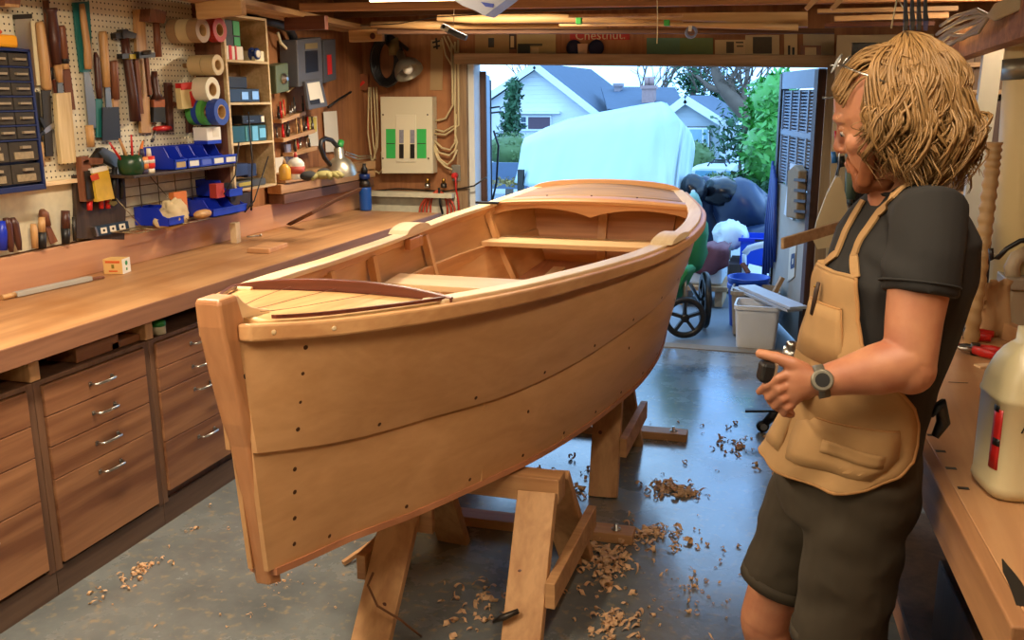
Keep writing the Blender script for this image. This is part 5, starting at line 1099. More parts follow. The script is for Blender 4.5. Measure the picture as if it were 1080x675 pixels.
# ------------------------------------------------------------------ outside: drive, street, houses, plants
def gz(y): return 0 if y < 9 else (-(y - 9) * .10 if y < 24 else -1.5 - (y - 24) * .045)
G = [[(x, y, gz(y) - .012) for x in range(-60, 41, 10)] for y in (6.43, 9, 12, 16, 20, 24, 30, 40, 60, 90)]
M_drive = plain('wet_grey_drive', '#80868a', .45, var=.2, scale=3)
struct(MB().sheet(G), 'floor_outside', M_drive)
struct(MB().bb((XL - .1, YF + .101, 0), (JL - .115, YF + .16, 2.6)).bb((JR + .115, YF + .101, 0), (XR + .1, YF + .16, 2.6)), 'wall_outer', plain('grey_siding', '#8c9096', .8))
def foliage(mb, c, r, n, s, seed=0, shell=.55, squash=1.0):
    """leaf blades filling an ellipsoid"""
    R_ = random.Random(seed); c = V(c); r = V(r)
    for _ in range(n):
        u = V((R_.gauss(0, 1), R_.gauss(0, 1), R_.gauss(0, 1))).normalized(); k = shell + (1 - shell) * R_.random()
        k *= .85 + .3 * noise.noise(u * 2.3 + V((seed, 0, 0)))
        p = c + V((u.x * r.x, u.y * r.y, u.z * r.z)) * k
        a = V((R_.uniform(-1, 1), R_.uniform(-1, 1), R_.uniform(-.6, 1))).normalized(); b = a.cross(u + V((.01, .02, .3))).normalized(); l = s * R_.uniform(.6, 1.3)
        mb.add([p - a * l, p + b * l * .4, p + a * l, p - b * l * .4], [(0, 1, 2, 3)])
    return mb
M_leaf = plain('laurel_leaf', '#4c9a3a', .4, var=.35, scale=3); M_leafd = plain('dark_evergreen_leaf', '#27552e', .6, var=.35, scale=2); M_leafo = plain('olive_hedge_leaf', '#56713a', .6, var=.3, scale=2)
M_bark = plain('grey_brown_bark', '#6a5a4c', .9, var=.3, scale=6, bump=.4)
def shrub(name, label, c, r, n, s, mt, seed, core=True, grp=None):
    t = thing(name, label, 'shrub', (c[0], c[1], c[2] - r[2]), grp)
    part(foliage(MB(), c, r, n, s, seed), 'foliage', mt, t)
    part(MB().tube([(c[0], c[1], gz(c[1]) - .03), c], [r[0] * .12, r[0] * .06], 8), 'trunk', M_bark, t)
    if core: part(blob(MB(), c, V(r) * .72, .2, seed), 'inner_growth', mt, t)
    return t
def tree(label, x, y, h, seed, spread=1.0, levels=4, name='bare_tree', lean=(0, 0), r0=None, grp='bare trees along the street'):
    R_ = random.Random(seed); m = MB()
    def grow(p, d, L_, r, lv):
        q = p + d * L_; mid = p.lerp(q, .5) + V((R_.uniform(-1, 1), R_.uniform(-1, 1), 0)) * L_ * .07
        m.tube([p, mid, q], [r, r * .85, r * .66], 6 if lv > 2 else 4)
        if lv == 0: return
        for _ in range(R_.choice((2, 3, 3)) if lv > 1 else 3):
            a = R_.uniform(0, 2 * pi); e = (d + V((cos(a), sin(a), R_.uniform(-.1, .5))) * R_.uniform(.35, .75) * spread).normalized(); grow(q.lerp(p, R_.uniform(0, .35)), e, L_ * R_.uniform(.58, .8), r * .55, lv - 1)
    b = V((x, y, gz(y) - .05)); grow(b, V((lean[0], lean[1], 1)).normalized(), h * .36, r0 or h * .013, levels)
    return solo(m, name, M_bark, label, 'tree', grp)

# ---- white gabled house across the street
def quad(m, a, b, c, d, t, n):
    a, b, c, d, n = V(a), V(b), V(c), V(d), V(n).normalized() * t
    P = [a, b, c, d]; m.add(P + [p + n for p in P], [(3, 2, 1, 0), (4, 5, 6, 7), (0, 1, 5, 4), (1, 2, 6, 5), (2, 3, 7, 6), (3, 0, 4, 7)])
def siding(name, col, pitch=.16):
    m, nt, b = new_mat(name); N = nt.nodes; L = nt.links; tc = N.new('ShaderNodeTexCoord'); sp = N.new('ShaderNodeSeparateXYZ'); L.new(tc.outputs['Object'], sp.inputs[0])
    d = N.new('ShaderNodeMath'); d.operation = 'DIVIDE'; d.inputs[1].default_value = pitch; L.new(sp.outputs['Z'], d.inputs[0])
    f_ = N.new('ShaderNodeMath'); f_.operation = 'FRACT'; L.new(d.outputs[0], f_.inputs[0])
    bp = N.new('ShaderNodeBump'); bp.inputs['Distance'].default_value = .03; bp.inputs['Strength'].default_value = .8; L.new(f_.outputs[0], bp.inputs['Height']); L.new(bp.outputs['Normal'], b.inputs['Normal'])
    b.inputs['Base Color'].default_value = (*lin(col), 1); b.inputs['Roughness'].default_value = .6; return m
M_sidw = siding('white_siding', '#e8ecec'); M_sidg = siding('pale_grey_siding', '#c3cdd0'); M_roof = plain('blue_grey_shingle', '#4a5a6c', .8, var=.15, scale=4); M_fascia = plain('white_fascia', '#e9eeee', .5); M_glass = plain('dark_window_glass', '#3a4a58', .08, var=.1)
def house(name, label, Y, pk, el, er, zb, depth, sid, ov=.35):
    """gable towards us at distance Y: peak and eave pixels"""
    P_, A, B = aty(*pk, Y), aty(*el, Y), aty(*er, Y); h = thing(name, label, 'house', (P_.x, Y, zb))
    m = MB(); f0 = [V((A.x + ov * .8, Y, zb)), V((B.x - ov * .8, Y, zb)), V((B.x - ov * .8, Y, B.z)), V((P_.x, Y, P_.z - .12)), V((A.x + ov * .8, Y, A.z))]
    m.loft([f0, [p + V((0, depth, 0)) for p in f0]], smooth=False); part(m, 'walls', sid, h)
    m = MB(); o = V((0, -ov, 0)); dd = V((0, depth + ov, 0))
    for E_ in (A, B):
        quad(m, E_ + o, P_ + o, P_ + dd, E_ + dd, .10, (0, 0, 1))
    part(m, 'roof', M_roof, h)
    m = MB()
    for E_ in (A, B): m.beam(E_ + o + V((0, -.02, -.04)), P_ + o + V((0, -.02, -.02)), .05, .24, (0, 0, 1))
    part(m, 'barge_board', M_fascia, h); return h
h1_ = house('house', 'white gabled house with horizontal siding across the street', 36, (567, 69), (478, 128), (634, 121), -2.2, 9, M_sidw, .4)
H1 = Plane(lambda x, y, o: aty(x, y, 36 - o), (0, -1, 0))
part(H1.poly(MB(), [(535, 118), (590, 118), (590, 120), (535, 120)], .02, .25), 'string_course', M_fascia, h1_)
for x0_, x1_, m in ((543, 554.5, M_glass), (557, 580, plain('dark_red_curtain', '#5a4550', .6))):
    w = part(H1.poly(MB(), [(x0_ - 1.2, 122), (x1_ + 1.2, 122), (x1_ + 1.2, 138), (x0_ - 1.2, 138)], .02, .1), 'window', M_fascia, h1_); part(H1.poly(MB(), [(x0_, 123.5), (x1_, 123.5), (x1_, 136), (x0_, 136)], .12, .02), 'pane', m, w)
    if x0_ < 550:
        part(H1.poly(MB(), [(548.5, 123), (549.2, 123), (549.2, 136), (548.5, 136)], .14, .02).poly if False else H1.poly(MB(), [(548.5, 123), (549.2, 123), (549.2, 136), (548.5, 136)], .14, .02), 'glazing_bar', M_fascia, w); part(H1.poly(MB(), [(543, 129), (554.5, 129), (554.5, 129.8), (543, 129.8)], .14, .02), 'glazing_bar', M_fascia, w)
# ---- grey house with a long blue roof and its chimney
Y2 = 31
h2_ = house('house', 'pale grey gabled house with a blue grey roof and a white framed window', Y2, (724, 104), (684, 134), (768, 131), -2.0, 8, M_sidg, .3)
H2 = Plane(lambda x, y, o: aty(x, y, Y2 - o), (0, -1, 0))
w = part(H2.poly(MB(), [(714, 133.5), (749, 133.5), (749, 156.5), (714, 156.5)], .02, .08), 'window', M_dsteel, h2_); f_ = part(H2.poly(MB(), [(715, 134.5), (748, 134.5), (748, 155.5), (715, 155.5)], .1, .04), 'white_frame', M_fascia, w)
for a, b in ((716.5, 721), (723, 740), (742, 746.5)): part(H2.poly(MB(), [(a, 136.5), (b, 136.5), (b, 154), (a, 154)], .14, .02), 'pane', plain('pale_reflecting_glass', '#8fb3bd', .15), w)
m = MB(); a, b, c_, d = aty(641, 118, 34), aty(724, 118, 34), aty(712, 95, 39), aty(634, 94, 39); quad(m, a, b, c_, d, .12, (0, -.5, 1)); part(m, 'long_roof', M_roof, h2_)
m = MB().bb((a.x + .2, 34.3, -2.0), (b.x - .3, 40, a.z - .01)); part(m, 'rear_wing', M_sidg, h2_)
for px, py0, py1, wv_, mt, nm in ((684.5, 90, 104, 13, plain('pinkish_brick', '#b08f88', .8, var=.2, scale=12), 'big'), (652, 88, 97, 6, plain('brick_far', '#9a8d90', .8), 'small')):
    Yc = 35.5 if nm == 'big' else 38; p0, p1 = aty(px - wv_ / 2, py1, Yc), aty(px + wv_ / 2, py0, Yc)
    ch = part(MB().bb((p0.x, Yc - .25, p0.z - .7), (p1.x, Yc + .3, p1.z)), 'chimney', mt, h2_); part(MB().bb((p0.x - .05, Yc - .3, p1.z - .12), (p1.x + .05, Yc + .35, p1.z)), 'chimney_cap', mt, ch)
    if nm == 'big':
        for k in (.3, .7): part(MB().cyl((p0.x + (p1.x - p0.x) * k, Yc, p1.z), (p0.x + (p1.x - p0.x) * k, Yc, p1.z + .3), .1, 10), 'chimney_pot', mt, ch)
# ---- trees
for args in (('bare tree with fine twigs rising behind the white house', -14.2, 50, 10, 11, .8), ('bare tree standing behind the small chimney', -8.0, 48, 9, 5, 1.0), ('bare tree with a forked crown behind the big chimney', -7.0, 42, 8.6, 23, 1.1), ('bare tree behind the grey house gable', -3.4, 46, 10, 31, 1.0), ('bare tree between grey house and laurel hedge', -2.1, 40, 9, 47, .8)):
    tree(*args[:5], spread=args[5], levels=5)
m = MB()
pts = [aty(x, y, 21) for x, y in ((802, 128), (790, 122), (776, 108), (765, 96), (757, 84), (752, 66))]
m.tube(pts, [.16, .19, .17, .14, .11, .08], 8)
for a, b, c_ in (((776, 108), (770, 84), (782, 66)), ((765, 96), (748, 92), (735, 80)), ((790, 122), (784, 100), (790, 70)), ((802, 128), (806, 165), (808, 200))):
    m.tube([aty(*a, 21), aty(*b, 21), aty(*c_, 21.3)], [.09 if c_[1] < 150 else .2, .06 if c_[1] < 150 else .2, .03 if c_[1] < 150 else .22], 7)
rr = random.Random(3)
for _ in range(70):
    p = aty(rr.uniform(735, 800), rr.uniform(64, 105), 21); q = p + V((rr.uniform(-.5, .5), rr.uniform(-.3, .3), rr.uniform(-.2, .7))); m.tube([p, p.lerp(q, .5) + V((rr.uniform(-.1, .1), 0, .05)), q], [.018, .012, .006], 4)
solo(m, 'leaning_tree', M_bark, 'thick leaning tree trunk with bare branches behind the laurel hedge', 'tree')
for px, py, Y, r, n, lb, sd in ((732, 82, 33 + 9, (1.5, 1.2, 1.6), 900, 'dark evergreen crown behind the ridge of the grey house', 3), (762, 98, 44, (1.5, 1.2, 1.5), 800, 'dark evergreen crown right of the grey house gable', 8), (785, 148, 30, (1.5, 1, 1.6), 900, 'dark shrub mass behind the parked wagon', 14)):
    c = aty(px, py, Y); t = thing('evergreen_tree', lb, 'tree', (c.x, c.y, gz(Y)), 'dark evergreens across the street'); part(foliage(MB(), c, r, n, .13, sd, .1), 'foliage', M_leafd, t); part(MB().tube([(c.x, c.y, gz(Y)), c + V((0, 0, r[2] * .6))], [.2, .08], 8), 'trunk', M_bark, t)
c = aty(534, 128, 17); t = thing('evergreen_shrub', 'dark green conifer beside the left garage door leaf', 'shrub', (c.x, c.y, gz(17)))
m = MB(); 
for k in range(9): foliage(m, c + V((0.02 * k, 0, -.8 + k * .18)), (.42 - k * .035, .4, .16), 240, .06, 60 + k, .3)
part(m, 'foliage', M_leafd, t); part(MB().tube([(c.x, c.y, gz(17)), c + V((.1, 0, .7))], [.07, .02], 8), 'trunk', M_bark, t)
c = aty(538, 159, 14.5); shrub('clipped_hedge', 'rounded olive green hedge at the left behind the tarp', c, (.62, .5, .30), 1500, .035, M_leafo, 5)
for k, (px, py, Y, r, n, lb) in enumerate(((816, 112, 10.8, (.36, .45, .46), 1500, 'upper part of the bright green laurel hedge beside the shuttered door'), (815, 160, 10.6, (.42, .5, .55), 1900, 'lower part of the bright green laurel hedge beside the shuttered door'))):
    c = aty(px, py, Y); shrub('laurel_hedge', lb, c, r, n, .055, M_leaf, 20 + k, grp='laurel hedge')
for k, (px, py, Y, r, lb) in enumerate(((770, 192, 12, (.45, .35, .16), 'low leafy plant in front of the parked wagon'), (798, 196, 10.5, (.42, .3, .17), 'low leafy plant at the foot of the laurel hedge'), (728, 172, 25, (.8, .6, .75), 'dark round shrub at the corner of the grey house'), (806, 222, 9.3, (.25, .3, .16), 'small dark green plant behind the blue crate'))):
    c = aty(px, py, Y); shrub('low_plant', lb, c, r, 420 if k != 2 else 900, .05 if k != 2 else .09, M_leafo if k % 2 == 0 else M_leafd, 40 + k, core=k == 2)
for k in range(16):
    c = aty(520 + k * 2.2, 196 - (k % 3), 11.5); 
m = MB(); foliage(m, aty(538, 192, 11.5), (.5, .5, .06), 260, .03, 9, .1); solo(m, 'fallen_leaves', plain('yellow_brown_leaves', '#a08a4a', .8, var=.4, scale=6), 'yellow brown fallen leaves on the drive left of the tarp', 'leaves', kind='stuff')
q = aty(530, 180, 12.6); solo(MB().bb((q.x - .5, 12.6, q.z - .05), (q.x + .6, 12.66, q.z + .05)).bb((q.x - .45, 12.6, gz(12.6)), (q.x - .4, 12.66, q.z - .04)).bb((q.x + .5, 12.6, gz(12.6)), (q.x + .55, 12.66, q.z - .04)) if False else MB().prism([(-.5, .0), (.6, .0), (.6, .1), (.5, .1), (.5, .28), (.6, .28), (.6, .36), (-.5, .36), (-.5, .28), (-.4, .28), (-.4, .1), (-.5, .1)], (q.x, 12.6, q.z - .25), (1, 0, 0), (0, 0, 1), -.05), 'rail_fence', plain('blue_grey_paint', '#5d6f86', .6), 'low blue grey rail fence behind the tarp at the left', 'fence')

# ---- boat under a pale tarp, on a trailer
tp = thing('covered_boat', 'boat under a pale blue white plastic tarp on the drive', 'covered boat', (-1.9, 9.6, 0))
M_tarp = plain('white_blue_tarp', '#b7cccf', .45, var=.08, scale=4, bump=.2)
def tarp_ring(pa, top, pb, base_l, base_r, Y, k):
    """cross-section: left hem, up, ridge, down, right hem"""
    return None
secs = []   # along the boat from far left to near right: (Y, hem-left px, shoulder-left, ridge, shoulder-right, hem-right)
S_ = [(11.6, (543, 193), (545, 176), (551, 152), (556, 142), (566, 150), (575, 195)),
      (11.2, (546, 194), (552, 168), (566, 146), (590, 131), (600, 140), (612, 196)),
      (10.6, (570, 198), (580, 160), (600, 142), (625, 122), (640, 130), (655, 200)),
      (10.0, (600, 200), (622, 160), (640, 134), (665, 113), (688, 120), (700, 202)),
      (9.6, (640, 205), (665, 160), (680, 124), (696, 107.5), (712, 124), (727, 204)),
      (9.3, (680, 208), (694, 170), (698, 140), (703, 113), (716, 150), (727, 200))]
# build as a draped sheet: rows run along the hem-to-ridge direction
def drape():
    ridge = [aty(553, 146, 11.8), aty(575, 135, 11.3), aty(600, 125.5, 10.9), aty(630, 119, 10.5), aty(660, 113.5, 10.1), aty(685, 109, 9.8), aty(697, 107.5, 9.6)]
    hem = [aty(544, 193, 11.3), aty(560, 197, 10.6), aty(585, 201, 10.1), aty(615, 205, 9.6), aty(650, 207, 9.2), aty(680, 207, 8.9), aty(700, 206, 8.75)]
    end = [aty(703, 109, 9.55), aty(707, 116, 9.55), aty(711, 126, 9.6)]; hem2 = [aty(709, 206, 8.75), aty(718, 204, 8.9), aty(727, 201, 9.15)]
    back = [aty(716, 140, 10.0)]; hem3 = [aty(727, 198, 10.2)]
    R_, H_ = ridge + end + back, hem + hem2 + hem3; n = len(R_); rows = []
    m_ = 13
    for j in range(m_):
        s = j / (m_ - 1); row = []
        for i in range(n * 5 - 4):
            t = i / 5; k = min(int(t), n - 2); u = t - k; u2 = u * u * (3 - 2 * u)
            a = R_[k].lerp(R_[k + 1], u); b = H_[k].lerp(H_[k + 1], u)
            p = a.lerp(b, s); out = .17 * min(s / .26, (1 - s) / .74)
            nrm = V((.25, -1, .35)).normalized() if t < 6.5 else V((.9, -.5, .2)).normalized()
            p += nrm * out * (1 if 0 < s < 1 else .0) + V((0, -1, .2)) * .09 * noise.noise(V((i * .55, s * 1.3, 0))) * (s * 1.2 + .1) + V((0, -1, 0)) * .05 * noise.noise(V((i * 1.9, s * .9, 7))) * s
            row.append(p)
        rows.append(row)
    return rows
rows = drape(); m = MB().sheet(rows, .004)
far = [[p + V((.12 * k / 4, .75 * k / 4, -(k / 4) ** 1.2 * .75)) for p in rows[0][:30]] for k in range(5)]
part(m, 'tarp', M_tarp, tp); part(MB().sheet(far, .004), 'tarp_far_side', M_tarp, tp)
a, b = rows[0][3] + V((.3, .1, -.45)), rows[0][32] + V((.1, .2, -.75))
m = MB()
R_ = []
for i in range(9):
    t = i / 8; c = a.lerp(b, t); w = .28 * sin(pi * (.12 + .8 * t)) + .06; R_.append([c + V((-w * .6, -w * .7, .22)), c + V((0, 0, -.12)), c + V((w * .6, w * .7, .22))])
part(MB().loft(R_, smooth=False), 'hull', M_sidw, tp)
part(MB().beam((a.x, a.y, .38), (b.x, b.y, .38), .09, .09), 'trailer_frame', M_dsteel, tp)
for t in (.25, .75):
    c = V((a.x, a.y, 0)).lerp(V((b.x, b.y, 0)), t); g_ = gz(c.y)
    for s in (-1, 1):
        q = c + V((.28 * s, .34 * s, g_ + .22)); part(MB().lathe([(.08, -.05), (.20, -.06), (.22, -.03), (.22, .03), (.20, .06), (.08, .05)], q, (.62, .78, 0), 20), 'wheel', M_black, tp)
    part(MB().beam(c + V((0, 0, g_ + .2)), c + V((0, 0, .42)), .06, .06, (0, 1, 0)), 'post', M_dsteel, tp)
q = aty(548, 192, 11.0); part(MB().beam((q.x, q.y, gz(11)), (q.x + .02, q.y, q.z + .15), .07, .07, (0, 1, 0)), 'jack_post', M_dsteel, tp)

# ---- parked cars
def wagon():
    Y = 20; a, b = aty(724, 176, Y), aty(782, 176, Y); zr = a.z; g = gz(Y); t = thing('station_wagon', 'pale silver station wagon with a roof rack parked on the street', 'car', ((a.x + b.x) / 2, Y, g))
    L0, L1 = a.x - 1.4, aty(783, 190, Y).x; hz = zr - g; bd = plain('silver_paint', '#c3ccd0', .3, .2, .02)
    body = [(L0, g + .32), (L0 + .02, g + .75), (L0 + .5, g + .85), (L1 - .02, g + .9), (L1, g + .7), (L1, g + .32)]
    part(MB().prism([(x - L0, z - g) for x, z in body], (L0, Y + 1.6, g), (1, 0, 0), (0, 0, 1), 1.6), 'body', bd, t, .06)
    cab = [(L0 + 1.0, g + .86), (L0 + 1.45, zr - .06), (L0 + 1.7, zr), (L1 - .25, zr), (L1 - .05, g + .9)]
    part(MB().prism([(x - L0, z - g) for x, z in cab], (L0, Y + 1.5, g), (1, 0, 0), (0, 0, 1), 1.4), 'cabin', bd, t, .04)
    for x0_, x1_ in ((L0 + 1.5, L0 + 2.05), (L0 + 2.12, L0 + 2.75), (L0 + 2.85, L1 - .2)):
        part(MB().prism([(0, 0), (x1_ - x0_, 0), (x1_ - x0_ - .05, hz - .98), (.08, hz - .98)], (x0_, Y + .11, g + .9), (1, 0, 0), (0, 0, 1), .02), 'side_window', plain('car_glass', '#5d8b9c', .1), t)
    for x in (L0 + .75, L1 - .7): part(MB().lathe([(.12, 0), (.30, 0), (.32, .05), (.32, .2), (.1, .22)], (x, Y + .2, g + .32), (0, -1, 0), 20), 'wheel', M_black, t)
    part(MB().bb((L1 - .14, Y - .02, g + .62), (L1 + .01, Y + .12, g + .82)), 'tail_light', plain('red_orange_lens', '#c8431f', .3), t)
    for y in (.3, 1.1): part(MB().tube([(L0 + 1.8, Y + y, zr), (L0 + 1.85, Y + y, zr + .08), (L1 - .4, Y + y, zr + .08), (L1 - .35, Y + y, zr)], .02, 6), 'roof_rail', M_black, t)
wagon()
Y = 24; a, b = aty(783, 154, Y), aty(812, 190, Y); g = gz(Y); vt = thing('van', 'white boxy van half hidden behind the laurel hedge', 'van', (a.x + 1, Y, g))
part(MB().bb((a.x, Y, g + .3), (a.x + 2.2, Y + 1.8, a.z)), 'body', plain('white_van_paint', '#dfe7ea', .4, var=.02), vt, .12); part(MB().bb((a.x + .12, Y - .01, a.z - .85), (a.x + .62, Y + .05, a.z - .25)), 'rear_window', M_glass, vt, .03)
for x in (a.x + .4, a.x + 1.8): part(MB().lathe([(.12, 0), (.30, 0), (.32, .05), (.32, .2), (.1, .22)], (x, Y + .15, g + .32), (0, -1, 0), 18), 'wheel', M_black, vt)

# ---- the two garage door leaves, swung outwards
M_leafin = plain('grey_white_plywood', '#aaa59a', .7, var=.2, scale=5); M_dkpost = wood('dark_door_post', '#5b331f', '#3a2013', 'z', .8, .6); M_lattice = plain('blue_grey_slats', '#8c97a6', .6, var=.1)
hx, hy = JR + .02, YF + .1
fx_, fy_ = aty(820, 200, 7.55).x, 7.55
dl = thing('garage_door', 'right garage door leaf with louvred upper part, swung open outwards', 'door', (hx, hy, 0)); A = V((hx, hy, 0)); B = V((fx_, fy_, 0)); dv = (B - A); Lr = dv.length; dv.normalize(); nv = V((dv.y, -dv.x, 0)); nv = nv if nv.x < 0 else -nv
def on(u, z, o=0): return A + dv * u + V((0, 0, z)) + nv * o
zT = 1.84
part(MB().beam(on(.05, 0.02), on(.05, zT + .0), .10, .09, dv), 'hinge_post', M_dkpost, dl); part(MB().beam(on(Lr - .03, .02), on(Lr - .03, zT), .06, .06, dv), 'outer_post', M_dsteel, dl)
part(MB().beam(on(.1, zT - .05), on(Lr - .05, zT - .05), .05, .12), 'top_rail', M_lattice, dl)
part(MB().beam(on(.1, .53), on(Lr - .05, .53), .03, 1.02), 'lower_panel', M_leafin, dl)
ZL0, ZL1 = 1.05, zT - .12
for k in range(5): part(MB().beam(on(.12 + (Lr - .2) * k / 4, ZL0), on(.12 + (Lr - .2) * k / 4, ZL1), .03, .035, dv), 'mullion', M_lattice, dl)
part(MB().beam(on(.1, 1.42), on(Lr - .05, 1.42), .035, .035), 'mid_rail', M_lattice, dl)
m = MB()
for k in range(30):
    z = ZL0 + (ZL1 - ZL0) * (k + .5) / 30; m.beam(on(.12, z), on(Lr - .08, z), .012, .010)
part(m, 'louvres', M_lattice, dl)
part(MB().beam(on(.12, (ZL0 + ZL1) / 2, -.02), on(Lr - .08, (ZL0 + ZL1) / 2, -.02), .006, ZL1 - ZL0), 'backing_panel', plain('slate_blue_board', '#4f6484', .6), dl)
# things on the inside of that leaf
def leafpoly(px, o, t_):
    P = []
    for x, y in px:
        r_ = ray(x, y); nn = nv; k = ((A + nv * o - CAM).dot(nn)) / r_.dot(nn); P.append(CAM + r_ * k)
    m = MB(); n = len(P); m.add(P + [p + nv * t_ for p in P], [tuple(reversed(range(n))), tuple(range(n, 2 * n))] + [(k, (k + 1) % n, n + (k + 1) % n, n + k) for k in range(n)]); return m
ps = thing('paper_sign', 'white paper with a dark round symbol fixed low on the right door leaf', 'sign', tuple(leafpoly([(838, 295)], .02, .001).v[0]))
part(leafpoly([(833, 262), (840, 258), (838, 292), (831, 297)], .02, .003), 'sheet', M_paper, ps); part(leafpoly([(835, 268), (838.5, 267), (838, 282), (834, 284), (833.8, 278)], .0235, .002), 'symbol', plain('blue_ink', '#2b3a62', .6), ps); part(leafpoly([(835.6, 273), (837, 272.5), (836.6, 278), (835.3, 279)], .026, .001), 'symbol_gap', M_paper, ps)
pp = thing('paper_sheet', 'white paper sheet hanging on the right door leaf under the louvres', 'paper', tuple(leafpoly([(832, 228)], .03, .001).v[0])); part(leafpoly([(834, 172), (845, 175), (836, 232), (827, 226)], .03, .003), 'sheet', plain('bluish_paper', '#d3d9e0', .8), pp); part(leafpoly([(835, 196), (838, 196.5), (837.4, 200), (834.6, 199.5)], .034, .001), 'printed_mark', plain('blue_ink', '#2b3a62', .6), pp)
bk = thing('slatted_basket', 'narrow brown woven basket hanging on the right door leaf', 'basket', tuple(leafpoly([(845, 232)], .05, .001).v[0]))
part(leafpoly([(840, 180), (847, 174), (852, 180), (849, 231), (838, 229)], .03, .06), 'body', plain('woven_brown', '#8f7a5c', .8, var=.2, scale=20), bk, .01)
for k in range(4): part(leafpoly([(838.5, 188 + 11 * k), (850.5, 189 + 11 * k), (850, 192 + 11 * k), (838, 191 + 11 * k)], .088, .006), 'band', M_dkbrd, bk)
m = MB()
for k in range(5):
    p = on(Lr - .02 - .03 * k, 1.20 - .03 * k, .05); m.tube([p, p + V((.008 * (k - 2), -.03, -.45)), p + V((.014 * (k - 2), -.02, -.95 + .08 * k))], [.012, .02, .010], 7)
solo(m, 'blue_tarp', plain('royal_blue_tarp', '#16337c', .4, var=.15), 'dark blue tarp bundle hanging down the outer edge of the right door leaf', 'tarp')
# left leaf seen nearly edge-on
hx, hy = JL + .015, YF + .15; A2 = V((hx, hy, 0)); B2 = V((aty(515.5, 150, 7.5).x, 7.5, 0)); d2 = (B2 - A2).normalized(); L2 = (B2 - A2).length
ll = thing('garage_door', 'left garage door leaf seen nearly edge on with a dark inner post', 'door', (hx, hy, 0))
part(MB().beam(A2 + d2 * .03 + V((0, 0, .02)), A2 + d2 * .03 + V((0, 0, 1.86)), .065, .11, d2), 'hinge_post', M_dkpost, ll)
part(MB().beam(A2 + d2 * .08 + V((0, 0, .95)), B2 + V((0, 0, .95)), .03, 1.8), 'door_panel', M_lattice, ll)
part(MB().beam(B2 + V((0, 0, .02)), B2 + V((0, 0, 1.82)), .05, .05, d2), 'outer_post', M_dsteel, ll)
part(MB().tube([B2 + V((.06, -.05, 1.42)), B2 + V((.10, -.05, 1.3)), B2 + V((.08, -.05, 1.0)), B2 + V((.03, -.05, .8)), B2 + V((.10, -.05, .4))], .009, 6), 'pull_cord', M_black, ll)
solo(MB().tube([B2 + V((.04, -.07, 1.6)), B2 + V((.12, -.07, 1.61)), B2 + V((.13, -.07, 1.57)), B2 + V((.04, -.07, 1.56))], .008, 6), 'door_hook', M_dsteel, 'small iron hook high on the left garage door leaf', 'hook')
# ---- clutter in and beyond the doorway
cr = lambda px, py, Y: aty(px, py, Y)
def bagblob(name, label, px, py, Y, r, mt, seed, cat='bag', amp=.35): c = aty(px, py, Y); return solo(blob(MB(), c, r, amp, seed, 26, 16, 3.2), name, mt, label, cat)
M_bagk = plain('black_bin_bag', '#0f1218', .25, var=.2, bump=.4, scale=8); M_bagb = plain('blue_black_bag', '#1b2d4a', .35, var=.2, bump=.4, scale=7)
p = aty(765, 232, 9.4)
bagblob('garbage_bag', 'dark blue garbage bag leaning to the right behind the white plastic bag', 786, 226, 9.3, (.30, .28, .31), M_bagb, 2); bagblob('garbage_bag', 'blue black garbage bag behind the stern of the boat', 748, 228, 9.5, (.28, .3, .38), M_bagb, 5); bagblob('garbage_bag', 'crumpled black bag lying on top of the blue garbage bags', 762, 201, 9.2, (.20, .17, .13), M_bagk, 9); bagblob('garbage_bag', 'black bag at the stern of the boat beside the tarp', 731, 200, 9.0, (.11, .15, .14), M_bagk, 13); bagblob('garbage_bag', 'low black bag at the right end of the garbage pile', 806, 247, 9.0, (.2, .2, .1), M_bagb, 15)
bagblob('plastic_bag', 'crumpled white plastic bag in front of the garbage bags', 774, 246, 8.6, (.15, .12, .15), plain('white_film', '#c9d6da', .4, bump=.3, scale=10), 21, amp=.95)
def crate(): 
    a, b = aty(780, 279, 8.3), aty(816, 252, 8.3); t = thing('blue_crate', 'bright blue plastic crate behind the buckets', 'crate', ((a.x + b.x) / 2, 8.45, a.z)); z0_, z1_ = a.z, b.z; x0_, x1_ = a.x, b.x; m = MB()
    m.bb((x0_, 8.3, z0_), (x1_, 8.31, z1_)).bb((x0_, 8.64, z0_), (x1_, 8.65, z1_)).bb((x0_, 8.3, z0_), (x0_ + .01, 8.65, z1_)).bb((x1_ - .01, 8.3, z0_), (x1_, 8.65, z1_)).bb((x0_, 8.3, z0_), (x1_, 8.65, z0_ + .01)); part(m, 'shell', plain('vivid_blue_plastic', '#1747c8', .35, var=.04), t)
    part(MB().bb((x0_ - .02, 8.28, z1_ - .03), (x1_ + .02, 8.3, z1_)), 'rim', M_blue, t); part(MB().bb((x0_ + .12, 8.275, z1_ - .025), (x0_ + .25, 8.28, z1_ - .008)), 'handle_slot', M_black, t)
    s = solo(MB().bb((x0_ - .1, 8.3, gz(8.3)), (x1_ + .05, 8.8, z0_ - .002)), 'crate_stand', M_dkbrd, 'dark wooden box under the bright blue crate', 'box')
crate()
ch = thing('garden_chair', 'white garden chair with a curved arm in front of the blue crate', 'chair', tuple(aty(805, 330, 7.9).xy) + (0,)); m = MB()
pts = [aty(x, y, 7.9) for x, y in ((785, 268), (790, 262), (800, 259), (812, 257), (817, 258))]; part(MB().tube(pts, [(.012, .03)] * 5, 6), 'armrest', plain('white_garden_chair', '#cfd3d6', .4), ch)
part(MB().tube([pts[0], aty(785, 275, 7.9), V((aty(786, 300, 7.9).x, 7.9, .0))], .018, 8), 'leg', MATS['white_garden_chair'], ch); part(MB().beam(aty(788, 284, 7.75), aty(812, 290, 7.75), .38, .03), 'seat', MATS['white_garden_chair'], ch)
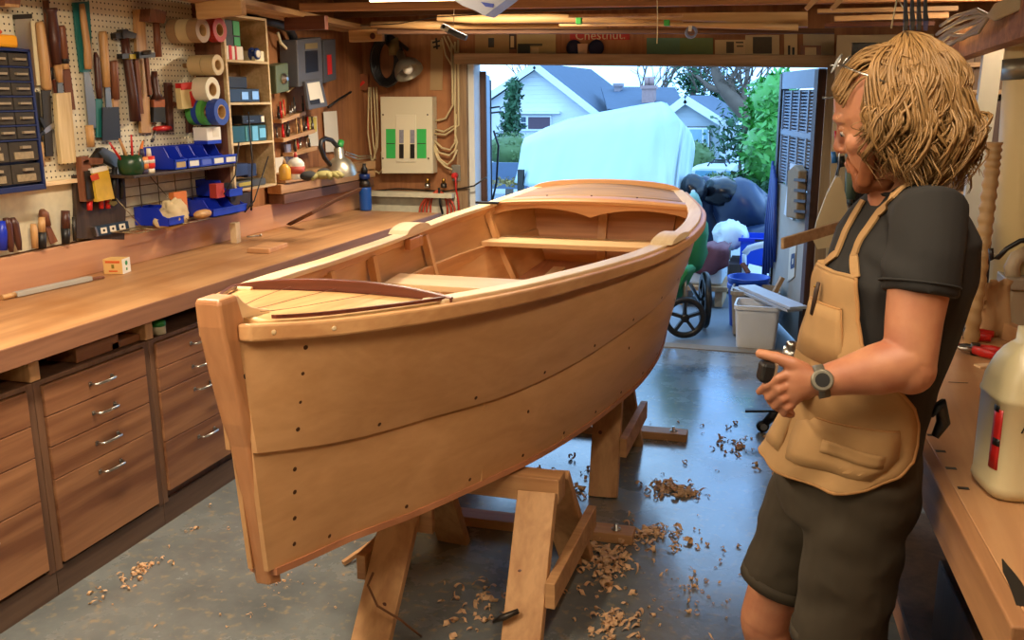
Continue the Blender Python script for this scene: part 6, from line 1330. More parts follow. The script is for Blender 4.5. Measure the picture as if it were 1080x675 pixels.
part(MB().tube([pts[-1], aty(812, 290, 7.9), V((aty(808, 310, 7.9).x, 7.9, 0))], .018, 8), 'leg', MATS['white_garden_chair'], ch)
# blue bucket stack, tan waste bin, white bin, planks
def bucket(name, label, c, r0_, r1_, h_, mt, group=None, handle=True):
    t = thing(name, label, 'bucket', tuple(c), group); part(MB().lathe([(r0_, 0), (r1_ * .985, h_ * .80), (r1_ * 1.06, h_ * .81), (r1_ * 1.06, h_ * .85), (r1_, h_ * .86), (r1_ * 1.02, h_ * .96), (r1_ * 1.06, h_ * .965), (r1_ * 1.06, h_), (r1_ * .97, h_), (r0_ * .96, .01)], c, (0, 0, 1), 28, caps=True), 'shell', mt, t); return t
M_bbkt = plain('bright_blue_bucket', '#1d4fc0', .4, var=.05)
cb = atz(786, 345, 0); cb = V((cb.x, 7.2, 0)); zt_ = aty(786, 294, 7.2).z
for k in range(3): bucket('bucket', ['lowest', 'middle', 'topmost'][k] + ' of the nested blue buckets behind the tan waste bin', cb + V((0, 0, .001 + k * (zt_ - .36) / 2)), .125, .148, .36, M_bbkt, 'nested blue buckets')
solo(MB().beam(cb + V((0, -.06, .40)), cb + V((-.05, -.02, zt_ + .12)), .04, .015), 'paint_stick', M_handle_br, 'brown stick poking out of the blue buckets', 'stick')
def binbox(name, label, px0, px1, pyt, Y, d, mt, inner):
    a, b = aty(px0, pyt, Y), aty(px1, pyt, Y); x0_, x1_, zt_ = a.x, b.x, a.z; t = thing(name, label, 'bin', ((x0_ + x1_) / 2, Y + d / 2, 0)); k = .87; cx = (x0_ + x1_) / 2; w = (x1_ - x0_) / 2; cy = Y + d / 2
    def rr_(w_, d_, z): 
        o = []; r = min(w_, d_) * .22
        for sx, sy, a0 in ((1, 1, 0), (-1, 1, 90), (-1, -1, 180), (1, -1, 270)):
            for q in range(5): an = radians(a0 + 22.5 * q); o.append(V((cx + sx * (w_ - r) + r * cos(an), cy + sy * (d_ - r) + r * sin(an), z)))
        return o
    part(MB().loft([rr_(w * k, d / 2 * k, .002), rr_(w * .99, d / 2 * .99, zt_ - .03), rr_(w * 1.04, d / 2 * 1.05, zt_ - .028), rr_(w * 1.04, d / 2 * 1.05, zt_), rr_(w * .96, d / 2 * .95, zt_), rr_(w * k * .95, d / 2 * k * .95, .02)], smooth=True), 'shell', mt, t).modifiers.new('split', 'EDGE_SPLIT').split_angle = radians(50)
    part(MB().loft([rr_(w * .92, d / 2 * .91, zt_ * .6), rr_(w * .92, d / 2 * .91, zt_ * .61)], smooth=False), 'contents', inner, t)
    return t, zt_
M_wbin = plain('white_bin', '#f0f2f4', .4, var=.03)
wb, zt1 = binbox('waste_bin', 'white rounded waste bin with planks lying on it by the doorway', 775, 823, 322, 6.44, .27, M_wbin, M_brd)
tb, zt2 = binbox('waste_bin', 'tan waste bin standing behind the white bin', 771, 822, 307, 6.80, .30, plain('taupe_bin', '#a39684', .5), M_dkbrd)
pa = [aty(786, 313, 6.85), aty(838, 331, 6.38)]
z1_ = max(zt1, zt2) + .012
solo(MB().beam(V((pa[0].x, 6.95, zt2 + .012)), V((aty(842, 333, 6.33).x, 6.33, zt1 + .03)), .13, .02), 'plank', plain('white_plank', '#cfd2d6', .5), 'upper white plank lying across the two waste bins', 'plank', 'white planks on the bins', bev=.002)
solo(MB().beam(V((pa[0].x - .06, 6.98, zt2 - .008)), V((aty(838, 336, 6.36).x, 6.36, zt1 + .006)), .12, .018), 'plank', plain('grey_plank', '#b9bcc0', .5), 'lower grey white plank lying across the two waste bins', 'plank', 'white planks on the bins', bev=.002)
solo(MB().beam(V((aty(812, 330, 6.9).x, 6.92, .25)), V((aty(824, 312, 6.9).x, 6.95, zt2 + .09)), .03, .03), 'wooden_stake', M_handle_tan, 'tan stake standing in the tan waste bin', 'stake')
# cloth covered box on a dolly
a, b = aty(722, 300, 7.75), aty(767, 262, 7.75)
dy = thing('dolly', 'low pale wooden dolly under the cloth covered box', 'dolly', (a.x, 7.9, 0)); part(MB().bb((a.x - .1, 7.7, .13), (b.x + .02, 8.2, .17)), 'deck', M_brd, dy, .004)
for x in (a.x, b.x - .05): part(MB().bb((x - .03, 7.72, 0), (x + .03, 8.18, .13)), 'runner', M_brd, dy)
cbx = thing('covered_box', 'white box with a maroon patterned cloth draped over its top', 'box', ((a.x + b.x) / 2, 7.95, .171)); part(MB().bb((a.x, 7.75, .172), (b.x - .03, 8.15, b.z - .02)), 'box', plain('white_tub', '#cdd6da', .5), cbx, .02)
G = []
for j in range(8):
    row = []
    for i in range(13):
        u = i / 12; x = a.x - .02 + (b.x - a.x + .03) * u
        if j < 3: row.append(V((x, 8.1 - .18 * j, b.z - .005 + .01 * sin(i * 2.1))))
        else: row.append(V((x + .01 * sin(i * 1.7), 7.735 - .012 * sin(i * 1.1 + j), b.z - .02 - (j - 3) * (.03 + .022 * sin(pi * u) ** 1))))
    G.append(row)
part(MB().sheet(G, .006), 'cloth', plain('maroon_cloth', '#6b4048', .8, var=.3, scale=14), cbx)
# jogging stroller half hidden by the stern
sx = thing('jogging_stroller', 'green and black jogging stroller with a spoked wheel half hidden by the stern', 'stroller', (-.85, 6.75, 0))
M_gfab = plain('green_fabric', '#2f8f52', .7, var=.1)
def wheel(c, R_, ax):
    part(MB().lathe([(R_ * .74, -.022), (R_ * .96, -.022), (R_, -.01), (R_, .01), (R_ * .96, .022), (R_ * .74, .022), (R_ * .74, -.022)], c, ax, 30, caps=False), 'tyre', M_black, sx)
    s_, u_, d_ = frame_from(ax)
    w = part(MB().lathe([(R_ * .2, -.03), (R_ * .2, .03), (R_ * .1, .035)], c, ax, 14), 'hub', M_black, sx)
    m = MB()
    for k in range(5): an = 2 * pi * k / 5 + .3; e_ = s_ * cos(an) + u_ * sin(an); m.beam(V(c) + e_ * R_ * .15, V(c) + e_ * R_ * .84, .022, .04, d_)
    part(m, 'spokes', plain('dark_spoke', '#22252a', .4), w)
c1 = aty(722, 340, 6.62); wheel(V((c1.x, 6.62, .15)), .15, V((.25, -1, 0)).normalized()); wheel(V((c1.x + .10, 6.98, .21)), .21, V((1, .25, 0)).normalized()); wheel(V((c1.x - .4, 6.98, .21)), .21, V((1, .1, 0)).normalized())
part(MB().tube([V((c1.x, 6.62, .15)), V((c1.x - .02, 6.7, .42)), V((c1.x - .03, 6.95, .75)), V((c1.x - .05, 7.3, .98))], .016, 8).tube([V((c1.x + .06, 6.98, .21)), V((c1.x - .02, 6.75, .42))], .014, 8), 'frame', M_steel, sx)
part(MB().beam(V((c1.x - .16, 6.75, .30)), V((c1.x + .02, 6.70, .50)), .24, .20, w1=.16, t1=.05), 'basket', M_gfab, sx, .02)
part(blob(MB(), V((c1.x - .06, 7.05, .62)), (.16, .2, .25), .15, 8), 'seat', M_gfab, sx)
part(blob(MB(), V((aty(738, 225, 7.1).x - .05, 7.1, aty(738, 225, 7.1).z)), (.07, .14, .16), .15, 18), 'canopy', plain('pale_green_fabric', '#7fb6a4', .6), sx)
# ------------------------------------------------------------------ right workbench and what is on it
M_rb = wood('beech_bench_top', '#cd9a5e', '#ad7843', 'y', .5, .5, .6, stain='#a86f3c'); M_rbe = wood('beech_bench_edge', '#b07a42', '#8c5a2c', 'y', .7, .55, .6)
O_ = V((.343, 1.481, 0)); e1 = V((-.0756, .9971, 0)); e2 = V((.9971, .0756, 0)); Rb = Matrix((e2, e1, V((0, 0, 1)))).transposed()
def rb(a, b, z): return O_ + e2 * a + e1 * b + V((0, 0, z))
def rbox(m, a0, a1, b0, b1, z0, z1): return m.box(rb((a0 + a1) / 2, (b0 + b1) / 2, (z0 + z1) / 2), (a1 - a0, b1 - b0, z1 - z0), Rb)
ZB = .88
wbn = thing('joiners_bench', 'heavy beech joinery bench at the right with square dog holes along its edge', 'workbench', tuple(rb(.35, 1, 0)))
part(rbox(MB(), 0.03, .75, 0, 1.98, ZB - .045, ZB), 'top', M_rb, wbn, .003)
part(rbox(MB(), 0, .032, 0, 1.98, ZB - .105, ZB + .0005), 'edge_apron', M_rbe, wbn, .004)
part(rbox(MB(), .032, .75, -.001, .03, ZB - .105, ZB - .046), 'end_apron', M_rbe, wbn, .003)
for a, b in ((.06, .12), (.06, 1.8), (.6, .12), (.6, 1.8)): part(rbox(MB(), a, a + .09, b, b + .09, 0, ZB - .046), 'leg', M_rbe, wbn, .004)
for a in (.08, .62): part(rbox(MB(), a, a + .05, .12, 1.89, .16, .26), 'rail', M_rbe, wbn, .004)
part(rbox(MB(), .07, .68, .22, 1.80, .26, .28), 'lower_shelf', M_dkbrd, wbn)
for px, py in ((983, 459), (992, 476), (1003, 494), (1016, 515)):
    p = atz(px, py, ZB); part(MB().box(p + V((0, 0, .0002)), (.022, .013, .0012), Rb), 'dog_hole', M_black, wbn)
a, b = atz(1057, 590, ZB), atz(1082, 640, ZB); d = (b - a).normalized(); s_ = V((d.y, -d.x, 0)); m = MB()
L_ = [(0, .001), (.15, .006), (.3, .008), (.5, .012), (.7, .012), (1, .017)]
P_ = [a.lerp(b, t) + s_ * (w + .003 * sin(t * 23)) for t, w in L_] + [a.lerp(b, t) - s_ * (w + .002 * sin(t * 31)) for t, w in reversed(L_)]
m.add([p + V((0, 0, .0012)) for p in P_] + [p + V((0, 0, .0002)) for p in P_], [tuple(range(12)), tuple(reversed(range(12, 24)))] + [(k, (k + 1) % 12, 12 + (k + 1) % 12, 12 + k) for k in range(12)]); part(m, 'split_crack', M_black, wbn)
a, b = atz(1000, 403, ZB), atz(1021, 404, ZB); part(MB().beam(a + V((0, 0, .0004)), b + V((0, 0, .0004)), .003, .001), 'saw_mark', M_dsteel, wbn)
for z in (.56, .42): part(MB().tube([rb(.03, .10, z), rb(-.03, .10, z), rb(-.035, .20, z), rb(.03, .20, z)], .009, 8), 'iron_bracket', M_black, wbn)
p = rb(.0, 1.86, .80); part(MB().cyl(p, p + V((-.21, 0, 0)), .016, 10), 'vise_screw', M_steel, wbn); q = p + V((-.22, 0, 0))
part(MB().lathe([(.012, -.03), (.03, -.028), (.03, .018), (.018, .03)], q, (1, 0, 0), 16).lathe([(.012, .02), (.02, .022), (.02, .045), (.01, .05)], q, (0, 0, 1), 14), 'vise_knob', M_steel, wbn); part(MB().cyl(q + V((0, -.06, -.005)), q + V((0, .06, -.005)), .008, 8), 'vise_bar', M_dsteel, wbn)
solo(rbox(MB(), -.13, -.10, 1.68, 1.98, .62, .88), 'vise_jaw', M_rbe, 'wooden front jaw of the bench vise behind the man', 'vise jaw', bev=.004)
# boards leaning and lying under the bench
for k, (a0, a1, z0_, z1_, mt, lb) in enumerate(((-.135, -.035, .10, .60, wood('sheet_reddish', '#b87a50', '#9a6240', 'z', .6, .5), 'reddish plywood sheet leaning against the bench beside the man’s leg'), (-.16, -.02, .06, .68, M_rbe, 'narrow board leaning against the bench behind the plywood sheet'))):
    m = MB(); y0_, y1_ = (.02, .40) if k == 0 else (.80, 1.15); P_ = [rb(a0, y0_, .002), rb(a0, y1_, .002), rb(a1, y1_, z1_), rb(a1, y0_, z1_)]; n = V((P_[1] - P_[0]).cross(P_[3] - P_[0])).normalized() * .012
    m.add(P_ + [p + n for p in P_], [(3, 2, 1, 0), (4, 5, 6, 7), (0, 1, 5, 4), (1, 2, 6, 5), (2, 3, 7, 6), (3, 0, 4, 7)]); solo(m, 'plywood_sheet' if k == 0 else 'plank', mt, lb, 'board')
solo(rbox(MB(), .12, .6, .3, 1.0, .281, .5), 'storage_crate', M_dkbrd, 'dark crate on the lower shelf of the joinery bench', 'crate', bev=.005)
# big plastic jug
jc = atz(1040, 523, ZB) + V((.085, .055, 0)); jg = thing('plastic_jug', 'big cream plastic jug with a red label standing on the joinery bench', 'jug', tuple(jc))
def rrect(c, w, d, r, z, R, n=5):
    o = []
    for sx, sy, a0 in ((1, 1, 0), (-1, 1, 90), (-1, -1, 180), (1, -1, 270)):
        for q in range(n): an = radians(a0 + 90 * q / (n - 1)); o.append(V((c.x, c.y, z)) + R @ V((sx * (w - r) + r * cos(an), sy * (d - r) + r * sin(an), 0)))
    return o
Rj = rotz(radians(12)); w, d = .098, .078; z = ZB + .001
lv = [(.0, .86, .04), (.006, .94, .04), (.018, 1.0, .04), (.03, .99, .04), (.034, .975, .04), (.20, .975, .04), (.204, 1.0, .04), (.212, 1.0, .04), (.217, .975, .04), (.24, .96, .045), (.262, .90, .05), (.285, .74, .05), (.30, .55, .04), (.31, .40, .03), (.318, .30, .022), (.345, .29, .022), (.345, .2, .015)]
jug_m = plain('milky_plastic', '#c9bb92', .35, var=.05, scale=5, spec=.5)
part(MB().loft([rrect(jc + Rj @ V((-.02 * (1 if h > .27 else 0) * min(1, (h - .27) / .04) if h > .27 else 0, 0, 0)), w * k, d * k, r * k, z + h, Rj) for h, k, r in lv]), 'body', jug_m, jg)
part(MB().tube([jc + Rj @ V((.0, 0, .318)) + V((0, 0, 0)), jc + Rj @ V((.05, 0, .325)), jc + Rj @ V((.088, 0, .29)), jc + Rj @ V((.085, 0, .23))], .014, 10), 'handle', jug_m, jg)
fr_ = lambda u, h, o=0: jc + Rj @ V((u * w, -d * .975 - o, 0)) + V((0, 0, h + .001))
sl_ = lambda v, h, o=0: jc + Rj @ V((-w * .975 - o, v * d, 0)) + V((0, 0, h + .001))
lab = []
for k in range(7):
    an = radians(172 + 84 * k / 6); r = .039; cc = jc + Rj @ V((-(w * .975 - r), -(d * .975 - r), 0)); lab.append(cc + Rj @ V((cos(an) * (r + .0012), sin(an) * (r + .0012), 0)))
g = [[p + V((0, 0, .065 + .125 * j / 4)) for p in lab[:4]] for j in range(5)]; lb_ = part(MB().sheet(g, .0006), 'red_label', plain('jug_red_label', '#b8211d', .45), jg)
part(MB().sheet([[p + V((0, 0, .115 + .015 * j)) + (p - jc).normalized() * .0008 for p in lab[1:4]] for j in range(2)], .0005), 'label_emblem', M_black, lb_)
part(MB().sheet([[p + V((0, 0, .185 + .012 * j)) + (p - jc).normalized() * .0008 for p in lab[:3]] for j in range(2)], .0005), 'label_band', M_black, lb_)
mk = [(-.30, .150), (-.20, .176), (-.18, .152), (-.07, .178), (-.05, .150), (.02, .163), (.07, .150), (.13, .165), (.18, .151)]
part(MB().tube([fr_(u - .30, h, .001) for u, h in mk], .0016, 6), 'handwriting', M_black, jg)
# spring clamps, chip, rails
def rclamp(px, py, ang, label):
    c = atz(px, py, ZB + .002); t = thing('spring_clamp', label, 'clamp', tuple(c), 'red spring clamps on the joinery bench'); R = rotz(ang)
    T = lambda x, y, z: c + R @ V((x, y, z))
    for s in (-1, 1):
        part(MB().tube([T(0, s * .012, .018), T(.04, s * .024, .018), T(.075, s * .03, .018)], [(.009, .014), (.010, .016), (.007, .012)], 8), 'handle', M_red, t); part(MB().tube([T(0, s * .012, .018), T(-.035, s * .022, .018), T(-.06, s * .008, .018)], [.008, .008, .005], 8), 'jaw', M_steel if s < 0 else M_black, t)
        part(MB().ell(T(-.062, s * .007, .018), (.010, .008, .012), R), 'pad', M_red, t)
    part(MB().lathe([(.014, -.018), (.014, .018)], T(0, 0, .018), (0, 0, 1), 12), 'pivot', M_dsteel, t)
rclamp(1028, 374, -.55, 'nearer red and black spring clamp on the joinery bench beside the jug'); rclamp(1020, 357, -.3, 'farther red spring clamp on the joinery bench')
p = atz(1038, 387, ZB); solo(MB().box(p + V((0, 0, .004)), (.05, .03, .006), rotz(.5)), 'wood_chip', M_ced2, 'pale wood chip on the joinery bench behind the jug', 'chip')
a, b = atz(1021, 341, ZB), atz(1068, 368, ZB); up_ = V((0, 0, .03)); solo(MB().beam(a + up_, b + V((.10, -.12, .03)), .035, .058), 'bench_rail', M_rb, 'loose wooden rail lying across the far end of the joinery bench', 'rail', bev=.004)
# machine, paper, duct, hose, post, cable
pn_ = thing('machine_table', 'beige planer machine behind the joinery bench at the photo edge', 'machine', (.95, 3.6, 0)); M_bei = plain('beige_enamel', '#b9a78a', .5, var=.06)
a = aty(1067, 300, 3.56); part(MB().bb((a.x, 3.58, 0), (1.28, 3.74, a.z - .02)), 'cabinet', M_bei, pn_, .01); part(MB().bb((a.x - .02, 3.56, a.z - .02), (1.28, 3.76, a.z + .02)), 'table', plain('grey_beige_table', '#a89c8a', .4), pn_, .005)
part(MB().tube([aty(1069, 296, 3.62), aty(1067, 282, 3.62), aty(1072, 272, 3.62), aty(1085, 266, 3.62)], .026, 10), 'handle_arch', M_bei, pn_)
G = []
for j in range(8):
    G.append([aty(1036 + 30 * i / 7 + (2 if j == 0 and i % 2 else 0), 296 + 3 * (i % 3 == 1) * (j == 0) + 62 * j / 7 - .5 * i, 3.42) + V((0, .05 * noise.noise(V((i * .4, j * .3, 2))), 0)) for i in range(8)])
solo(MB().sheet(G, .003), 'brown_paper', plain('kraft_paper', '#b08a5e', .8, var=.12, scale=5), 'torn brown kraft paper standing behind the far end of the joinery bench', 'paper')
G = [[p + V((0, -.03, 0)) for p in row[5:7]] for row in G[2:7]]
M_duct = plain('cream_duct', '#dcc995', .5, var=.05)
Yd = 3.78; l0, l1 = aty(1063, 10, Yd), aty(1043, 300, Yd); r_ = .15; dirv = (l1 - l0); top_, bot_ = l0 - dirv * .12 + V((r_, 0, 0)), l1 + dirv * .9 + V((r_, 0, 0)); bot_ = top_ + (bot_ - top_) * ((top_.z - .9) / (top_.z - bot_.z)) if bot_.z < .9 else bot_
dt = thing('dust_duct', 'thick cream dust duct standing at the right edge of the photo', 'duct', tuple(bot_)); part(MB().tube([top_, top_.lerp(bot_, .5), bot_], r_, 24), 'pipe', M_duct, dt)
for py, hh, mt, nm in ((47, .012, M_cream, 'joint_ring'), (72, .07, plain('dull_metal_strap', '#8b8672', .4, .6), 'metal_strap')):
    c = aty(1058, py, Yd) + V((r_, 0, 0)); part(MB().tube([c - dirv.normalized() * hh / 2, c + dirv.normalized() * hh / 2], r_ + .004, 24), nm, mt, dt)
bs_ = solo(MB().bb((bot_.x - .12, Yd + .06, 0), (bot_.x + .18, Yd + .28, bot_.z)), 'dust_collector', M_bei, 'beige dust collector under the cream duct', 'machine', bev=.01)
Yp = 4.2; a, b = aty(1049, 45, Yp), aty(1036, 190, Yp); solo(MB().beam(a + V((0, 0, .05)), V((b.x - .06, Yp, .0)), .07, .05, (0, 1, 0)), 'white_post', plain('bluish_white_paint', '#c9cccc', .5), 'bluish white painted post left of the cream duct', 'post')
hp = [aty(1049, 150, 3.35), aty(1046, 180, 3.35), aty(1040, 230, 3.32), aty(1034, 280, 3.3), aty(1027, 335, 3.3), aty(1020, 400, 3.35)]
m = MB(); P_ = []
for i in range(len(hp) - 1):
    for k in range(16): P_.append(hp[i].lerp(hp[i + 1], k / 16))
m.tube(P_, [.021 + .004 * (1 if (i % 4) < 2 else 0) for i in range(len(P_))], 12); solo(m, 'ribbed_hose', plain('tan_hose', '#b08f62', .5), 'tan ribbed dust hose hanging between the man and the cream duct', 'hose')
solo(MB().tube([aty(1045, 262, 3.2), aty(1046, 274, 3.2), aty(1052, 272, 3.2), aty(1062, 262, 3.2), aty(1076, 254, 3.2), aty(1095, 252, 3.2)], .008, 7), 'cable', M_black, 'black cable crossing in front of the cream duct', 'cable')
# dark bookshelf, beam and cable bundle
bs = thing('bookshelf', 'dark open bookshelf with rows of binders behind the man', 'bookshelf', (1.0, 5.2, 0)); YS = 5.0
a, b = aty(985, 80, YS), aty(1062, 80, YS); x0_, x1_ = a.x, min(b.x + .1, XR - .005); zt_ = aty(1010, 66, YS).z
part(MB().bb((x0_, YS, 0), (x0_ + .03, YS + .35, zt_)).bb((x1_ - .03, YS, 0), (x1_, YS + .35, zt_)) if False else MB().bb((x0_, YS, 0), (x0_ + .03, YS + .35, zt_)), 'side', M_dkbrd, bs); part(MB().bb((x1_ - .03, YS, 0), (x1_, YS + .35, zt_)), 'side', M_dkbrd, bs); part(MB().bb((x0_, YS + .33, 0), (x1_, YS + .35, zt_)), 'back', M_dkbrd, bs)
zsh = [aty(1010, y, YS).z for y in (95, 150, 202, 250)] + [.4]
for z in zsh + [zt_]: part(MB().bb((x0_ + .03, YS, z - .02), (x1_ - .03, YS + .33, z)), 'shelf', M_trim, bs)
bc = ['#3a2f2a', '#5a4636', '#2c2a2e', '#6b5644', '#40302a', '#4a3c3a']; cn_ = ['dark brown', 'mid brown', 'near black', 'tan', 'red brown', 'grey brown']
for j, z in enumerate(zsh[:3]):
    x = x0_ + .04; i = 0
    while x < x1_ - .08:
        w_ = rnd.uniform(.025, .05); h_ = rnd.uniform(.16, .22); c_ = rnd.randrange(6)
        solo(MB().bb((x, YS + .02, z + .001), (x + w_ - .003, YS + .26, z + h_)), 'binder', plain('binder_%d' % c_, bc[c_], .6), 'dark binder standing in the dim bookshelf behind the man', 'binder', 'binders in the dark bookshelf'); x += w_; i += 1
a, b = aty(1000, 66, 4.8), aty(1060, 38, 3.4); solo(MB().beam(a + V((0, .3, .05)), b + V((.05, -.3, .05)), .06, .12), 'ceiling_beam', M_joist, 'short sloping beam under the cables at the right', 'beam', bev=.003)
for k in range(8):
    pts = [aty(978 + k * 2, 56 - k * 4 + rnd.uniform(-6, 6), 4.6), aty(1000 + k, 46 - k * 3.5 + rnd.uniform(-5, 5), 4.2), aty(1015 + k, 40 - k * 3.5 + rnd.uniform(-5, 5), 3.9), aty(1032 + rnd.uniform(-3, 3), 34 - k * 3.4, 3.6), aty(1050, 14 + 2 * k - 8, 3.4), aty(1078, 2 + 2.2 * k - 10, 3.3)]
    solo(MB().tube(pts, .007, 6), 'cable', plain('dusty_white_cable', '#b3a284', .6), 'dusty white cable in the bundle over the sloping beam at the right', 'cable', 'cables bundled over the sloping beam')
# glazed sash, hanging tools, dust bag, long batten between doorway and man
YG = 6.1; GP = Plane(lambda x, y, o: aty(x, y, YG - o), (0, -1, 0))
sh = thing('window_sash', 'old cream painted window sash with dark glass standing right of the doorway', 'window sash', tuple(GP.p(920, 215)))
M_sash = plain('aged_cream_sash', '#bda985', .6, var=.1)
part(GP.poly(MB(), [(883, 37), (899, 37), (884, 330), (868, 330)], .0, .05), 'stile', M_sash, sh); part(GP.poly(MB(), [(899, 37), (985, 36), (985, 44), (898.6, 45)], .0, .05), 'top_rail', M_sash, sh)
part(GP.poly(MB(), [(975, 44), (987, 44), (972, 330), (960, 330)], .0, .05), 'stile', M_sash, sh); part(GP.poly(MB(), [(884, 318), (961, 318), (960, 330), (883, 330)], .0, .05), 'bottom_rail', M_sash, sh); part(GP.poly(MB(), [(898, 45), (976, 44), (961, 318), (884, 318)], .015, .006), 'pane', plain('dim_glass', '#231d18', .25), sh)
TP = Plane(lambda x, y, o: aty(x, y, 5.9 - o), (0, -1, 0))
GH = 'tools hung right of the doorway'
wt('screwdriver', 'blue capped screwdriver hanging right of the doorway by the man’s chin', 'screwdriver', [('handle', M_red, [(881, 138, 2.5), (882, 158, 3)], 0), ('cap', plain('sky_blue_cap', '#2f6fb0', .4), [(879, 160, 5), (880, 172, 6)], 0)], GH, TP)
wt('red_marker', 'row of small red tags hanging on the sash by the man’s face', 'tag', [('tag', M_red, [(883, 160, 5), (892, 158, 5)], .01, .01), ('tag', M_red, [(895, 157, 5), (902, 157, 5)], .01, .01)], GH, TP)
wt('black_tool', 'black ended long pliers hanging under the red tags', 'pliers', [('head', M_black, [(886, 165, 9), (888, 176, 8)], 0.01), ('grip', M_black, [(885, 175, 3), (877, 205, 3)], .01)], GH, TP)
wt('air_gun', 'green grey air tool hanging in front of the sash behind the man’s beard', 'air tool', [('body', plain('sage_green_paint', '#66745a', .5), [(897, 150, 10), (898, 190, 13), (897, 210, 11)], .03), ('collar', M_steel, [(896, 207, 9), (895, 214, 9)], .03), ('stem', M_steel, [(895, 213, 5), (893, 234, 6)], .03)], GH, TP)
wt('steel_hook', 'short steel hook bar high on the sash beside the man’s forehead', 'hook', [('bar', M_steel, [(867, 103, 2.5), (884, 103, 2.5)], .0)], GH, TP)
DP = Plane(lambda x, y, o: aty(x, y, 5.6 - o), (0, -1, 0))
db_ = wt('dust_bag', 'cream cloth dust bag hanging behind the man’s apron bib', 'dust bag', [('bag', plain('cream_cloth', '#c9b38a', .8, var=.08, bump=.2), [(884, 186, 5), (882, 205, 20), (878, 235, 34), (876, 252, 38), (877, 259, 30)], 0, .12), ('cord', M_steel, [(886, 150, 1.5), (884, 186, 1.5)], 0)], None, DP)
a, b = aty(825, 257, 3.0), aty(905, 233, 3.35); solo(MB().beam(a, b.lerp(a, -1.2), .012, .035), 'long_batten', M_trim, 'long thin batten sticking out to the left behind the man’s chest', 'batten', bev=.002)
e_ = b.lerp(a, -1.15); solo(MB().bb((e_.x - .05, e_.y + .0, 0), (e_.x + .05, e_.y + .1, e_.z - .02)), 'batten_stand', M_dkbrd, 'dark stand behind the man holding the end of the batten', 'stand')
c = atz(806, 456, 0); cb_ = thing('caster_base', 'small black wheeled base on the floor left of the man’s hip', 'caster base', tuple(c))
part(MB().lathe([(.012, -.018), (.03, -.016), (.032, 0), (.03, .016), (.012, .018)], c + V((-.01, 0, .034)), (.35, -.9, 0), 18), 'wheel', M_black, cb_); part(MB().lathe([(.016, -.02), (.018, -.021), (.018, .021)], c + V((-.01, 0, .034)), (.35, -.9, 0), 14), 'hub', M_steel, cb_)
part(MB().tube([c + V((0, .0, .05)), c + V((.05, .01, .11)), c + V((.10, .03, .10))], [.02, .032, .028], 10), 'fork', M_black, cb_); part(MB().beam(c + V((-.10, -.02, .115)), c + V((.10, .0, .13)), .035, .012), 'bar', M_black, cb_)
# ------------------------------------------------------------------ the man
def P(px, py, Y): return aty(px, py, Y)
def remesh(mb, vox, smooth=4, fac=.5):
    me = bpy.data.meshes.new('tmp'); me.from_pydata([tuple(v) for v in mb.v], [], mb.f)
    bm = bmesh.new(); bm.from_mesh(me); bmesh.ops.recalc_face_normals(bm, faces=bm.faces); bm.to_mesh(me); bm.free()
    o = bpy.data.objects.new('tmp', me); COL.objects.link(o)
    r = o.modifiers.new('r', 'REMESH'); r.mode = 'VOXEL'; r.voxel_size = vox; r.use_smooth_shade = True
    if smooth: s = o.modifiers.new('s', 'SMOOTH'); s.factor = fac; s.iterations = smooth
    me2 = bpy.data.meshes.new_from_object(o.evaluated_get(bpy.context.evaluated_depsgraph_get())); bpy.data.objects.remove(o)
    return me2
def mpart(me, name, mat, parent):
    me.transform(Matrix.Translation(-off(parent))); me.materials.clear(); me.materials.append(mat); me.name = name
    for p in me.polygons: p.use_smooth = True
    o = bpy.data.objects.new(name, me); link(o, parent); OFF[o.name] = off(parent); return o
AB = radians(24)
Fb = V((-cos(AB), -sin(AB), 0)); Lb = V((sin(AB), -cos(AB), 0)); UP = V((0, 0, 1))
def skin_mat():
    m, nt, b = new_mat('skin'); N = nt.nodes; L = nt.links; tc = N.new('ShaderNodeTexCoord'); n = N.new('ShaderNodeTexNoise'); n.inputs['Scale'].default_value = 14; n.inputs['Detail'].default_value = 5; L.new(tc.outputs['Object'], n.inputs['Vector'])
    r = N.new('ShaderNodeValToRGB'); r.color_ramp.elements[0].position = .3; r.color_ramp.elements[0].color = (*lin('#a4664a'), 1); r.color_ramp.elements[1].position = .7; r.color_ramp.elements[1].color = (*lin('#bd845f'), 1)
    L.new(n.outputs['Fac'], r.inputs['Fac']); L.new(r.outputs['Color'], b.inputs['Base Color']); b.inputs['Roughness'].default_value = .5
    sock(b, 'Subsurface Weight', .08); sock(b, 'Subsurface Radius', (.02, .008, .004)); return m
M_skin = skin_mat()
M_shirt = plain('charcoal_cotton', '#211f1d', .9, var=.2, scale=12, bump=.15); M_apron = plain('tan_canvas', '#a88354', .85, var=.24, scale=11, bump=.35); M_trimb = plain('brown_binding', '#a77a48', .8); M_shorts = plain('dark_olive_canvas', '#382f20', .85, var=.15, scale=8, bump=.25)
M_hair = plain('dark_blond_hair', '#8c6a3e', .5, var=.5, scale=16); M_beard = plain('red_blond_beard', '#8a4f2a', .7, var=.3, scale=40)
man = thing('person', 'man with long curly blond hair, dark t-shirt and tan apron looking at the boat', 'person', tuple(atz(880, 760, 0).xy) + (0,))
SP = [(-80, (880, 560), .135, .185), (0, (893, 492), .135, .180), (40, (900, 455), .132, .172), (90, (916, 400), .130, .168), (150, (932, 345), .134, .178), (200, (946, 290), .138, .192), (250, (955, 245), .120, .196), (280, (957, 222), .095, .165), (300, (955, 205), .070, .095), (312, (951, 196), .062, .068)]
def spine(k): return P(*SP[k][1], 2.10)
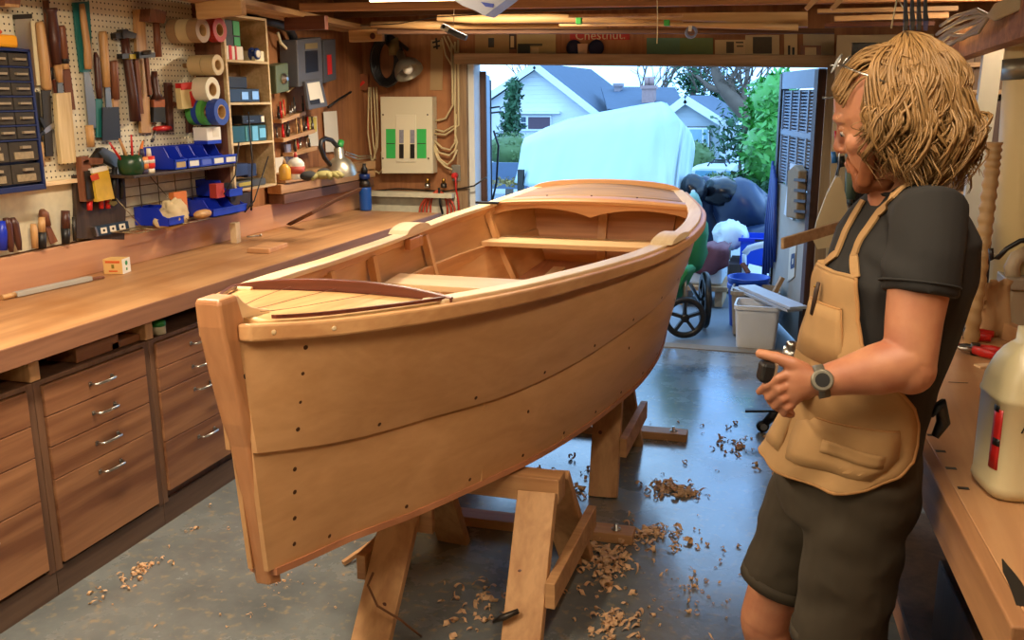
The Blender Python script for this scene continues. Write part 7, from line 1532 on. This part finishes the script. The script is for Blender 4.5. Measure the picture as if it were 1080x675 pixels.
def ring_at(py, grow=0.0, n=28):
    """torso centre and radii at a pixel height"""
    for k in range(len(SP) - 1):
        a, b = SP[k], SP[k + 1]
        if b[1][1] <= py <= a[1][1]:
            t = (a[1][1] - py) / (a[1][1] - b[1][1]); c = spine(k).lerp(spine(k + 1), t); return c, a[2] + (b[2] - a[2]) * t + grow, a[3] + (b[3] - a[3]) * t + grow
    k = 0 if py > SP[0][1][1] else len(SP) - 1; return spine(k), SP[k][2] + grow, SP[k][3] + grow
def tor(c, rf, rl, th): return c + Fb * rf * cos(th) + Lb * rl * sin(th)
def tring(c, rf, rl, n=28): return [tor(c, rf, rl, 2 * pi * k / n) for k in range(n)]
LS, LE, LWr = P(980, 232, 1.925), P(957, 383, 1.86), P(862, 403, 1.835)
RS, RE, RWr = P(930, 232, 2.25), P(905, 372, 2.30), P(850, 412, 2.02)
LH, RH = P(912, 500, 2.02), P(868, 496, 2.20); LK, RK = P(880, 690, 2.02), P(806, 655, 2.20); LA, RA = P(872, 950, 2.10), P(808, 880, 2.25)
LA.z = .09; RA.z = .09
# -- body: one continuous skin
m = MB()
m.loft([tring(spine(k), SP[k][2] - .018, SP[k][3] - .018) for k in range(1, 9)])
nb, hc = P(951, 205, 2.09), P(939, 125, 2.055)
m.tube([nb + V((.0, 0, -.04)), nb.lerp(hc, .5), hc + V((.01, 0, -.01))], [.062, .056, .06], 16)
def limb(pts, rs, n=30): m.tube(pts, rs, n)
limb([LS, LS.lerp(LE, .35), LS.lerp(LE, .7), LE + V((.004, 0, 0))], [.058, .058, .052, .048])
limb([LE + V((.01, 0, .01)), LE.lerp(LWr, .12) + V((0, 0, .002)), LE.lerp(LWr, .35), LE.lerp(LWr, .7), LWr], [.048, .051, .049, .036, .0285])
m.ell(LE + V((.006, 0, -.01)), (.048, .048, .05))
limb([RS, RS.lerp(RE, .5), RE], [.056, .052, .046]); limb([RE, RE.lerp(RWr, .4), RWr], [.046, .044, .028])
for H_, K_, A_ in ((LH, LK, LA), (RH, RK, RA)):
    limb([H_, H_.lerp(K_, .5), K_], [.085, .078, .060]); limb([K_, K_.lerp(A_, .3) + V((.015, 0, 0)), K_.lerp(A_, .7), A_], [.058, .060, .044, .038])
    m.ell(K_, (.058, .058, .07)); fo = A_ + Fb * .07; fo.z = .045; m.ell(fo, (.05, .05, .045)); toe = A_ + Fb * .16; toe.z = .035; m.tube([A_ + V((0, 0, -.04)), fo, toe], [.042, .044, .03], 12)
# left hand: palm, thumb and four bent fingers around the block plane
def Hd(px, py, dy=0): return P(px, py, 1.83 + dy)
palm = [(LWr, .026, .024), (Hd(851, 403, .0), .032, .022), (Hd(841, 405, -.004), .042, .020), (Hd(832, 408, -.006), .042, .017)]
dirp = (Hd(828, 403) - LWr).normalized(); upn = UP - dirp * UP.dot(dirp); upn.normalize(); thn = dirp.cross(upn)
m.loft([[c + upn * a * cos(2 * pi * k / 16) + thn * b * sin(2 * pi * k / 16) for k in range(16)] for c, a, b in palm])
FG = [([(832, 394, -.006), (820, 399, -.020), (808, 407, -.018), (801, 413, -.004)], .0098), ([(834, 405, -.008), (821, 411, -.022), (811, 419, -.014), (813, 424, .004)], .0098), ([(836, 415, -.006), (825, 421, -.020), (817, 428, -.010), (823, 432, .006)], .0093), ([(838, 424, -.004), (830, 430, -.016), (827, 436, -.006), (833, 438, .006)], .0084)]
for pts, r in FG: m.tube([Hd(*q) for q in pts], [r * 1.08, r, r * .93, r * .78], 10); m.ell(Hd(*pts[1]), r * 1.03); m.ell(Hd(*pts[2]), r * .97); m.ell(Hd(*pts[3]), r * .8)
TH = [(850, 392, .004), (836, 384, -.004), (818, 377, -.004), (802, 373, .002)]
m.tube([Hd(*q) for q in TH], [.017, .0145, .0118, .0098], 10); m.ell(Hd(*TH[3]), .0102); m.ell(Hd(*TH[2]), .0122); m.ell(Hd(844, 390, .0), (.02, .016, .016))
# right hand behind it
dR = (Hd(838, 412, .13) - RWr).normalized(); m.tube([RWr, RWr + dR * .04, RWr + dR * .08], [(.027, .022), (.036, .018), (.038, .016)], 12)
for k in range(4):
    a = RWr + dR * .075 + UP * (.028 - .018 * k); m.tube([a, a + dR * .03 + V((0, -.012, -.002)), a + dR * .035 + V((.006, -.036, -.008)), a + dR * .02 + V((.012, -.046, -.012))], [.010, .0095, .0085, .0075], 8)
m.tube([RWr + dR * .02 + UP * .02, RWr + dR * .05 + UP * .04, RWr + dR * .09 + UP * .045], [.015, .012, .009], 8)
# head
AH = radians(14); ph = radians(18)
Fh0 = V((-cos(AH), sin(AH), 0)); Lh = V((-sin(AH), -cos(AH), 0)); Fh = (Fh0 * cos(ph) - UP * sin(ph)).normalized(); Uh = (UP * cos(ph) + Fh0 * sin(ph)).normalized()
def hp_(f_, l_, u_): return hc + Fh * f_ + Lh * l_ + Uh * u_
prof = [(.128, .015, -.03, .02), (.118, .05, -.065, .046), (.10, .076, -.09, .064), (.07, .093, -.103, .075), (.04, .0985, -.108, .078), (.022, .100, -.108, .078), (.006, .092, -.106, .077), (-.015, .0905, -.10, .075), (-.04, .092, -.09, .071), (-.062, .0945, -.075, .065), (-.078, .092, -.06, .059), (-.095, .090, -.045, .052), (-.110, .086, -.03, .043), (-.120, .072, -.01, .03)]
def hring(u_, f_, b_, w_, n=28):
    o = []
    for k in range(n):
        th = 2 * pi * k / n; cx = cos(th); cy = sin(th); ex = .85; sx = abs(cx) ** ex * (1 if cx > 0 else -1); sy = abs(cy) ** ex * (1 if cy > 0 else -1); mid = (f_ + b_) / 2 - .008
        o.append(hp_(mid + (f_ - mid if cx > 0 else mid - b_) * sx, w_ * sy, u_))
    return o
m.loft([hring(*q) for q in prof])
m.tube([hp_(.092, 0, .016), hp_(.099, 0, -.004), hp_(.108, 0, -.024), hp_(.104, 0, -.036)], [.010, .010, .0125, .010], 10); m.ell(hp_(.1075, 0, -.027), .0118)
for s in (-1, 1):
    m.ell(hp_(.097, s * .012, -.034), (.010, .009, .008)); m.tube([hp_(.090, s * .008, .026), hp_(.090, s * .03, .031), hp_(.078, s * .055, .024)], [.011, .011, .009], 8); m.ell(hp_(.064, s * .038, -.028), (.024, .024, .026)); m.ell(hp_(.0765, s * .031, .003), .0150)
    m.ell(hp_(-.005, s * .078, -.005), (.018, .008, .028), Matrix((Fh, Lh, Uh)).transposed())
m.tube([hp_(.092, -.022, -.066), hp_(.1005, 0, -.063), hp_(.092, .022, -.066)], [.005, .0075, .005], 8); m.tube([hp_(.089, -.02, -.076), hp_(.0985, 0, -.077), hp_(.089, .02, -.076)], [.005, .0085, .005], 8); m.ell(hp_(.084, 0, -.104), (.015, .022, .014))
body = mpart(remesh(m, .0036, 3), 'body', M_skin, man)
for s in (-1, 1):
    e_ = part(MB().ell(hp_(.0785, s * .031, .001), .0130), 'eye', plain('eye_white', '#d8cfc4', .25), man); part(MB().ell(hp_(.0893, s * .031, -.003), (.0035, .0055, .0055)), 'iris', plain('blue_grey_iris', '#3c4a52', .2), e_)
    part(MB().tube([hp_(.096, s * .014, .031), hp_(.0955, s * .03, .036), hp_(.082, s * .055, .030)], [.0025, .0035, .002], 6), 'eyebrow', M_beard, man)
    part(MB().ell(hp_(.0795, s * .031, .0055), (.0138, .0145, .0105)), 'eyelid', M_skin, man)
# beard
m = MB()
for s in (-1, 1): m.tube([hp_(.03, s * .073, -.03), hp_(.045, s * .068, -.07), hp_(.066, s * .052, -.105), hp_(.080, s * .02, -.112)], [.010, .014, .017, .016], 8); m.tube([hp_(.095, s * .004, -.052), hp_(.092, s * .022, -.06), hp_(.083, s * .035, -.082), hp_(.082, s * .03, -.108)], [.006, .008, .010, .011], 8)
m.ell(hp_(.080, 0, -.110), (.022, .032, .020)); m.ell(hp_(.05, 0, -.114), (.045, .046, .022)); m.ell(hp_(.090, 0, -.092), (.008, .015, .009))
for i in range(len(m.v)): m.v[i] += V((noise.noise(m.v[i] * 60), noise.noise(m.v[i] * 60 + V((9, 0, 0))), noise.noise(m.v[i] * 60 + V((0, 9, 0))))) * .004
mpart(remesh(m, .004, 2), 'beard', M_beard, man)
# -- t-shirt
m = MB(); m.loft([tring(*(lambda q: (q[0], q[1], q[2]))(ring_at(py))) for py in (470, 440, 400, 345, 290, 245, 222, 207, 203)])
hem = LS.lerp(LE, .52); m.tube([LS + V((-.02, .06, .0)), LS + V((0, .01, .012)), LS.lerp(hem, .5), hem], [.062, .074, .073, .0705], 18)
hemr = RS.lerp(RE, .5); m.tube([RS + V((0, -.05, 0)), RS, RS.lerp(hemr, .5), hemr], [.06, .07, .07, .068], 16)
m.tube([LS + V((0, .02, 0)), spine(7) + V((.0, 0, .0)), RS], [.062, .075, .062], 16)
for i in range(len(m.v)): m.v[i] += V((1, 1, 0)) * .010 * noise.noise(m.v[i] * 8)
tee = remesh(m, .006, 8)
nrm_ = [V(v.normal) for v in tee.vertices]
for v, vn in zip(tee.vertices, nrm_):
    q = V(v.co); d = .006 * sin(30 * (q.z + .6 * q.x) + 6 * noise.noise(q * 6)) * max(0, noise.noise(q * 5) + .2); v.co = q + vn * d
ts = mpart(tee, 't_shirt', M_shirt, man)
d_ = (LE - LS).normalized(); part(MB().tube([hem - d_ * .022, hem - d_ * .018], .0735, 24), 'sleeve_hem', M_shirt, ts)
part(MB().tube([tor(*[(lambda q: (q[0] + V((0, 0, .002)), q[1] + .004, q[2] + .004))(ring_at(203))][0], 2 * pi * k / 24) for k in range(25)], .006, 8), 'neck_band', M_shirt, ts)
# -- shorts
m = MB(); m.loft([tring(spine(1) + V((0, 0, dz)), rf, rl) for dz, rf, rl in ((.10, .130, .172), (.04, .138, .182), (-.04, .146, .186), (-.10, .142, .180), (-.13, .11, .15))])
def leg_(H_, K_, t, r0, r1): e = H_.lerp(K_, t); m.tube([H_ + V((0, 0, .06)), H_, H_.lerp(e, .5), e], [(.085, .085), r0, (r0 + r1) / 2, r1], 20)
leg_(LH, LK, .90, .108, .100); leg_(RH, RK, .72, .104, .094)
sm = remesh(m, .007, 8)
nrm_ = [V(v.normal) for v in sm.vertices]
for v, vn in zip(sm.vertices, nrm_):
    q = V(v.co); v.co = q + vn * (.007 * noise.noise(q * 9 + V((0, 0, q.z * 6))) + .0045 * (.3 - abs(noise.noise(q * 17))) + .0012 * sin(60 * q.z + 9 * q.x + 5 * noise.noise(q * 6)))
sh_ = mpart(sm, 'shorts', M_shorts, man)
for H_, K_, t, r in ((LH, LK, .88, .1035), (RH, RK, .70, .0975)):
    e = H_.lerp(K_, t); dd = (K_ - H_).normalized(); part(MB().tube([e - dd * .012, e + dd * .016], r, 24), 'hem', M_shorts, sh_)
# -- apron: bib and skirt in one cloth, binding, pockets, straps
LV = [(284, 24, .014), (300, 28, .016), (320, 33, .017), (345, 42, .018), (368, 56, .019), (388, 76, .018), (404, 92, .016), (420, 100, .018), (436, 102, .022), (452, 99, .026), (467, 89, .030), (479, 72, .032), (486, 50, .033)]
def ap(py, th, ex=0):
    for k in range(len(LV) - 1):
        if LV[k][0] <= py <= LV[k + 1][0]:
            t = (py - LV[k][0]) / (LV[k + 1][0] - LV[k][0]); g = LV[k][2] + (LV[k + 1][2] - LV[k][2]) * t; break
    else: g = LV[-1][2] if py > 400 else LV[0][2]
    c, rf, rl = ring_at(py, g + ex)
    fold = .010 * sin(3.2 * th + py * .03) * max(0, (py - 395) / 90) + .005 * sin(9 * th + py * .05) * max(0, (py - 380) / 90); return tor(c, rf + fold, rl + fold, th)
NC = 29; G = []; edge = []
for j in range(41):
    t = j / 40 * (len(LV) - 1); k = min(int(t), len(LV) - 2); u = t - k; py = LV[k][0] + (LV[k + 1][0] - LV[k][0]) * u; tm = radians(LV[k][1] + (LV[k + 1][1] - LV[k][1]) * u)
    row = [ap(py, -tm + 2 * tm * i / (NC - 1)) for i in range(NC)]
    row = [p + V((0, 0, .004)) * noise.noise(p * 14) + Fb * .010 * noise.noise(p * 10 + V((5, 0, 0))) + Lb * .006 * noise.noise(p * 19 + V((0, 5, 0))) + Fb * .004 * (.3 - abs(noise.noise(p * 16 + V((0, 0, 9))))) for p in row]; G.append(row)
apr = part(MB().sheet(G, .003), 'apron', M_apron, man)
part(MB().tube([r[-1] for r in G] + [G[-1][NC - 2 - i] for i in range(0, NC - 1)] + [r[0] for r in reversed(G)], .0042, 6), 'binding', M_trimb, apr)
part(MB().tube(G[0], .005, 6), 'bib_hem', M_apron, apr)
def patch(name, pts, ex, mat=M_apron, par=None):
    """pocket cloth: (py, th0, th1) rows"""
    g = [[ap(py, radians(a) + radians(b - a) * i / 8, ex) for i in range(9)] for py, a, b in pts]; o = part(MB().sheet(g, .003), name, mat, par or apr)
    part(MB().tube([g[k][0] for k in range(len(g))], .0025, 5).tube([g[k][-1] for k in range(len(g))], .0025, 5).tube(g[0], .0035, 5), 'pocket_seam', M_trimb, o); return o
patch('chest_pocket', [(316, -14, 22), (330, -15, 25), (350, -17, 30), (372, -18, 34)], .006)
patch('side_pocket', [(424, 10, 84), (436, 10, 87), (448, 10, 88), (460, 12, 82), (470, 14, 70)], .003); patch('side_pocket', [(424, -84, 4), (436, -88, 4), (448, -88, 4), (460, -82, 4), (470, -70, 4)], .003)
fl = [[ap(440 + 4 * j + i * .8, radians(36 + 42 * i / 8), .0065) for i in range(9)] for j in range(4)]; part(MB().sheet(fl, .003), 'pocket_flap', M_apron, apr)
st = G[0]
def strap(pts, r=(.015, .0025)): return part(MB().tube(pts, [r] * len(pts), 8, up=Lb), 'strap', M_apron, apr)
c1, c2 = G[0][-1], G[0][0]
TT = BVHTree.FromPolygons([v.co + off(ts) for v in ts.data.vertices], [tuple(f.vertices) for f in ts.data.polygons])
def on_tee(px, py):
    """point on the shirt surface under a pixel"""
    T = TT; d = ray(px, py).normalized(); h = T.ray_cast(CAM, d); return (h[0] + h[1] * .004) if h[0] is not None else None
def drape_strap(pxs, start, tail):
    pts = [start] + [q for q in (on_tee(x, y) for x, y in pxs) if q is not None] + tail; out = []
    T = TT; rings = []
    dense = []
    for i in range(len(pts) - 1):
        for k in range(6): dense.append(pts[i].lerp(pts[i + 1], k / 6))
    dense.append(pts[-1])
    for i, p in enumerate(dense):
        loc, nn, _, _ = T.find_nearest(p); q = loc + nn * .004; dd = (dense[min(i + 1, len(dense) - 1)] - dense[max(i - 1, 0)]).normalized(); w = dd.cross(nn).normalized() * .0095
        if i == 0: q = p; 
        rings.append([q - w - nn * .002, q + w - nn * .002, q + w + nn * .0025, q - w + nn * .0025])
    part(MB().loft(rings, smooth=False), 'strap', M_apron, apr)
drape_strap([(902, 270), (912, 248), (928, 225), (945, 207), (960, 196), (975, 189)], c1, [])
drape_strap([(884, 268), (891, 250), (902, 228), (912, 212)], c2, [])
# black tie knot at the back, tool in the chest pocket
p = P(980, 436, 2.03); part(MB().tube([p, p + V((.02, 0, .02)), p + V((.03, .01, -.02)), p + V((.015, 0, -.05))], [.012, .016, .014, .008], 8), 'apron_tie', M_black, apr)
# -- watch on the left wrist
wc = LE.lerp(LWr, .96); wd = (LWr - LE).normalized()
wt_ = part(MB().tube([wc - wd * .010, wc + wd * .010], .0325, 26), 'watch', plain('grey_olive_strap', '#57544a', .5), man)
fdir = V((-.15, -1, .30)); fdir = (fdir - wd * fdir.dot(wd)).normalized()
part(MB().lathe([(.021, .026), (.021, .036), (.018, .0385)], wc, fdir, 22), 'watch_case', plain('grey_metal_case', '#8a8576', .4, .6), wt_); part(MB().lathe([(.0135, .0386), (.0135, .0394)], wc, fdir, 20), 'watch_face', M_black, wt_)
# -- hair: a full head of wavy locks
hm = Matrix((Fh0, V((Lh.x, Lh.y, 0)).normalized(), UP)).transposed()
H0 = P(949, 108, 2.06)
def hv(az, th, k=1.0, drop=0.0):
    """az from the back (0) round to the left/near side (+) ; th from the crown down"""
    rf, rl, ru = .113, .108, .120
    v = V((-cos(az) * sin(th) * rf, sin(az) * sin(th) * rl, cos(th) * ru)) * k
    return H0 + hm @ v + V((0, 0, -drop))
RH_ = random.Random(12); m = MB()
blob(m, H0 + hm @ V((-.014, 0, .004)), (.098, .094, .106), .10, 3, 26, 18, 12); blob(m, H0 + hm @ V((-.05, 0, -.075)), (.074, .090, .085), .2, 9, 24, 16, 14)
blob(m, H0 + hm @ V((-.025, .05, -.05)), (.058, .042, .075), .2, 19, 20, 14, 14); blob(m, H0 + hm @ V((-.025, -.05, -.05)), (.058, .042, .075), .2, 29, 20, 14, 14)
def lock(az, th0, k, drop, r, wav, ph_):
    pts = []; N_ = 20; fr = max(0, abs(az) - 1.0)
    for i in range(N_):
        t = i / (N_ - 1); th = th0 + (1.62 - th0) * min(1, t / .5); dr = max(0, (t - .45)) / .55; amp = wav * min(1, t * 1.6)
        q = hv(az + .14 * sin(ph_ + t * 7) * t, th, k * (1 + .04 * t), dr * drop)
        fl = dr * (.030 * max(0, cos(az)) + .010); q += hm @ V((-cos(az) * fl, sin(az) * fl * .6, 0)) - hm @ V((-cos(az), sin(az), 0)) * (.05 * dr ** 3 * (.4 + .6 * (ph_ % 1)))
        q += hm @ V((amp * sin(t * 12 + ph_), amp * cos(t * 10 + ph_ * 1.7), 0)) + V((0, 0, amp * .5 * sin(t * 14 + ph_ * 2)))
        pts.append(q)
    m.tube(pts, [r * (1 if i < N_ - 5 else max(.2, (N_ - i) / 6)) for i in range(N_)], 5)
for c_ in range(150):
    az0 = RH_.uniform(-1.85, 1.85) if c_ % 2 else RH_.uniform(.0, 1.85)
    t0 = RH_.uniform(.02, .7); k0 = RH_.uniform(.94, 1.09); d0 = RH_.uniform(.06, .17) * (1 - .22 * max(0, abs(az0) - 1.0)); w0 = RH_.uniform(.008, .024); p0 = RH_.uniform(0, 6.28)
    for _ in range(7): lock(az0 + RH_.gauss(0, .06), t0 + RH_.uniform(-.02, .08), k0 + RH_.gauss(0, .015), d0 * RH_.uniform(.85, 1.08), RH_.uniform(.0012, .0030), w0 * RH_.uniform(.8, 1.25), p0 + RH_.gauss(0, .25))
# front hair swept back from the hairline
for _ in range(220):
    l0 = RH_.uniform(-.075, .078); ph_ = RH_.uniform(0, 6.28); u0 = .085 - 5 * l0 * l0; a = hp_(.090 - 4.0 * l0 * l0, l0, u0 + RH_.uniform(-.012, .01)); c_ = hv(RH_.choice((-1, 1)) * RH_.uniform(.3, 1.7), RH_.uniform(.5, 1.1), RH_.uniform(1.0, 1.1)); b_ = a + UP * RH_.uniform(.02, .05) + (c_ - a) * .22
    pts = [a.lerp(b_, t).lerp(b_.lerp(c_, t), t) + UP * .02 * sin(pi * t) + hm @ V((0, .004 * sin(t * 14 + ph_), .004 * cos(t * 12 + ph_))) * t for t in [i / 11 for i in range(12)]]; m.tube(pts, [RH_.uniform(.0014, .0034)] * 10 + [.0014, .0008], 5)
# flyaway curls
for _ in range(140):
    az = RH_.uniform(-2, 2); th = RH_.uniform(.3, 2.0); q = hv(az, min(th, 1.6), 1.02, .05 * max(0, th - 1.5)); dq = (q - H0).normalized(); ph_ = RH_.uniform(0, 6); L_ = RH_.uniform(.02, .05)
    m.tube([q + dq * L_ * sin(t * 2.6) * .5 + V((L_ * .3 * sin(t * 6 + ph_), L_ * .3 * cos(t * 5 + ph_), -L_ * t * .8)) for t in [i / 8 for i in range(9)]], .0007, 4)
part(m, 'hair', M_hair, man)
# -- what he holds and wears loosely: top-level things
bp_ = thing('block_plane', 'small black block plane held in the man’s left hand', 'plane', tuple(Hd(812, 400, .0)))
c = Hd(808.5, 392, -.010); ax_ = (Hd(800, 393) - Hd(822, 398) + V((0, -.012, 0))).normalized(); uu = (UP - ax_ * UP.dot(ax_)).normalized(); ss = ax_.cross(uu); Rp = Matrix((ax_, ss, uu)).transposed()
part(MB().box(c, (.030, .036, .040), Rp), 'body', M_black, bp_, .007); part(MB().box(c - ax_ * .012, (.005, .0375, .0415), Rp), 'edge_rim', plain('pale_brown_rim', '#8d7660', .5), bp_)
gl_ = thing('eyeglasses', 'clear eyeglasses pushed up into the man’s hair', 'glasses', tuple(P(905, 62, 1.99)))
for dy, nm in ((-.055, 0), (.055, 1)):
    cc = hp_(.062, -dy * 1.0 if False else (.05 if dy < 0 else -.05), .132); part(MB().lathe([(.019, -.0015), (.021, 0), (.019, .0015), (.019, -.0015)], cc, Fh * .6 + Uh * .6 + Lh * (.3 if dy < 0 else -.3), 22, caps=False), 'rim', M_steel, gl_); part(MB().lathe([(.019, 0), (.019, .001)], cc, Fh * .6 + Uh * .6 + Lh * (.3 if dy < 0 else -.3), 22), 'lens', plain('pale_lens', '#cfd8da', .1), gl_)
part(MB().tube([hp_(.078, .03, .134), hp_(.084, 0, .138), hp_(.078, -.03, .134)], .002, 6), 'bridge', M_steel, gl_); part(MB().tube([hp_(.055, .07, .128), hp_(.02, .098, .10), hp_(-.03, .105, .06)], .0022, 6), 'temple', M_steel, gl_)
tk = thing('pocket_knife', 'brown handled marking knife sticking out of the apron chest pocket', 'knife', tuple(ap(330, radians(-4), .01)))
part(MB().tube([ap(296, radians(-2), .012), ap(304, radians(-2), .013), ap(330, radians(-4), .008)], [(.005, .004), (.009, .005), (.008, .005)], 8), 'handle', M_dkbrd, tk); part(MB().ell(ap(300, radians(-2), .019), .0025), 'rivet', M_brass, tk)
# ------------------------------------------------------------------ light
W_ = bpy.data.worlds.new('overcast_sky'); S.world = W_; W_.use_nodes = True
nt = W_.node_tree; bg = nt.nodes['Background']
tc = nt.nodes.new('ShaderNodeTexCoord'); no = nt.nodes.new('ShaderNodeTexNoise'); no.inputs['Scale'].default_value = 3; no.inputs['Detail'].default_value = 4
nt.links.new(tc.outputs['Generated'], no.inputs['Vector'])
rp = nt.nodes.new('ShaderNodeValToRGB'); e = rp.color_ramp.elements
e[0].position = .35; e[0].color = (.16, .42, 1, 1); e[1].position = .62; e[1].color = (.42, .70, 1, 1)
nt.links.new(no.outputs['Fac'], rp.inputs['Fac']); nt.links.new(rp.outputs['Color'], bg.inputs['Color'])
bg.inputs['Strength'].default_value = 3.8
M_tube = plain('glowing_tube', '#ffd9a0', .4, emit=14)
M_hous = plain('white_enamel', '#d9d6cc', .4)
def shop_light(c, L_, label, power, axis='y'):
    t = thing('shop_light', label, 'lamp', c, 'tube lamps between the joists'); c = V(c)
    sz = (.16, L_, .03) if axis == 'y' else (L_, .16, .03)
    part(MB().box(c + V((0, 0, .05)), sz), 'housing', M_hous, t, .004)
    for s in (-.045, .045):
        d = V((s, 0, .012)) if axis == 'y' else V((0, s, .012)); e_ = V((0, L_ / 2 - .03, 0)) if axis == 'y' else V((L_ / 2 - .03, 0, 0))
        part(MB().cyl(c + d - e_, c + d + e_, .014, 10), 'tube', M_tube, t)
    for s in (-1, 1):
        e_ = V((0, s * L_ * .4, 0)) if axis == 'y' else V((s * L_ * .4, 0, 0)); part(MB().cyl(c + e_ + V((0, 0, .06)), c + e_ + V((0, 0, ZC - c.z - .002)), .004, 6), 'hanger', M_steel, t)
    ld = bpy.data.lights.new('tube_light', 'AREA'); ld.shape = 'RECTANGLE'; ld.size = sz[0] * .8; ld.size_y = sz[1] * .95; ld.energy = power; ld.color = (1, .84, .64)
    lo = bpy.data.objects.new('tube_light', ld); link(lo); lo.location = c + V((0, 0, -.012))
shop_light((-1.9, 2.3, 2.28), 1.2, 'tube lamp above the bow of the boat', 46)
shop_light((-1.3, .5, 2.3), 1.2, 'tube lamp behind the viewpoint', 44)
shop_light((.1, 1.2, 2.3), 1.2, 'tube lamp above the right workbench', 20)
shop_light((-1.85, 4.95, aty(430, 1.5, 4.95).z), 1.0, 'tube lamp above the stern of the boat', 40, 'x')
shop_light((.75, 4.3, 2.24), .6, 'short tube lamp over the far end of the joinery bench', 22)
S.view_settings.view_transform = 'Standard'; S.view_settings.look = 'None'; S.view_settings.exposure = 0; S.view_settings.gamma = 1
S.view_settings.use_curve_mapping = False
S.cycles.max_bounces = 6; S.cycles.diffuse_bounces = 3; S.cycles.glossy_bounces = 3; S.cycles.transmission_bounces = 4
S.cycles.use_denoising = True
S.cycles.caustics_reflective = False; S.cycles.caustics_refractive = False
S.cycles.sample_clamp_indirect = 6
S.cycles.use_adaptive_sampling = False
